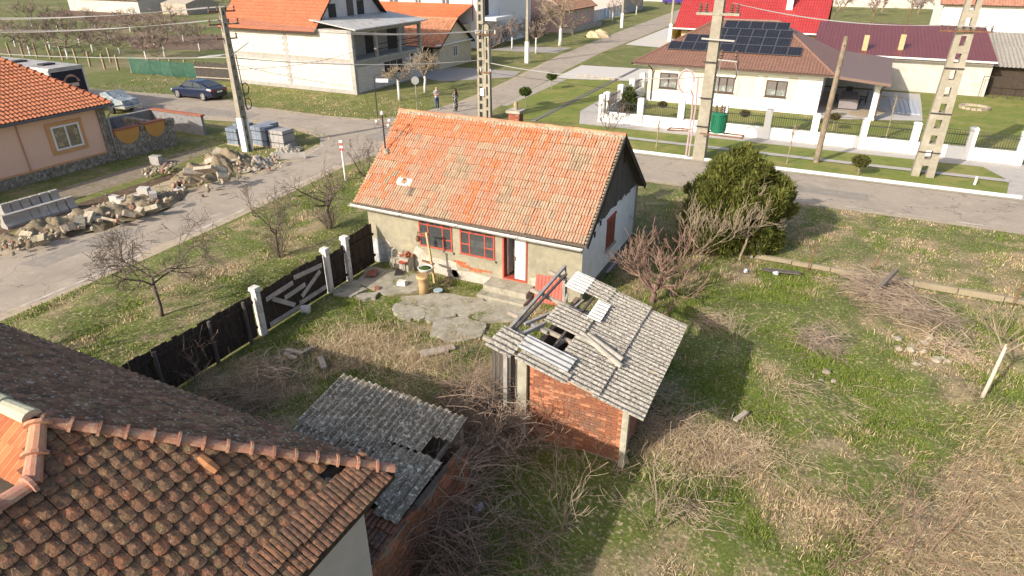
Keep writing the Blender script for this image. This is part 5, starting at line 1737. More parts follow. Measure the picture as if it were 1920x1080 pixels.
for i, v in enumerate(sidep):
    t = thing('fence_pillar', 'white pillar of the side garden wall beside the lawn', 'pillar', (-14.5, v, 0), group='white pillars of the side garden wall')
    MB().box(-14.7, -14.3, v - .2, v + .2, 0, 1.76).build('shaft', wr, t)
    MB().obox((-14.5, v, 1.8), (.46, .46, .09), None, taper=.7).build('cap', wr, t)
    if i:
        a, b = sidep[i - 1] + .2, v - .2
        t = thing('railing_wall', 'low white side wall panel topped with dark spiked railings', 'wall', (-14.5, (a + b) / 2, 0), group='railed panels of the side garden wall')
        MB().box(-14.6, -14.4, a, b, 0, .72).build('low_wall', wr, t)
        for z in (.82, 1.36):
            MB().box(-14.52, -14.48, a, b, z, z + .04).build('rail', dark_metal, t)
        mb = MB()
        n_ = int((b - a) / .125)
        for k in range(n_):
            q = a + (b - a) * (k + .5) / n_
            mb.box(-14.511, -14.489, q - .011, q + .011, .74, 1.52)
        mb.build('bars', dark_metal, t)
# ---------------------------------------------------------------- red roof, burgundy barn, sheds, top right house
redm = mat('red_roof_sheet', (1, 1, 1), [((.40, .05, .055), 1, .5, .8)], vcol=True, rough=.4, spec=.4, var=.05)
t, wl, rf_ = gable_house('red_roof_house', 'house under a bright red metal tile roof behind the bungalow', -19.0, -3.2, 89, 100, 2.9, 7.4, 'u', mat('warm_render', (.56, .42, .26), var=.06), redm, (.32, .04, .04), over=.9, pitch=.3, amp=.05, row=.5, cj=.02, step=.03)
MB().box(-7.2, -6.5, 91, 91.7, 3.5, 6.1).build('chimney', white, t)
MB().obox((-6.85, 91.35, 6.15), (.9, .9, .12)).build('chimney_cap', white, t)
MB().obox((-14.3, 92.0, 6.35), (.9, .6, .3), None).build('roof_light', grey_metal, t)
MB().box(-20, -2.2, 87.95, 88.08, 2.2, 2.34).build('gutter', white, t)
burg = mat('burgundy_roof_sheet', (1, 1, 1), [((.17, .055, .05), 1, .5, .75)], vcol=True, rough=.45, spec=.4, var=.05)
t = thing('long_barn', 'long outbuilding with burgundy sheet roof behind the garden', 'barn', (5, 71, 0))
MB().box(-2.0, 11.3, 66.9, 78, 0, 2.8).build('wall', mat('grey_white_wall', (.50, .475, .43), [((.41, .385, .34), 1, .5, .7)], bump=.2, var=.08), t)
Sb = Vector((0, 10.2, 1.75))
wave_roof((-2.6, 66.3, 2.85), (1, 0, 0), Sb, 14.0, Sb.length, pitch=.3, amp=.035, row=12, step=0, colr=(.15, .042, .038), cj=.02, shape='seam', seg=3).build('roof', burg, t)
MB().box(-2.6, 11.4, 66.12, 66.28, 2.72, 2.84).build('gutter', white, t)
for k, px in enumerate(((1620, 95), (1688, 94))):
    d = _ray(*px)
    kk = Sb.z / Sb.y
    tt = (2.85 - 66.3 * kk - CAM_H) / (d[2] - d[1] * kk)
    p = Vector((tt * d[0], tt * d[1], CAM_H + tt * d[2]))
    MB().box(p.x - .2, p.x + .2, p.y, p.y + .4, p.z - .1, p.z + 1.25).build('chimney', mat('yellow_brick', (.48, .37, .2), [((.36, .2, .12), 3, .55, .65)], var=.15), t)
    MB().tube([(p.x, p.y + .2, p.z + 1.2), (p.x + .15, p.y + .2, p.z + 4.0)], .03, 5).build('aerial_pole', rust, t)
t, wl, rf_ = gable_house('end_house', 'white house with brick red roof at far end of the gardens', 12, 40, 120, 134, 4.4, 8.0, 'u', whiteh, tile, (.36, .16, .11), over=.6, pitch=.35, amp=.05, row=.5)
for k, (u0, v0, zz) in enumerate(((11.6, 67.6, 2.5), (11.8, 74.5, 3.1))):
    t = thing('tool_shed', ('low shed with grey corrugated roof and mesh front beside the barn', 'back shed with grey corrugated roof behind the mesh fronted shed')[k], 'shed', (u0 + 4, v0 + 2, 0))
    MB().box(u0, u0 + 12, v0 + .6, v0 + 4.5, 0, zz - .3).build('wall', wood_dark, t)
    S2 = Vector((0, 4.6, 1.1))
    wave_roof((u0 - .2, v0, zz - .2), (1, 0, 0), S2, 12.5, S2.length, pitch=.3, amp=.06, row=9, step=0, colr=(.40, .37, .32), cj=.08).build('roof', eternit, t)
mb = MB()
for i in range(12):
    u = 10.8 + i * 1.0
    mb.box(u, u + .04, 66.3, 66.34, 0, 1.7)
mb.box(10.8, 22, 66.3, 66.34, 1.66, 1.7)
mb.build('mesh_fence', dark_metal, label='dark thin wire fence in front of the tool shed', cat='fence')
mb = MB()
mb.box(-60, 90, 178, 180, 0, 2.6)
mb.build('far_wall', MATS['grey_white_wall'], label='long pale boundary wall far behind the gardens', cat='wall')
# ================================================================ poles and wires
def lattice_pole(name, label, u, v, h, w0, w1, d0, d1, n, axis='u', m=None, lean=(0, 0), solid=.0, lw=.35, rung=.17, parent=None):
    """tapered concrete pole with a row of openings; axis = the way one looks through them"""
    t = thing(name, label, 'utility pole', (u, v, 0)) if parent is None else parent
    mb = MB()

    def P(a, b, z):                      # a across the openings, b through them
        k = z / h
        cx, cy = u + lean[0] * k, v + lean[1] * k
        return (cx + b, cy + a, z) if axis == 'u' else (cx + a, cy + b, z)

    def W(z):
        return (w0 + (w1 - w0) * z / h) / 2

    def Dp(z):
        return (d0 + (d1 - d0) * z / h) / 2
    zs = []
    z = 0.0
    step = h / n
    for sgn in (-1, 1):
        vs = []
        for z in (0, h):
            o_, i_ = sgn * W(z), sgn * W(z) * (1 - 2 * lw)
            for b in (-Dp(z), Dp(z)):
                vs += [P(o_, b, z), P(i_, b, z)]
        mb.add(vs, [(0, 1, 5, 4), (2, 6, 7, 3), (0, 4, 6, 2), (1, 3, 7, 5), (4, 5, 7, 6)])
    for i in range(n + 1):
        z0, z1 = i * step - rung, i * step + rung
        if i == 0:
            continue
        if solid and z1 > h * (1 - solid):
            z1 = h
        z1 = min(z1, h)
        vs = []
        for z in (z0, z1):
            a = W(z) * .42
            for b in (-Dp(z) * .98, Dp(z) * .98):
                vs += [P(-a, b, z), P(a, b, z)]
        mb.add(vs, [(0, 1, 5, 4), (2, 6, 7, 3), (0, 2, 3, 1), (4, 5, 7, 6)])
        if solid and z1 >= h:
            break
    # web set back in the openings
    vs = []
    for z in (.9, h - .02):
        a = W(z) * .45
        vs += [P(-a, Dp(z) * .1, z), P(a, Dp(z) * .1, z)]
    mb.build('shaft', m or poleconc, t)
    return t


def cross_arm(t, c, D, half, n, up=.0, m=None, ins=None, size=.06, hang=False):
    c, D = Vector(c), Vector(D).normalized()
    arm = MB().beam(c - D * half, c + D * half, .07, .07).build('cross_arm', m or rust, t)
    pts = []
    for i in range(n):
        p = c + D * (half * (2 * i / (n - 1) - 1) * .93 if n > 1 else 0)
        z0 = .03
        mb = MB()
        prof = [(.02, z0), (size * .8, z0 + .04), (size * .5, z0 + .08), (size, z0 + .11), (size * .5, z0 + .15), (size * .9, z0 + .19), (size * .35, z0 + .25)]
        mb.lathe(prof, p, 8)
        mb.build('insulator', ins or ceramic, arm)
        pts.append(p + Vector((0, 0, z0 + .22)))
    return pts


def wire(a, b, sag, r_=.016, m=None, label=None, group=None, n=14):
    a, b = Vector(a), Vector(b)
    pts = [a.lerp(b, i / n) - Vector((0, 0, sag * 4 * (i / n) * (1 - i / n))) for i in range(n + 1)]
    return MB().tube(pts, r_, 4).build('overhead_wire', m or cable_w, label=label, cat='wire', group=group)


pl = lattice_pole('utility_pole', 'concrete utility pole with whitewashed foot beside the stacked pavers', -31.07, 27.74, 7.95, .50, .30, .36, .22, 14, 'u')
MB().box(-31.07 - .20, -31.07 + .20, 27.74 - .265, 27.74 - .13, .0, 2.0).build('white_foot', white, pl)
MB().box(-31.07 - .20, -31.07 + .20, 27.74 + .13, 27.74 + .265, .0, 1.9).build('white_foot', white, pl)
A1 = cross_arm(pl, (-31.07, 27.74, 7.75), (.35, 1, 0), .75, 4)
A2 = cross_arm(pl, (-31.07, 27.74, 7.1), (.35, 1, 0), .85, 4)
A3 = cross_arm(pl, (-31.07, 27.74, 6.35), (.35, 1, 0), .6, 2)
MB().tube([(-31.0, 27.6, 5.4), (-30.4, 28.6, 6.1)], .03, 5).build('street_lamp_arm', grey_metal, pl)
MB().tube([(-30.85, 27.95, 5.5), (-30.82, 27.98, 3.6), (-30.8, 28.0, 2.4)], .03, 5).build('cable', cable_k, pl)
for z in (3.6, 2.75):
    mb = MB()
    c = Vector((-30.78, 28.15, z))
    mb.tube([c + Vector((.0, .24 * math.cos(t * .628), .32 * math.sin(t * .628))) for t in range(11)], .03, 5)
    mb.build('cable_coil', cable_k, pl)
pc = lattice_pole('utility_pole', 'tall paired concrete pole with large openings behind the old house', -22.45, 41.6, 9.4, .62, .42, .4, .25, 16, 'v', lw=.27, rung=.09)
lattice_pole('', '', -21.85, 41.35, 6.45, .45, .35, .34, .22, 8, 'v', parent=pc, solid=.15, lw=.33, rung=.1)
B1 = cross_arm(pc, (-21.85, 41.1, 5.75), (1, .3, 0), .7, 3, ins=ceramic_w)
B2 = cross_arm(pc, (-21.9, 41.1, 3.3), (1, 0, 0), .4, 2, ins=ceramic_w)
MB().tube([(-22.35, 41.3, 5.6), (-22.2, 41.2, 6.3), (-21.85, 41.15, 6.52), (-21.6, 41.15, 6.3), (-21.55, 41.1, 4), (-21.5, 41.1, .3)], .045, 6).build('cable', cable_k, pc)
MB().box(-22.35, -22.05, 41.1, 41.3, 1.7, 2.2).build('meter_box', ceramic_w, pc)
pt = lattice_pole('transformer_pole', 'heavy concrete pole carrying a green transformer above the lawn strip', -6.28, 37.95, 9.9, .80, .55, .66, .45, 12, 'u')
def arm_plate(c, hw, hd, th, m, par):
    MB().obox(c, (hw * 2, hd * 2, th), None).build('crosspiece', m, par)
arm_plate((-6.28, 37.9, 7.75), 1.1, .28, .12, poleconc, pt)
for du in (-.95, -.65, .65, .95):
    MB().lathe([(.03, 7.81), (.10, 7.85), (.05, 7.91), (.10, 7.96), (.05, 8.02), (.10, 8.07), (.05, 8.13), (.08, 8.18), (.03, 8.26)], (-6.28 + du, 37.9, 0), 9).build('insulator', ceramic, pt)
MB().beam((-6.9, 37.45, 6.55), (-5.2, 37.45, 6.5), .08, .08).build('cross_arm', grey_metal, pt)
MB().beam((-5.9, 37.4, 5.55), (-4.9, 37.4, 5.5), .12, .06).build('cross_arm', grey_metal, pt)
for u in (-5.75, -5.0):
    MB().lathe([(.05, 5.58), (.13, 5.64), (.06, 5.72), (.13, 5.8), (.07, 5.9), (.10, 6.0), (.03, 6.05)], (u, 37.4, 0), 9).build('surge_arrester', ceramic, pt)
MB().tube([(-4.85, 37.4, 5.6), (-4.85, 37.4, 4.6)], .03, 5).build('fuse_rod', dark_metal, pt)
mb = MB()
tx, ty = -5.4, 37.45
for i in range(26):
    a = 2 * math.pi * i / 26
    mb.obox((tx + .37 * math.cos(a), ty + .33 * math.sin(a), 2.25), (.11, .025, .85), a)
mb.lathe([(.34, 1.72), (.36, 1.8), (.36, 2.7), (.3, 2.76)], (tx, ty, 0), 18)
trf = mb.build('transformer', green_trafo, pt, label='ribbed green transformer tank')
MB().lathe([(.43, 2.70), (.43, 2.75), (.2, 2.8)], (tx, ty, 0), 18).build('lid', green_trafo, trf)
for (a, b) in ((-.22, 0), (.05, .1), (.22, -.1)):
    MB().lathe([(.04, 2.78), (.09, 2.83), (.05, 2.9), (.09, 2.96), (.05, 3.02), (.08, 3.08), (.03, 3.2)], (tx + a, ty + b, 0), 8).build('bushing', ceramic, trf)
mb = MB()
for (a, b) in (((-6.3, 37.2, 1.62), (-4.0, 37.05, 1.62)), ((-6.3, 37.9, 1.62), (-4.0, 37.75, 1.62)), ((-4.0, 37.05, 1.62), (-4.0, 37.75, 1.62)), ((-6.9, 37.5, 1.62), (-8.1, 37.15, 1.62)), ((-8.1, 37.15, 1.62), (-8.1, 37.75, 1.62)), ((-6.9, 37.9, 1.62), (-8.1, 37.75, 1.62))):
    mb.beam(a, b, .06, .07)
mb.build('platform', rust, pt)
pk = mat('pink_grey_cable', (.42, .31, .32), rough=.6, var=.08)
mb = MB()
lp = [(-7.05 + .42 * math.cos(t) - .35, 37.2, 4.35 + .62 * math.sin(t)) for t in [i * .55 for i in range(11)]]
mb.tube(lp + [(-6.95, 37.3, 3.6), (-6.9, 37.35, 2.6), (-6.95, 37.4, .2)], .055, 6)
mb.build('cable_loop', pk, pt)
MB().tube([(-6.8, 37.35, 4.6), (-6.75, 37.4, 3), (-6.8, 37.45, .2)], .05, 6).build('cable', pk, pt)
MB().tube([(-5.75, 37.4, 5.5), (-5.8, 37.45, 4.2), (-5.6, 37.5, 3.3), (-5.37, 37.45, 3.15)], .018, 4).build('jumper', cable_w, pt)
MB().tube([(-5.0, 37.4, 5.5), (-4.6, 37.35, 4.3), (-4.8, 37.4, 3.4), (-4.95, 37.4, 3.15)], .018, 4).build('jumper', cable_w, pt)
for z in (5.35, 3.45, 1.9):
    MB().box(-6.28 - .42, -6.28 + .42, 37.95 - .46, 37.95 - .43, z, z + .06).build('strap', dark_metal, pt)
pr2 = lattice_pole('utility_pole', 'big concrete pole on splayed feet standing in the bungalow lawn strip', 5.12, 39.75, 9.6, 1.05, .62, .62, .45, 12, 'v')
C1 = cross_arm(pr2, (5.1, 39.35, 7.25), (1, .15, 0), 1.15, 8)
for z in (1.3, 3.3, 5.5):
    MB().box(5.12 - .54 + z * .02, 5.12 + .54 - z * .02, 39.42, 39.46, z, z + .06).build('strap', dark_metal, pr2)
wpt = thing('timber_pole', 'slim brown timber pole in front of the bungalow terrace', 'utility pole', (-.12, 39.95, 0))
MB().tube([(-.12, 39.95, 0), (-.05, 39.95, 3.4), (.02, 39.95, 6.75)], [.17, .15, .12], 10).build('shaft', wood_pole, wpt)
for z in (6.3, 5.2, 4.1):
    MB().tube([(-.0, 39.75, z), (.02, 39.86, z)], .03, 6).build('bolt', dark_metal, wpt)
for (u, v, h, lab) in ((-30.86, 67.6, 8.5, 'concrete street pole with whitewashed foot near the paved driveway'), (-33.1, 109.3, 8.5, 'concrete street pole with whitewashed foot beyond the sand heap'), (-21.7, 94.5, 8.5, 'concrete street pole with whitewashed foot beside the red roofed house')):
    t = thing('street_pole', lab, 'utility pole', (u, v, 0))
    MB().obox((u, v, h / 2), (.34, .3, h), None, taper=.6).build('shaft', poleconc, t)
    MB().box(u - .2, u + .2, v - .18, v + .18, 0, 2.2).build('white_foot', white, t)
    for dz in (.4, 1.0):
        MB().beam((u - .6, v, h - dz), (u + .6, v, h - dz), .06, .06).build('cross_arm', rust, t)
pe = thing('utility_pole', 'pale concrete pole foot on the far end of the dry verge', 'utility pole', (8.05, 28.1, 0))
MB().obox((8.05, 28.1, 4.2), (.55, .5, 8.4), None, taper=.6).build('shaft', poleconc, pe)
# wires
farL = [Vector((-80, 22 + i * .9, 7.8)) for i in range(4)]
for i in range(4):
    wire(A1[i], farL[i], 1.15, .010, label='thin overhead wire running off from the top arm beside pavers', group='wires off the top arm')
    wire(A2[i], farL[i] - Vector((0, 0, .7)), 1.25, .010, label='thin overhead wire running off from the second arm beside pavers', group='wires off the second arm')
    wire(A2[i], B1[min(i, 2)] + Vector((0, 0, .0 + .02 * i)), .5, .013, label='thin overhead wire between the two nearest street corner poles', group='wires across the junction')
wire((-31.07, 27.74, 5.35), (-80, 24, 5.4), .8, .026, label='thick pale cable sagging past the orchard', group=None)
wire((-31.07, 27.74, 5.35), (-22.3, 41.4, 4.05), .35, .026, label='thick pale cable crossing the junction to the paired pole')
wire((-21.8, 41.2, 3.95), (-6.3, 37.6, 4.6), .45, .03, label='thick pale cable from paired pole to the transformer pole')
wire((-31.07, 27.74, 4.7), (-36.2, 44.8, 3.4), .3, .012, cable_k, label='thin dark service cable to the block house')
wire((-31.07, 27.74, 5.0), (-36.6, 44.8, .6), .1, .012, cable_k, label='thin dark stay line slanting to the block wall foot')
wire((-21.85, 41.2, 3.3), (60, 37.9, 3.6), 1.0, .012, cable_k, label='thin dark wire running low along the garden wall')
for i, p in enumerate(C1[:3]):
    wire(p, (60, 39 + i * .5, 8.2), .5, .013, label='thin overhead wire running off from the splayed pole', group='wires off the splayed pole')
    wire(p, (-6.28 + .65, 37.9, 8.3), .35, .013, label='thin overhead wire between splayed pole and transformer pole', group='wires to the transformer pole')
# ================================================================ trees and shrubs
def grow(out, p, d, L_, r_, lvl, mx, rr, upb=.1, wig=.22, kids=(3, 5), ang=(25, 60), shrink=(.55, .8), seg=3, rs=.58, start=.3):
    pts, rads = [p.copy()], [r_]
    for i in range(seg):
        d = (d + Vector((rr.gauss(0, wig), rr.gauss(0, wig), rr.gauss(0, wig) * .6 + upb))).normalized()
        p = p + d * (L_ / seg)
        pts.append(p.copy())
        rads.append(r_ * (1 - (i + 1) / seg * (1 - rs)))
    out.append((pts, rads, lvl))
    if lvl < mx:
        for k in range(rr.randint(*kids)):
            t = rr.uniform(start, 1)
            x = t * seg
            i = min(int(x), seg - 1)
            q = pts[i].lerp(pts[i + 1], x - i)
            ax = d.cross(Vector((rr.gauss(0, 1), rr.gauss(0, 1), rr.gauss(0, 1)))).normalized()
            nd = Matrix.Rotation(rad(rr.uniform(*ang)), 3, ax) @ d
            grow(out, q, nd.normalized(), L_ * rr.uniform(*shrink), rads[i] * rr.uniform(.45, .7), lvl + 1, mx, rr, upb, wig, kids, ang, shrink, seg, rs, start)


def bare_tree(name, label, base, trunk_h, r_, crown_l, mx=4, seed=1, m=None, tm=None, lean=(0, 0), group=None, cat='tree', upb=.08, kids=(3, 5), ang=(25, 62), heads=4, wig=.22, minr=.006, spread=.8, foot=0):
    rr = random.Random(seed)
    base = Vector((base[0], base[1], 0)) if len(base) == 2 else Vector(base)
    t = thing(name, label, cat, base, group=group)
    top = base + Vector((lean[0], lean[1], trunk_h))
    tp = [base - Vector((0, 0, .05)), base.lerp(top, .35) + Vector((rr.gauss(0, .03), rr.gauss(0, .03), 0)), base.lerp(top, .7) + Vector((rr.gauss(0, .03), rr.gauss(0, .03), 0)), top]
    MB().tube(tp, [r_ * 1.25, r_, r_ * .9, r_ * .8], 8).build('trunk', tm or m or bark, t, smooth=True)
    out = []
    for k in range(heads):
        a = 2 * math.pi * (k + rr.uniform(-.3, .3)) / heads
        d = Vector((math.cos(a) * spread, math.sin(a) * spread, rr.uniform(.45, 1.0))).normalized()
        grow(out, top - Vector((0, 0, rr.uniform(0, .2) * trunk_h)), d, crown_l * rr.uniform(.8, 1.2), r_ * .55, 1, mx, rr, upb, wig, kids, ang)
    for k in range(foot):
        a = rr.uniform(0, 6.28)
        grow(out, base + Vector((.1 * math.cos(a), .1 * math.sin(a), 0)), Vector((math.cos(a) * .3, math.sin(a) * .3, 1)).normalized(), rr.uniform(.6, 1.2), .012, mx - 1, mx, rr, .05, .1)
    mb = MB()
    for (pts, rads, lvl) in out:
        mb.tube(pts, [max(minr, q) for q in rads], 5 if lvl < 2 else 4 if lvl < 3 else 3, cap=False)
    mb.build('crown', m or bark, t)
    return t


def shrub(name, label, base, n, h, seed=1, m=None, spread=.5, mx=2, r_=.02, group=None, cat='shrub', minr=.005, rad0=.3, kids=(2, 4), upb=.05, arch=0., wig=.16):
    rr = random.Random(seed)
    base = Vector((base[0], base[1], 0))
    t = thing(name, label, cat, base, group=group)
    out = []
    for k in range(n):
        a = rr.uniform(0, 6.283)
        q = base + Vector((math.cos(a), math.sin(a), 0)) * rr.uniform(0, rad0)
        d = Vector((math.cos(a) * spread * rr.uniform(.2, 1.3), math.sin(a) * spread * rr.uniform(.2, 1.3), 1)).normalized()
        grow(out, q, d, h * rr.uniform(.5, 1.1), r_ * rr.uniform(.6, 1.1), 0, mx, rr, upb - arch, wig, kids, (20, 50), (.4, .65), 4, .4)
    mb = MB()
    for (pts, rads, lvl) in out:
        mb.tube([Vector((p.x, p.y, max(.02, p.z))) for p in pts], [max(minr, q) for q in rads], 4 if lvl == 0 else 3, cap=False)
    mb.build('stems', m or bark, t)
    return t


bare_tree('plum_tree', 'bare spreading fruit tree on the verge beside the dark fence', g(305, 600), 1.45, .06, 1.25, 5, 3, bark, lean=(-.12, .1), kids=(3, 4), heads=5, ang=(28, 70), upb=.02, spread=1.1)
bare_tree('plum_tree', 'bare fruit tree with brown brush at its foot near the gate', g(525, 484), 1.15, .055, 1.1, 4, 12, bark, kids=(3, 5), heads=5, foot=14, upb=.03, spread=1.0)
bare_tree('plum_tree', 'bare fruit tree with reddish suckers at its foot beside the house', g(620, 434), 1.3, .08, 1.05, 4, 21, bark, kids=(3, 5), heads=5, foot=26, upb=.03, spread=1.1)
shrub('bare_shrub', 'bare bushy shrub near the red and white marker post', g(690, 332), 16, 1.6, 8, bark, .9, 3, .022)
bare_tree('plum_tree', 'bare fruit tree poking up behind the mossy roof', (-19.9, 6.2), 1.3, .09, 1.3, 4, 33, bark, kids=(3, 5), heads=5, upb=.05)
bare_tree('bare_bush', 'many stemmed bare bush standing before the white side wall', g(1222, 572), .55, .10, 1.25, 4, 41, bark_red, kids=(3, 4), heads=9, upb=.14, ang=(18, 48), spread=.75, minr=.008)
bare_tree('young_tree', 'pale slender bare tree in front of the dark conifer', g(1385, 492), 1.1, .05, 1.15, 4, 45, bark_pale, lean=(.15, .1), kids=(3, 4), heads=4, upb=.12, ang=(20, 50), minr=.008)
bare_tree('young_tree', 'pale forked bare tree at the foot of the conifer', g(1312, 492), .5, .04, 1.2, 4, 46, bark_pale, kids=(3, 4), heads=5, upb=.2, ang=(15, 45), minr=.008)
bare_tree('walnut_sapling', 'small whitewashed trunk tree casting shadow in the dry grass', g(1838, 752), 1.65, .05, 1.15, 3, 52, bark_pale, tm=mat('pale_trunk', (.52, .45, .37), [((.42, .36, .29), 5, .5, .7)], bump=.3, var=.12), lean=(.15, .28), kids=(1, 2), heads=4, upb=.16, ang=(18, 40), spread=.6)
shrub('bare_shrub', 'grey bare shrub at the corner of the white garden wall', g(1142, 243), 9, 1.5, 61, bark, .8, 3, .025, minr=.012)
# dark conifer
def conifer(base, h, rx, ry, n, label, seed=1, name='conifer', c0=(.06, .082, .018), c1=(.165, .165, .038), blade=(.10, .26), wid=.055):
    rr = np.random.default_rng(seed)
    base = Vector((base[0], base[1], 0))
    t = thing(name, label, 'tree', base)
    MB().tube([base, base + Vector((.05, 0, h * .5)), base + Vector((0, 0, h * .85))], [.14, .1, .04], 7).build('trunk', bark, t)
    lob = []
    R2 = random.Random(seed)
    for k in range(34):
        a, z = R2.uniform(0, 6.283), R2.uniform(.2, .95)
        prof = max(0.05, 1 - abs(2 * z - .82) ** 2.6) ** .5 * R2.uniform(1.05, 1.28)
        lob.append((base.x + rx * prof * math.cos(a), base.y + ry * prof * math.sin(a), h * z * 1.06, R2.uniform(.13, .26) * min(1, rx)))
    for k in range(72):
        a, z = R2.uniform(0, 6.283), R2.uniform(.08, .88)
        prof = max(0, 1 - abs(2 * z - .82) ** 2.6) ** .5
        q = R2.uniform(.3, 1.0) ** .6 * prof
        lob.append((base.x + rx * q * math.cos(a), base.y + ry * q * math.sin(a), h * z, R2.uniform(.34, .62) * (1.1 - .35 * z) * min(1, rx)))
    P, C, Ld = [], [], []
    tot = sum(q[3] ** 2 for q in lob)
    for (x, y, z, r_) in lob:
        per = max(20, int(n * r_ ** 2 / tot))
        d = rr.normal(0, 1, (per, 3))
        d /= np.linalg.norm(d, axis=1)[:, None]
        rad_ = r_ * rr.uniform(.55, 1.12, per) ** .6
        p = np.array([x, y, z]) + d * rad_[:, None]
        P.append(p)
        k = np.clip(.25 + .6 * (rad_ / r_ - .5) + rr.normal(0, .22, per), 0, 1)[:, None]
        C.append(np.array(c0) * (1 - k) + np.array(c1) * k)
        Ld.append(np.arctan2(d[:, 1], d[:, 0]))
    P, C, Ld = np.concatenate(P), np.concatenate(C), np.concatenate(Ld)
    ok = P[:, 2] > .05
    P, C, Ld = P[ok], C[ok], Ld[ok]
    m_ = len(P)
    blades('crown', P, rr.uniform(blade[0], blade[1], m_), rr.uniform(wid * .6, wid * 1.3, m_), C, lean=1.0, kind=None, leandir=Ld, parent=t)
    return t
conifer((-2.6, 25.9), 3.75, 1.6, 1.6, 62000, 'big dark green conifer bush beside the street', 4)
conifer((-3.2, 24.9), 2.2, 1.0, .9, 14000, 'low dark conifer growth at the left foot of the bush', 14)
for k, (px, py, h, lab) in enumerate(((1178, 208, 1.7, 'small pointed cypress inside the garden wall corner'), (1270, 74, 2.4, 'bronze green thuja beside the red roofed house'))):
    u, v = g(px, py)
    conifer((u, v), h, .38 if k == 0 else .6, .38 if k == 0 else .6, 2600, lab, 20 + k, 'cypress', (.05, .07, .02) if k == 0 else (.13, .095, .02), (.09, .11, .03) if k == 0 else (.26, .16, .03), wid=.09)
def ball_tree(px, py, h, r_, label, group=None, c=(.06, .085, .02)):
    u, v = g(px, py)
    t = thing('ball_tree', label, 'tree', (u, v, 0), group=group)
    MB().tube([(u, v, 0), (u, v, h - r_ * .5)], .03, 6).build('trunk', bark_pale, t)
    n_ = 1300
    d = NR.normal(0, 1, (n_, 3))
    d /= np.linalg.norm(d, axis=1)[:, None]
    P = np.array([u, v, h]) + d * (r_ * NR.uniform(.6, 1.08, n_))[:, None] * np.array([1, 1, .72])
    k = NR.uniform(.6, 1.7, n_)[:, None]
    blades('crown', P, NR.uniform(.07, .14, n_), NR.uniform(.04, .08, n_), np.array(c) * k, lean=1., kind=None, leandir=np.arctan2(d[:, 1], d[:, 0]), parent=t)
ball_tree(985, 201, 1.15, .45, 'clipped ball tree on the side lawn, nearer the drain channel corner')
ball_tree(1034, 168, 1.1, .42, 'clipped ball tree on the side lawn, nearer the paved driveway')
ball_tree(1608, 329, .75, .42, 'small clipped ball shrub in the lawn strip between two poles', c=(.085, .085, .025))
for k, (px, py) in enumerate(((1240, 222), (1393, 240), (1560, 246))):
    ball_tree(px, py, .95, .28, 'little round topiary inside the front garden wall', 'topiary inside the garden wall', (.10, .085, .035))
for (px, py, h, lab) in ((1230, 279, 1.8, 'thin staked sapling in the lawn strip near the old house'), (1475, 307, 1.9, 'thin staked sapling in the lawn strip near timber pole'), (1660, 262, 2.6, 'thin brown cypress stake plant inside the railings')):
    u, v = g(px, py)
    t = thing('sapling', lab, 'tree', (u, v, 0))
    MB().tube([(u, v, 0), (u + .03, v, h)], [.045, .03], 5).build('trunk', bark_pale, t)
    o = []
    for k in range(5):
        grow(o, Vector((u, v, h * R.uniform(.5, .95))), Vector((R.uniform(-.4, .4), R.uniform(-.4, .4), 1)).normalized(), .5, .012, 1, 2, R)
    mb = MB()
    for (p_, r_, l_) in o:
        mb.tube(p_, [max(.008, q) for q in r_], 3, cap=False)
    mb.build('crown', bark_pale, t)
# street trees with limed trunks
for k, (px, py, th, cl, mx, lab) in enumerate(((749, 188, 1.7, .9, 4, 'whitewashed trunk tree on the corner grass near the stop sign'), (797, 173, 1.5, 1.3, 4, 'whitewashed forked tree in front of the cream cottage'), (1050, 86, 2.4, 2.6, 4, 'large pollarded tree with whitewashed trunk before the pink house'), (1005, 101, 1.8, 1.2, 3, 'small whitewashed tree beside the paved crossing'), (960, 92, 1.6, 1.4, 3, 'bare street tree behind the garden fence'), (1148, 42, 1.8, 1.8, 3, 'far whitewashed street tree beyond the banner fence'), (1193, 28, 1.8, 1.8, 3, 'farthest whitewashed street tree on the grass strip'), (920, 116, 1.6, 1.2, 3, 'bare tree with whitewashed trunk before the garden of the cottage'))):
    bare_tree('street_tree', lab, g(px, py), th, .11 if k != 2 else .24, cl, mx, 70 + k, twig_far if k > 2 else bark_pale, tm=lime_trunk, kids=(3, 5), heads=5, minr=.014 if k < 2 else .022)
shrub('garden_hedge', 'brown thorny hedge clump beside the cream cottage', g(775, 122), 30, 1.6, 81, bark_red, .8, 2, .03, minr=.016, rad0=1.2, cat='hedge')
for k in range(9):
    px, py = (945, 965, 985, 940, 1000, 925, 1075, 1095, 1015)[k], (62, 70, 60, 80, 80, 90, 25, 20, 66)[k]
    shrub('garden_shrub', 'bare brownish garden shrub along the far street', g(px, py), 16, 2.4, 90 + k, twig_far, .8, 2, .04, minr=.022, rad0=.8, group='garden shrubs along the far street')
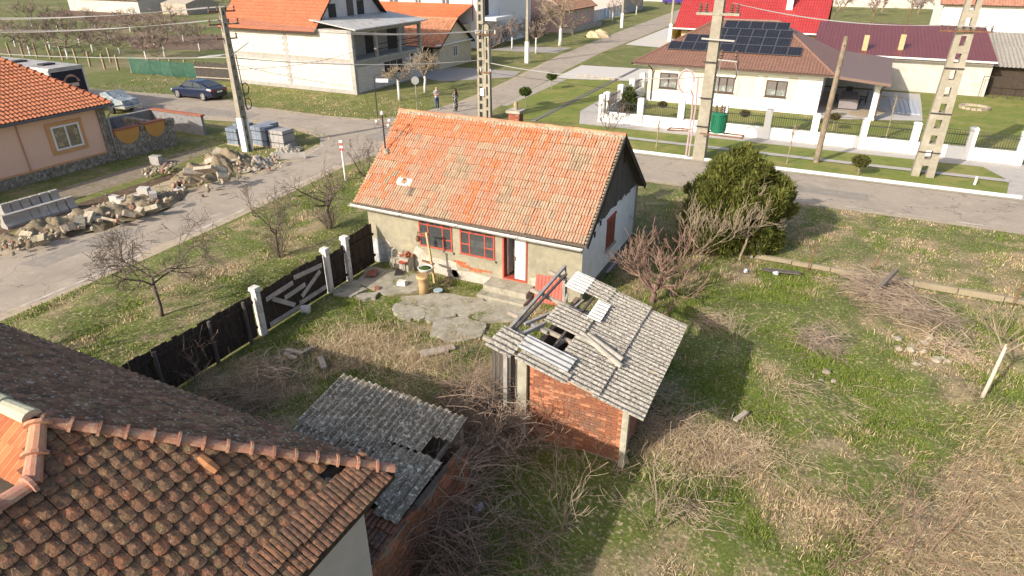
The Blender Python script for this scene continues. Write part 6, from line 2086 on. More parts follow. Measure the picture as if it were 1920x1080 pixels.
# orchard beyond the meadow fence
orch = [(58, 104), (128, 110), (175, 98), (225, 101), (310, 107), (375, 96), (275, 112), (95, 92), (150, 84), (205, 76), (290, 85), (345, 78), (30, 88), (245, 60), (320, 58), (110, 60), (180, 55), (60, 50)]
ot = []
for k in range(4):
    t = bare_tree('orchard_tree', 'bare orchard tree with whitewashed trunk in the meadow', (0, 0, 0), 1.1, .11, 1.75, 4, 200 + k, twig_far, tm=lime_trunk, kids=(3, 4), heads=5, minr=.022, group='orchard trees in the meadow', upb=.04, spread=1.0)
    ot.append(t)
for k, (px, py) in enumerate(orch):
    u, v = g(px, py)
    t = ot[k] if k < 4 else copy_tree(ot[k % 4])
    if k < 7:
        tag(t, 'bare orchard tree with limed trunk close behind the meadow fence posts', None, 'orchard trees behind the fence posts')
    else:
        tag(t, 'bare orchard tree with limed trunk deeper in, around the ploughed beds', None, 'orchard trees around the ploughed beds')
    t.location = (u, v, 0)
    t.rotation_euler = (0, 0, R.uniform(0, 6.28))
    s_ = R.uniform(.8, 1.2)
    t.scale = (s_, s_, s_)
# wood at the top of the picture, too far to tell trunk from trunk
mb = MB()
out = []
rr = random.Random(5)
for k in range(60):
    u, v = rr.uniform(-230, -62), rr.uniform(112, 150)
    grow(out, Vector((u, v, 0)), Vector((0, 0, 1)), rr.uniform(1.8, 3.0), .16, 0, 3, rr, .1, .25, (3, 5), (25, 60), (.6, .9))
for k in range(34):
    u, v = rr.uniform(-10, 60), rr.uniform(140, 176)
    grow(out, Vector((u, v, 0)), Vector((0, 0, 1)), rr.uniform(1.8, 3.2), .16, 0, 3, rr, .1, .25, (3, 5), (25, 60), (.6, .9))
for (pts, rads, lvl) in out:
    mb.tube(pts, [max(.035, q) for q in rads], 3, cap=False)
mb.build('far_thicket', twig_far, kind='stuff', label='brown thicket of bare trees beyond the far gardens', cat='thicket')
# ================================================================ car, coach, trailer
def loft(mb, secs, c=None):
    """secs: list of rings (equal length lists of points)"""
    n = len(secs[0])
    vs = [p for s_ in secs for p in s_]
    fs = []
    for i in range(len(secs) - 1):
        for k in range(n):
            fs.append((i * n + k, i * n + (k + 1) % n, (i + 1) * n + (k + 1) % n, (i + 1) * n + k))
    fs += [tuple(reversed(range(n))), tuple(range((len(secs) - 1) * n, len(secs) * n))]
    mb.add(vs, fs, c)
    return mb


def wheel(parent, x, y, r_=.34, w_=.22, side=1):
    mb = MB()
    prof = [(r_ * .62, -w_ / 2), (r_ * .95, -w_ / 2), (r_, -w_ * .3), (r_, w_ * .3), (r_ * .95, w_ / 2), (r_ * .62, w_ / 2)]
    mb.lathe(prof, (0, 0, 0), 18, cap=False)
    mb.v = [(x + p[0], y + p[2], r_ + p[1]) for p in mb.v]
    wl_ = mb.build('wheel', mat('tyre', (.025, .025, .026), rough=.8, var=.1), parent)
    mb = MB()
    mb.lathe([(.001, w_ * .36), (r_ * .64, w_ * .30), (r_ * .64, -w_ * .4)], (0, 0, 0), 18, cap=False)
    mb.v = [(x + p[0], y + side * p[2], r_ + p[1]) for p in mb.v]
    mb.build('wheel_well', dark_metal, wl_)
    mb = MB()
    for k in range(5):
        a = 2 * math.pi * k / 5
        M = Matrix.Rotation(a, 3, 'Y')
        vs = [M @ Vector(q) for q in ((-.035, side * w_ * .42, 0), (.035, side * w_ * .42, 0), (.055, side * w_ * .45, r_ * .66), (-.055, side * w_ * .45, r_ * .66))]
        mb.add([(x + q.x, y + q.y, r_ + q.z) for q in vs], [(0, 1, 2, 3)])
    mb.tube([(x + r_ * .66 * math.cos(t * .3927), y + side * w_ * .45, r_ + r_ * .66 * math.sin(t * .3927)) for t in range(17)], .022, 5)
    mb.build('rim', mat('alloy', (.55, .54, .52), rough=.3, metal=.6, var=.03), wl_)


CAR = thing('parked_car', 'dark blue saloon car parked at the grass edge', 'car', (-47.2, 38.25, 0), rz=math.pi, world=False)
cpaint = mat('dark_blue_paint', (.018, .026, .055), rough=.22, spec=.6, var=.04)
# local frame: front at +x (then turned round to face -x)
st = [(-2.42, .60, .42, .78), (-2.36, .80, .32, .94), (-2.0, .90, .24, 1.02), (-1.2, .93, .20, 1.0), (-.2, .94, .20, .97), (.9, .93, .20, .95), (1.6, .91, .22, .88), (2.15, .84, .26, .76), (2.40, .62, .36, .62)]
secs = []
for (x, w_, zb, zt) in st:
    secs.append([(x, -w_ * .9, zb), (x, -w_, zb + .18), (x, -w_, zt - .16), (x, -w_ * .93, zt - .03), (x, -w_ * .75, zt), (x, w_ * .75, zt), (x, w_ * .93, zt - .03), (x, w_, zt - .16), (x, w_, zb + .18), (x, w_ * .9, zb)])
loft(MB(), secs).build('body', cpaint, CAR, smooth=False)
cab = [(-1.95, .72, 1.0, 1.03), (-1.35, .74, .98, 1.30), (-.75, .75, .97, 1.43), (0, .76, .96, 1.45), (.45, .75, .95, 1.40), (1.15, .74, .92, .97)]
secs = []
for (x, w_, zb, zt) in cab:
    k = (zt - zb)
    secs.append([(x, -w_ * 1.13, zb), (x, -w_ * (1.13 - .35 * k), zt - .05 * min(1, k * 4)), (x, -w_ * .7, zt), (x, w_ * .7, zt), (x, w_ * (1.13 - .35 * k), zt - .05 * min(1, k * 4)), (x, w_ * 1.13, zb)])
loft(MB(), secs).build('cabin', cpaint, CAR)
gl_ = mat('car_glass', (.07, .085, .09), rough=.05, spec=.8, var=0)
for s_ in (-1, 1):
    for (P_) in ([(-1.45, 1.02), (-.5, 1.01), (-.5, 1.36), (-.85, 1.36), (-1.2, 1.25)], [(-.42, 1.01), (.72, 1.0), (.42, 1.27), (.2, 1.36), (-.42, 1.37)]):
        mb = MB()
        vs = [(x, s_ * (.865 - .265 * (z - .96) + .012), z) for x, z in P_]
        mb.poly(vs if s_ < 0 else vs[::-1])
        mb.build('side_window', gl_, CAR)
MB().poly([(-1.93, -.62, 1.055), (-1.93, .62, 1.055), (-1.3, .56, 1.335), (-1.3, -.56, 1.335)]).build('rear_window', gl_, CAR)
MB().poly([(1.12, .62, 1.0), (1.12, -.62, 1.0), (.5, -.56, 1.39), (.5, .56, 1.39)]).build('windscreen', gl_, CAR)
for x in (-1.45, 1.47):
    for s_ in (-1, 1):
        wheel(CAR, x, s_ * .83, side=s_)
tl = mat('tail_lamp', (.40, .015, .02), rough=.2, spec=.6, var=.05)
for s_ in (-1, 1):
    MB().obox((-2.37, s_ * .62, .82), (.08, .38, .11)).build('tail_light', tl, CAR)
    MB().obox((2.25, s_ * .62, .62), (.2, .3, .1)).build('headlight', mat('lamp_glass', (.6, .6, .6), rough=.1, var=0), CAR)
    MB().obox((.75, s_ * 1.0, 1.02), (.14, .16, .11)).build('mirror', cpaint, CAR)
MB().obox((-2.43, 0, .68), (.02, .5, .11)).build('number_plate', white, CAR)
MB().obox((-2.40, 0, .36), (.1, 1.3, .14)).build('bumper', dark_metal, CAR)

BUS = thing('coach', 'white roofed coach with dark printed rear panel parked behind peach house', 'coach', (-56, 30.1, 0))
mb = MB()
mb.box(-62, -50.55, 28.8, 31.4, .35, 3.1)
mb.build('body', mat('coach_white', (.62, .61, .60), rough=.4, var=.06), BUS)
mb = MB()
mb.prism([(28.75, 3.1), (31.45, 3.1), (31.3, 3.3), (28.9, 3.3)], 'x', -62, -50.5)
mb.build('roof', mat('dusty_roof', (.40, .385, .37), [((.27, .26, .25), .9, .5, .65), ((.55, .53, .5), 2, .55, .7)], rough=.6, var=.12), BUS)
for u in (-52.6, -56):
    MB().box(u - .35, u + .35, 29.6, 30.5, 3.3, 3.42).build('roof_hatch', dark_metal, BUS)
rp = MB().box(-50.55, -50.50, 28.95, 31.25, 1.0, 3.02).build('rear_panel', mat('navy_print', (.012, .014, .03), rough=.4, var=.05), BUS, label='dark printed rear panel with pale round badge and red foot')
MB().box(-50.50, -50.49, 28.95, 31.25, 1.0, 1.45).build('red_band', mat('red_print', (.42, .02, .05), rough=.4, var=.03), rp)
bd = mat('tan_print', (.48, .28, .22), rough=.5, var=.1)
mb = MB()
for k in range(13):
    a = rad(15 + k * 12.5)
    mb.obox((-50.492, 30.25 + .55 * math.cos(a), 2.12 + .55 * math.sin(a)), (.008, .1, .17), Matrix.Rotation(-(a - math.pi / 2), 3, 'X'))
mb.build('badge_arc', bd, rp)
mb = MB()
mb.obox((-50.492, 30.25, 2.02), (.008, .95, .24))
mb.obox((-50.493, 30.25, 1.78), (.008, .5, .12))
mb.build('badge_ribbon', mat('pale_print', (.58, .42, .36), var=.1), rp)
MB().obox((-50.492, 30.15, 1.56), (.008, .6, .08)).build('badge_line', white, rp)
MB().obox((-50.485, 30.75, 1.22), (.008, .16, .18)).build('badge_mark', white, rp)
for u in (-52.5, -60):
    for v in (28.85, 31.35):
        MB().lathe([(.48, -.14), (.5, 0), (.48, .14)], (0, 0, 0), 14)
        mb = MB()
        mb.lathe([(.2, -.14), (.5, -.13), (.5, .13), (.2, .14)], (0, 0, 0), 14)
        mb.v = [(u + p[0], v + p[2], .5 + p[1]) for p in mb.v]
        mb.build('wheel', MATS['tyre'], BUS)
TR = thing('loaded_trailer', 'small trailer loaded under blue and white tarpaulins by the coach', 'trailer', (-47.6, 31.7, 0))
MB().box(-49.2, -46.4, 31.0, 32.5, .45, .62).build('chassis', grey_metal, TR)
MB().prism([(-49.1, .62), (-46.6, .62), (-46.75, 1.0), (-47.6, 1.15), (-48.3, 1.55), (-49.0, 1.4)], 'y', 31.1, 32.4).build('tarpaulin', mat('blue_white_tarp', (.24, .28, .31), [((.46, .46, .45), 1.9, .54, .58), ((.05, .13, .22), 2.4, .58, .61)], rough=.5, var=.1), TR)
MB().tube([(-46.4, 31.7, .55), (-45.4, 31.75, .5)], .05, 6).build('drawbar', dark_metal, TR)
for v in (31.0, 32.5):
    mb = MB()
    mb.lathe([(.1, -.09), (.28, -.08), (.28, .08), (.1, .09)], (0, 0, 0), 12)
    mb.v = [(-47.9 + p[0], v + p[2], .28 + p[1]) for p in mb.v]
    mb.build('wheel', MATS['tyre'], TR)
VAN = thing('purple_van', 'purple blue van parked far up the street', 'van', (-38.6, 168.5, 0))
mb = MB()
mb.prism([(-41.2, .4), (-36.4, .4), (-36.3, 1.1), (-37.2, 1.3), (-38.0, 2.1), (-41.1, 2.15)], 'y', 167.6, 169.5)
mb.build('body', mat('purple_paint', (.06, .04, .2), rough=.3, var=.05), VAN)
MB().prism([(-40.9, 1.4), (-37.5, 1.35), (-38.15, 1.95), (-40.9, 2.0)], 'y', 167.58, 167.62).build('side_window', gl_, VAN)
for u in (-40.3, -37.3):
    mb = MB()
    mb.lathe([(.1, -.12), (.36, -.1), (.36, .1), (.1, .12)], (0, 0, 0), 12)
    mb.v = [(u + p[0], 167.65 + p[2], .36 + p[1]) for p in mb.v]
    mb.build('wheel', MATS['tyre'], VAN)
# ================================================================ two people talking in the street
def person(label, loc, rz, joints, edges, colour, hair=None):
    """joints: name -> (x, y, z, radius); one continuous skinned body, local frame facing +y"""
    names = list(joints)
    me = bpy.data.meshes.new('person')
    me.from_pydata([joints[k][:3] for k in names], [(names.index(a), names.index(b)) for a, b in edges], [])
    tmp = bpy.data.objects.new('tmp', me)
    col.objects.link(tmp)
    md = tmp.modifiers.new('skin', 'SKIN')
    for i, k in enumerate(names):
        r_ = joints[k][3]
        me.skin_vertices[0].data[i].radius = (r_, r_ if len(joints[k]) < 5 else joints[k][4])
        me.skin_vertices[0].data[i].use_root = (k == 'pelvis')
    sb = tmp.modifiers.new('sub', 'SUBSURF')
    sb.levels = 2
    sb.render_levels = 2
    dg_ = bpy.context.evaluated_depsgraph_get()
    ev = tmp.evaluated_get(dg_)
    m2 = bpy.data.meshes.new_from_object(ev)
    bpy.data.objects.remove(tmp)
    cc = np.array([tuple(colour(v.co)) + (1.,) for v in m2.vertices], dtype=np.float32)
    at = m2.attributes.new('Col', 'FLOAT_COLOR', 'POINT')
    at.data.foreach_set('color', cc.ravel())
    m2.materials.clear()
    m2.materials.append(mat('clothes', (1, 1, 1), vcol=True, var=.05, rough=.8))
    m2.polygons.foreach_set('use_smooth', [True] * len(m2.polygons))
    t = thing('person', label, 'person', loc, rz, world=False)
    o = bpy.data.objects.new('body', m2)
    col.objects.link(o)
    o.parent = t
    if hair:
        h = MB()
        for (c, s_) in hair:
            h.lathe([(.001, -1), (.6, -.8), (.95, -.3), (1, .1), (.8, .6), (.4, .9), (.001, 1)], (0, 0, 0), 10)
            k = len(h.v) - 70
            for i in range(k, len(h.v)):
                p = h.v[i]
                h.v[i] = (c[0] + p[0] * s_[0], c[1] + p[1] * s_[1], c[2] + p[2] * s_[2])
        ho = h.build('hair', mat('dark_hair', (.03, .018, .014), rough=.6, var=.1), None, smooth=True)
        ho.parent = t
    return t


ED = [('pelvis', 'waist'), ('waist', 'chest'), ('chest', 'neck'), ('neck', 'head'), ('head', 'crown')]
for s_ in 'lr':
    ED += [('pelvis', 'hip' + s_), ('hip' + s_, 'knee' + s_), ('knee' + s_, 'ankle' + s_), ('ankle' + s_, 'toe' + s_),
           ('chest', 'sh' + s_), ('sh' + s_, 'elbow' + s_), ('elbow' + s_, 'wrist' + s_), ('wrist' + s_, 'hand' + s_)]
    for q in range(4):
        ED.append(('hand' + s_, 'f%d%s' % (q, s_)))


def body(h, dress=False, arms='folded'):
    k = h / 1.76
    J = dict(pelvis=(0, 0, .95, .15, .11), waist=(0, 0, 1.1, .15, .105), chest=(0, 0, 1.33, .165, .115), neck=(0, .01, 1.52, .055), head=(0, .03, 1.60, .085), crown=(0, .02, 1.70, .075))
    for s_, x in (('l', -1), ('r', 1)):
        J['hip' + s_] = (x * .09, 0, .88, .095)
        J['knee' + s_] = (x * .11, .02, .49, .065)
        J['ankle' + s_] = (x * .12, -.01, .09, .045)
        J['toe' + s_] = (x * .13, .15, .04, .04)
        J['sh' + s_] = (x * .2, 0, 1.42, .06)
        if arms == 'folded':
            J['elbow' + s_] = (x * .26, .06, 1.15, .045)
            J['wrist' + s_] = (x * .06, .24, 1.17, .032)
            J['hand' + s_] = (x * -.02, .25, 1.19, .03)
            fx = [(x * -.06, .26, 1.21), (x * -.08, .26, 1.19), (x * -.08, .26, 1.17), (x * -.03, .28, 1.24)]
        else:
            J['elbow' + s_] = (x * .25, -.01, 1.13, .04)
            J['wrist' + s_] = (x * .18, .14, 1.02, .03)
            J['hand' + s_] = (x * .15, .2, 1.02, .028)
            fx = [(x * .13, .27, 1.03), (x * .11, .27, 1.01), (x * .1, .26, .99), (x * .1, .2, 1.05)]
        for q in range(4):
            J['f%d%s' % (q, s_)] = fx[q] + (.011,)
    if dress:
        J['kneel'] = (-.08, 0, .5, .13)
        J['kneer'] = (.08, 0, .5, .13)
        J['anklel'] = (-.09, 0, .12, .06)
        J['ankler'] = (.09, 0, .12, .06)
    return {a: tuple(q * k for q in b) for a, b in J.items()}


skin = (.46, .26, .18)
def man_c(p):
    if p.z > 1.50:
        return skin
    if p.z < .1:
        return (.45, .43, .4)
    if p.z < .93:
        return (.035, .075, .16)
    if p.y > .15 or (abs(p.x) > .22 and p.z < 1.28):
        return skin
    return (.47, .44, .43)
def woman_c(p):
    if p.z > 1.43:
        return skin
    if p.z < .12:
        return (.03, .025, .025)
    if p.y > .17 and p.z > .85:
        return skin
    q = noise.noise(Vector((p.x * 13, p.y * 13, p.z * 13)))
    return (.50, .46, .44) if q > .12 else (.028, .025, .03)
a, b = g(820, 206), g(855, 209.5)
person('bald man in grey shirt and blue jeans standing with folded arms on the street', (a[0], a[1], .004), rad(-110), body(1.76), ED, man_c)
person('woman with long dark hair in a black and white patterned dress on the street', (b[0], b[1], .004), rad(70), body(1.67, True, 'low'), ED, woman_c,
       hair=[((0, -.025, 1.585), (.105, .105, .12)), ((0, -.085, 1.40), (.115, .06, .2))])
# ================================================================ signs and markers
t = thing('stop_sign', 'grey backed octagonal road sign on a pole at the junction', 'road sign', g3(782, 207))
p = g3(782, 207)
MB().tube([p, p + Vector((0, 0, 2.5))], .035, 6).build('pole', grey_metal, t)
nrm_ = Vector((-p.x, -p.y, 0)).normalized()
sd = Vector((-nrm_.y, nrm_.x, 0))
mb = MB()
c = p + Vector((0, 0, 2.2))
pts = [c + sd * (.30 * math.cos(rad(22.5 + 45 * k))) + Vector((0, 0, .30 * math.sin(rad(22.5 + 45 * k)))) for k in range(8)]
mb.add([q + nrm_ * .05 for q in pts] + [q + nrm_ * .035 for q in pts], [tuple(range(8)), tuple(reversed(range(8, 16)))] + [(i, (i + 1) % 8, 8 + (i + 1) % 8, 8 + i) for i in range(8)])
mb.build('octagon', mat('sign_back', (.33, .335, .335), rough=.5, var=.05), t)
p = g3(708, 219)
t = thing('street_name_sign', 'thin dark pole with a small white street name plate', 'road sign', p)
MB().tube([p, p + Vector((0, 0, 2.9)), p + Vector((.45, 0, 2.95))], .035, 6).build('pole', dark_metal, t)
MB().obox(p + Vector((.45, .25, 2.55)), (.95, .03, .25), rad(20)).build('plate', ceramic_w, t)
MB().tube([p + Vector((.1, 0, 2.95)), p + Vector((.5, .2, 3.1)), p + Vector((.9, .3, 3.0))], .02, 5).build('ornament', dark_metal, t)
p = g3(648, 341)
t = thing('marker_post', 'white marker post with red striped head at the road bend', 'marker post', p)
MB().tube([p, p + Vector((0, 0, 1.7))], .045, 7).build('post', white, t)
for i in range(4):
    MB().obox(p + Vector((-.0, -.02, 1.7 + .14 * i)), (.16, .03, .13), Matrix.Rotation(rad(25), 3, 'Z')).build('stripe', (red_sheet if i % 2 == 0 else white) if i != 0 else mat('signal_red', (.5, .03, .04), var=.03), t)
MB().tube([g3(1827, 347), g3(1827, 347) + Vector((0, 0, .45))], .06, 8).build('marker_stake', ceramic_w, label='short white stake in the lawn strip', cat='stake')
# ================================================================ building materials along the side street
pgm = mat('kerb_concrete', (.34, .315, .295), [((.46, .435, .41), 1.5, .5, .7), ((.28, .26, .245), 3, .55, .7)], bump=.3, bscale=30, var=.1)
def kerb_element(label, group):
    t = thing('gutter_element', label, 'kerb stone', (0, 0, 0), group=group, world=False)
    prof = [(-.22, 0), (.22, 0), (.24, .12), (.13, .22), (.10, .34), (.12, .52), (-.06, .52), (-.10, .3), (-.22, .16)]
    MB().prism([(a * 1.05, b * 1.15) for a, b in prof], 'y', -.18, .18).build('element', pgm, t)
    return t
k0 = kerb_element('grey concrete gutter element in the row next to the soil heap', 'gutter elements next to the soil heap')
spots = [(g(18 + i * 16.6, 427 - i * 5.0), -1.35) for i in range(8)] + [(g(15 + i * 18, 405 - i * 5.2), -1.35) for i in range(6)]
for i, (q, r_) in enumerate(spots):
    o = k0 if i == 0 else copy_tree(k0)
    o.location = (q[0], q[1], .0)
    if i >= 8:
        tag(o, 'grey concrete gutter element in the row next to the trodden path', None, 'gutter elements next to the path')
    o.rotation_euler = (0, 0, -math.pi / 2 + math.pi / 2 + R.uniform(-.05, .05))
wblk = mat('pale_block', (.47, .44, .41), [((.42, .40, .375), 3, .5, .7)], bump=.3, bscale=25, var=.06)
for k, (px, py, z, s_, rot) in enumerate(((270, 358, .62, (.5, .32, .34), .4), (287, 366, .5, (.42, .3, .3), -.6), (262, 372, .22, (.5, .34, .3), .9), (281, 378, .2, (.38, .44, .34), .2), (244, 384, .16, (.42, .36, .28), -.3), (262, 386, .14, (.4, .34, .26), 1.2), (296, 368, .2, (.4, .3, .3), .5), (215, 372, .16, (.5, .22, .3), .1), (226, 378, .12, (.4, .2, .22), .15), (142, 404, .3, (.5, .3, .2), .3), (338, 356, .15, (.55, .25, .24), .25))):
    p = g3(px, py, z)
    M = Matrix.Rotation(rot, 3, 'Z') @ Matrix.Rotation(R.uniform(-.4, .4) if k < 7 else 0, 3, 'X')
    MB().obox(p, s_, M).build('concrete_block', wblk, label='pale concrete block tumbled on the trench heap', cat='block', group='pale blocks on the trench heap')
# soil heaps
def heap(name, label, pts, h, m, seed=1, cat='heap', w_=1.0, rough=.22):
    """ridge of earth along a polyline"""
    rr = random.Random(seed)
    mb = MB()
    P_ = [Vector((q[0], q[1], 0)) for q in pts]
    n_, K = 60, 15
    secs = []
    for i in range(n_ + 1):
        x = i / n_ * (len(P_) - 1)
        j = min(int(x), len(P_) - 2)
        c = P_[j].lerp(P_[j + 1], x - j)
        d = (P_[j + 1] - P_[j]).normalized()
        nn = Vector((-d.y, d.x, 0))
        env = math.sin(math.pi * min(1, max(0.02, i / n_))) ** .5
        row = []
        for k in range(K + 1):
            s_ = (2 * k / K - 1)
            hh = h * env * max(0, math.cos(s_ * math.pi / 2)) * (.75 + .7 * fbm(c.x + s_, c.y, seed, 1.3))
            row.append(c + nn * (s_ * w_ * env * (1 + .25 * fbm(c.x, c.y, seed + 4, 1.1))) + Vector((0, 0, max(-.02, hh + env * rough * fbm(c.x + nn.x * s_, c.y * 1.0 + s_ * 1.3, seed, 3.2)))))
        secs.append(row)
    vs = [p for r_ in secs for p in r_]
    fs = [(i * (K + 1) + k, i * (K + 1) + k + 1, (i + 1) * (K + 1) + k + 1, (i + 1) * (K + 1) + k) for i in range(n_) for k in range(K)]
    mb.add(vs, fs)
    return mb.build(name, m, smooth=True, label=label, cat=cat, kind='stuff')
heap('soil_heap', 'long soil heap thrown up between trench and road', [g(-40, 468), g(60, 446), g(150, 424), g(270, 392), g(350, 358)], .66, dirt, 2, w_=1.25)
heap('soil_heap', 'tall soil heap with broken slabs near the utility pole', [g(335, 352), g(385, 326), g(440, 312), g(475, 300)], 1.0, dirt, 6, w_=1.6)
heap('gravel_heap', 'heap of pale gravel at the road edge', [g(440, 325), g(478, 312), g(515, 300)], .45, gravelm, 9, w_=.9)
heap('gravel_heap', 'small heap of pale gravel beside the paver pallet', [g(505, 292), g(545, 284), g(568, 279)], .3, gravelm, 12, w_=.5)
heap('sand_heap', 'yellow sand heap on the far grass strip', [g(1098, 70), g(1120, 69), g(1142, 67)], 1.1, mat('sand', (.50, .40, .25), var=.1, bump=.4), 15, w_=1.6, rough=.05)
# slabs and boulders
slabs = [(165, 408, .34, (.45, .75, .16), .5), (150, 416, .3, (.4, .7, .2), .9), (182, 404, .3, (.75, .42, .12), -.5), (214, 412, .18, (.8, .5, .1), .2), (243, 400, .28, (.85, .5, .22), -.7), (262, 392, .22, (.5, .4, .25), .3), (288, 388, .3, (.55, .5, .2), .5), (130, 424, .25, (.5, .4, .3), 1.1), (78, 446, .22, (.5, .42, .3), .4), (60, 440, .3, (.6, .5, .2), 0),
         (362, 322, .75, (.95, .4, .16), .9), (388, 316, .95, (1.2, .6, .16), -.1), (415, 322, .75, (.9, .55, .16), -.5), (376, 330, .45, (.7, .5, .2), .4), (420, 333, .45, (.4, .5, .2), 1.3), (400, 300, .4, (.7, .5, .25), .2), (415, 286, .35, (.9, .5, .2), .1), (440, 300, .35, (.6, .4, .25), .9), (428, 290, .3, (.4, .3, .3), .9)]
for i, (px, py, z, s_, rot) in enumerate(slabs):
    p = g3(px, py, z + .12) + Vector((.1, -.1, 0))
    rr = random.Random(i)
    mb = MB()
    P_ = ragged([(-s_[0] / 2, -s_[1] / 2), (s_[0] / 2, -s_[1] / 2 * .8), (s_[0] / 2 * .9, s_[1] / 2), (-s_[0] / 2 * .85, s_[1] / 2)], 2, .06, i)
    mb.prism(P_, 'z', -s_[2] / 2, s_[2] / 2, c=jit((.36, .31, .24), .22, rr))
    M = Matrix.Rotation(rot, 3, 'Z') @ Matrix.Rotation(rr.uniform(.3, .9) * rr.choice((-1, 1)), 3, 'X') @ Matrix.Rotation(rr.uniform(-.4, .4), 3, 'Y')
    mb.v = [tuple(p + M @ Vector(q)) for q in mb.v]
    mb.build('broken_slab', rubble, label='broken concrete slab lying on the roadside soil heap', cat='slab', group='broken slabs on the roadside heaps')
mb = MB()
for i in range(400):
    x = R.random()
    if i < 210:
        px = R.uniform(0, 335)
        py = 462 - px * .31 + R.gauss(0, 9)
    elif i < 340:
        px = R.uniform(320, 530)
        py = 348 - (px - 320) * .27 + R.gauss(0, 12)
    else:
        px = R.uniform(265, 330)
        py = 322 + R.gauss(0, 7) - (px - 265) * .15
    p = g3(px, py, R.uniform(.05, .5))
    mb.rock(p, R.uniform(.03, .12) * (1.5 if i % 9 == 0 else 1), seed=i, c=jit(R.choice(((.33, .275, .20), (.28, .225, .155), (.40, .35, .28), (.30, .25, .18), (.37, .31, .23), (.34, .2, .14))), .35))
mb.build('rubble_stones', rubble, kind='stuff', label='loose rubble stones strewn along the roadside heaps', cat='rubble')
MB().obox(g3(293, 300, .25), (.6, .35, .5), .2).build('lone_block', pgm, label='single grey block lying on soil before the garden wall', cat='block')
mb = MB()
mb.obox(g3(545, 292, .2), (1.7, .1, .35), rad(35))
mb.build('kerb_board', pgm, label='long grey kerb slab standing at the bend of the road', cat='kerb stone')
# paver pallets wrapped and strapped
pv = mat('paver_stack', (.34, .325, .32), [((.42, .40, .385), 2, .5, .7)], bump=.2, var=.06)
film = mat('blue_film', (.20, .235, .29), [((.34, .37, .42), 1.3, .5, .7)], rough=.4, var=.1)
for k, (px, py, w_, d_, h_, m, lab) in enumerate(((437, 273, .9, .55, .95, film, 'grey blue stack of pavers left of the utility pole'), (452, 267, .9, .8, 1.05, film, 'taller grey blue stack of pavers behind the pole'), (488, 275, 1.2, .8, 1.1, film, 'wide film wrapped stack of pavers right of the pole'), (500, 268, .9, .8, 1.1, film, 'film wrapped stack of pavers between pole and pallet'), (520, 279, 1.15, 1.0, 1.0, pv, 'square pallet of grey pavers at the grass corner'))):
    u, v = g(px, py)
    t = thing('paver_stack', lab, 'paver stack', (u, v, 0))
    MB().box(u - w_ / 2 - .05, u + w_ / 2 + .05, v, v + d_ + .08, 0, .1).build('pallet', wood_pale, t)
    nl, nc = 5, 3
    for i in range(nl):
        for j in range(nc):
            a0 = u - w_ / 2 + w_ * j / nc
            MB().box(a0 + .008, a0 + w_ / nc - .008, v + .02 + R.uniform(-.01, .01), v + d_, .1 + h_ * i / nl + .006, .1 + h_ * (i + 1) / nl - .004).build('paver_bundle', m, t)
    for s_ in (.25, .75):
        MB().box(u - w_ / 2 - .012, u + w_ / 2 + .012, v + .0, v + d_ + .012, .1 + h_ * s_, .1 + h_ * s_ + .03).build('strap', dark_metal, t)
# ================================================================ orchard fence, green net, stake fence
opts = [(-20, 105), (20, 106), (45, 107), (70, 108), (95, 111), (118, 113), (145, 119), (170, 125), (197, 130), (223, 132), (249, 137), (208, 117)]
for k, (px, py) in enumerate(opts):
    u, v = g(px, py)
    MB().obox((u, v, .75), (.17, .17, 1.55), Matrix.Rotation(R.uniform(-.08, .08), 3, 'Y')).build('fence_post', mat('old_post', (.30, .235, .16), [((.20, .15, .1), 3, .5, .7)], var=.15), label='weathered post in the meadow fence line', cat='post', group='posts of the meadow fence')
t = thing('net_fence', 'green shade net fence on posts along the meadow', 'fence', g3(310, 143))
Q = [g3(249, 137), g3(285, 140), g3(305, 141), g3(325, 144), g3(352, 145), g3(372, 147)]
for q in Q[1:]:
    MB().obox(q + Vector((0, 0, .8)), (.14, .14, 1.65)).build('post', MATS['old_post'], t)
for i in range(5):
    a, b = Q[i], Q[i + 1]
    MB().add([a + Vector((0, -.12, .05)), b + Vector((0, -.12, .05)), b + Vector((0, -.12, 1.35)), a + Vector((0, -.12, 1.45 if i else 1.6))], [(0, 1, 2, 3)]).build('net', mat('green_net', (.035, .10, .075), [((.06, .14, .10), 1.5, .5, .7)], var=.15, alpha=.82), t)
t = thing('stake_fence', 'grey stake fence with two rails leaning on the block house', 'fence', g3(400, 150))
a, b = g3(371, 149), g3(438, 153)
for i in range(38):
    p = a.lerp(b, i / 37)
    MB().tube([p, p + Vector((R.uniform(-.03, .03), 0, 1.55 + R.uniform(-.1, .12)))], .06, 5).build('stake', wood_grey, t)
for z in (.25, 1.15):
    MB().beam(a + Vector((0, -.1, z)), b + Vector((0, -.1, z)), .06, .09).build('rail', wood_pale, t)
mb = MB()
p = g3(400, 140)
mb.obox(p + Vector((.3, .5, 1.75)), (3.2, 1.6, .05), Matrix.Rotation(rad(-6), 3, 'Y'))
mb.build('tin_sheet', zinc, label='pale tin sheet laid over the stake fence enclosure', cat='tin sheet')
mb = MB()
mb.box(g(105, 100)[0] - .9, g(105, 100)[0] + .9, g(105, 100)[1], g(105, 100)[1] + .5, .5, .6)
mb.build('green_bench', mat('green_paint', (.05, .16, .1), var=.1), label='small green bench behind the meadow fence', cat='bench')
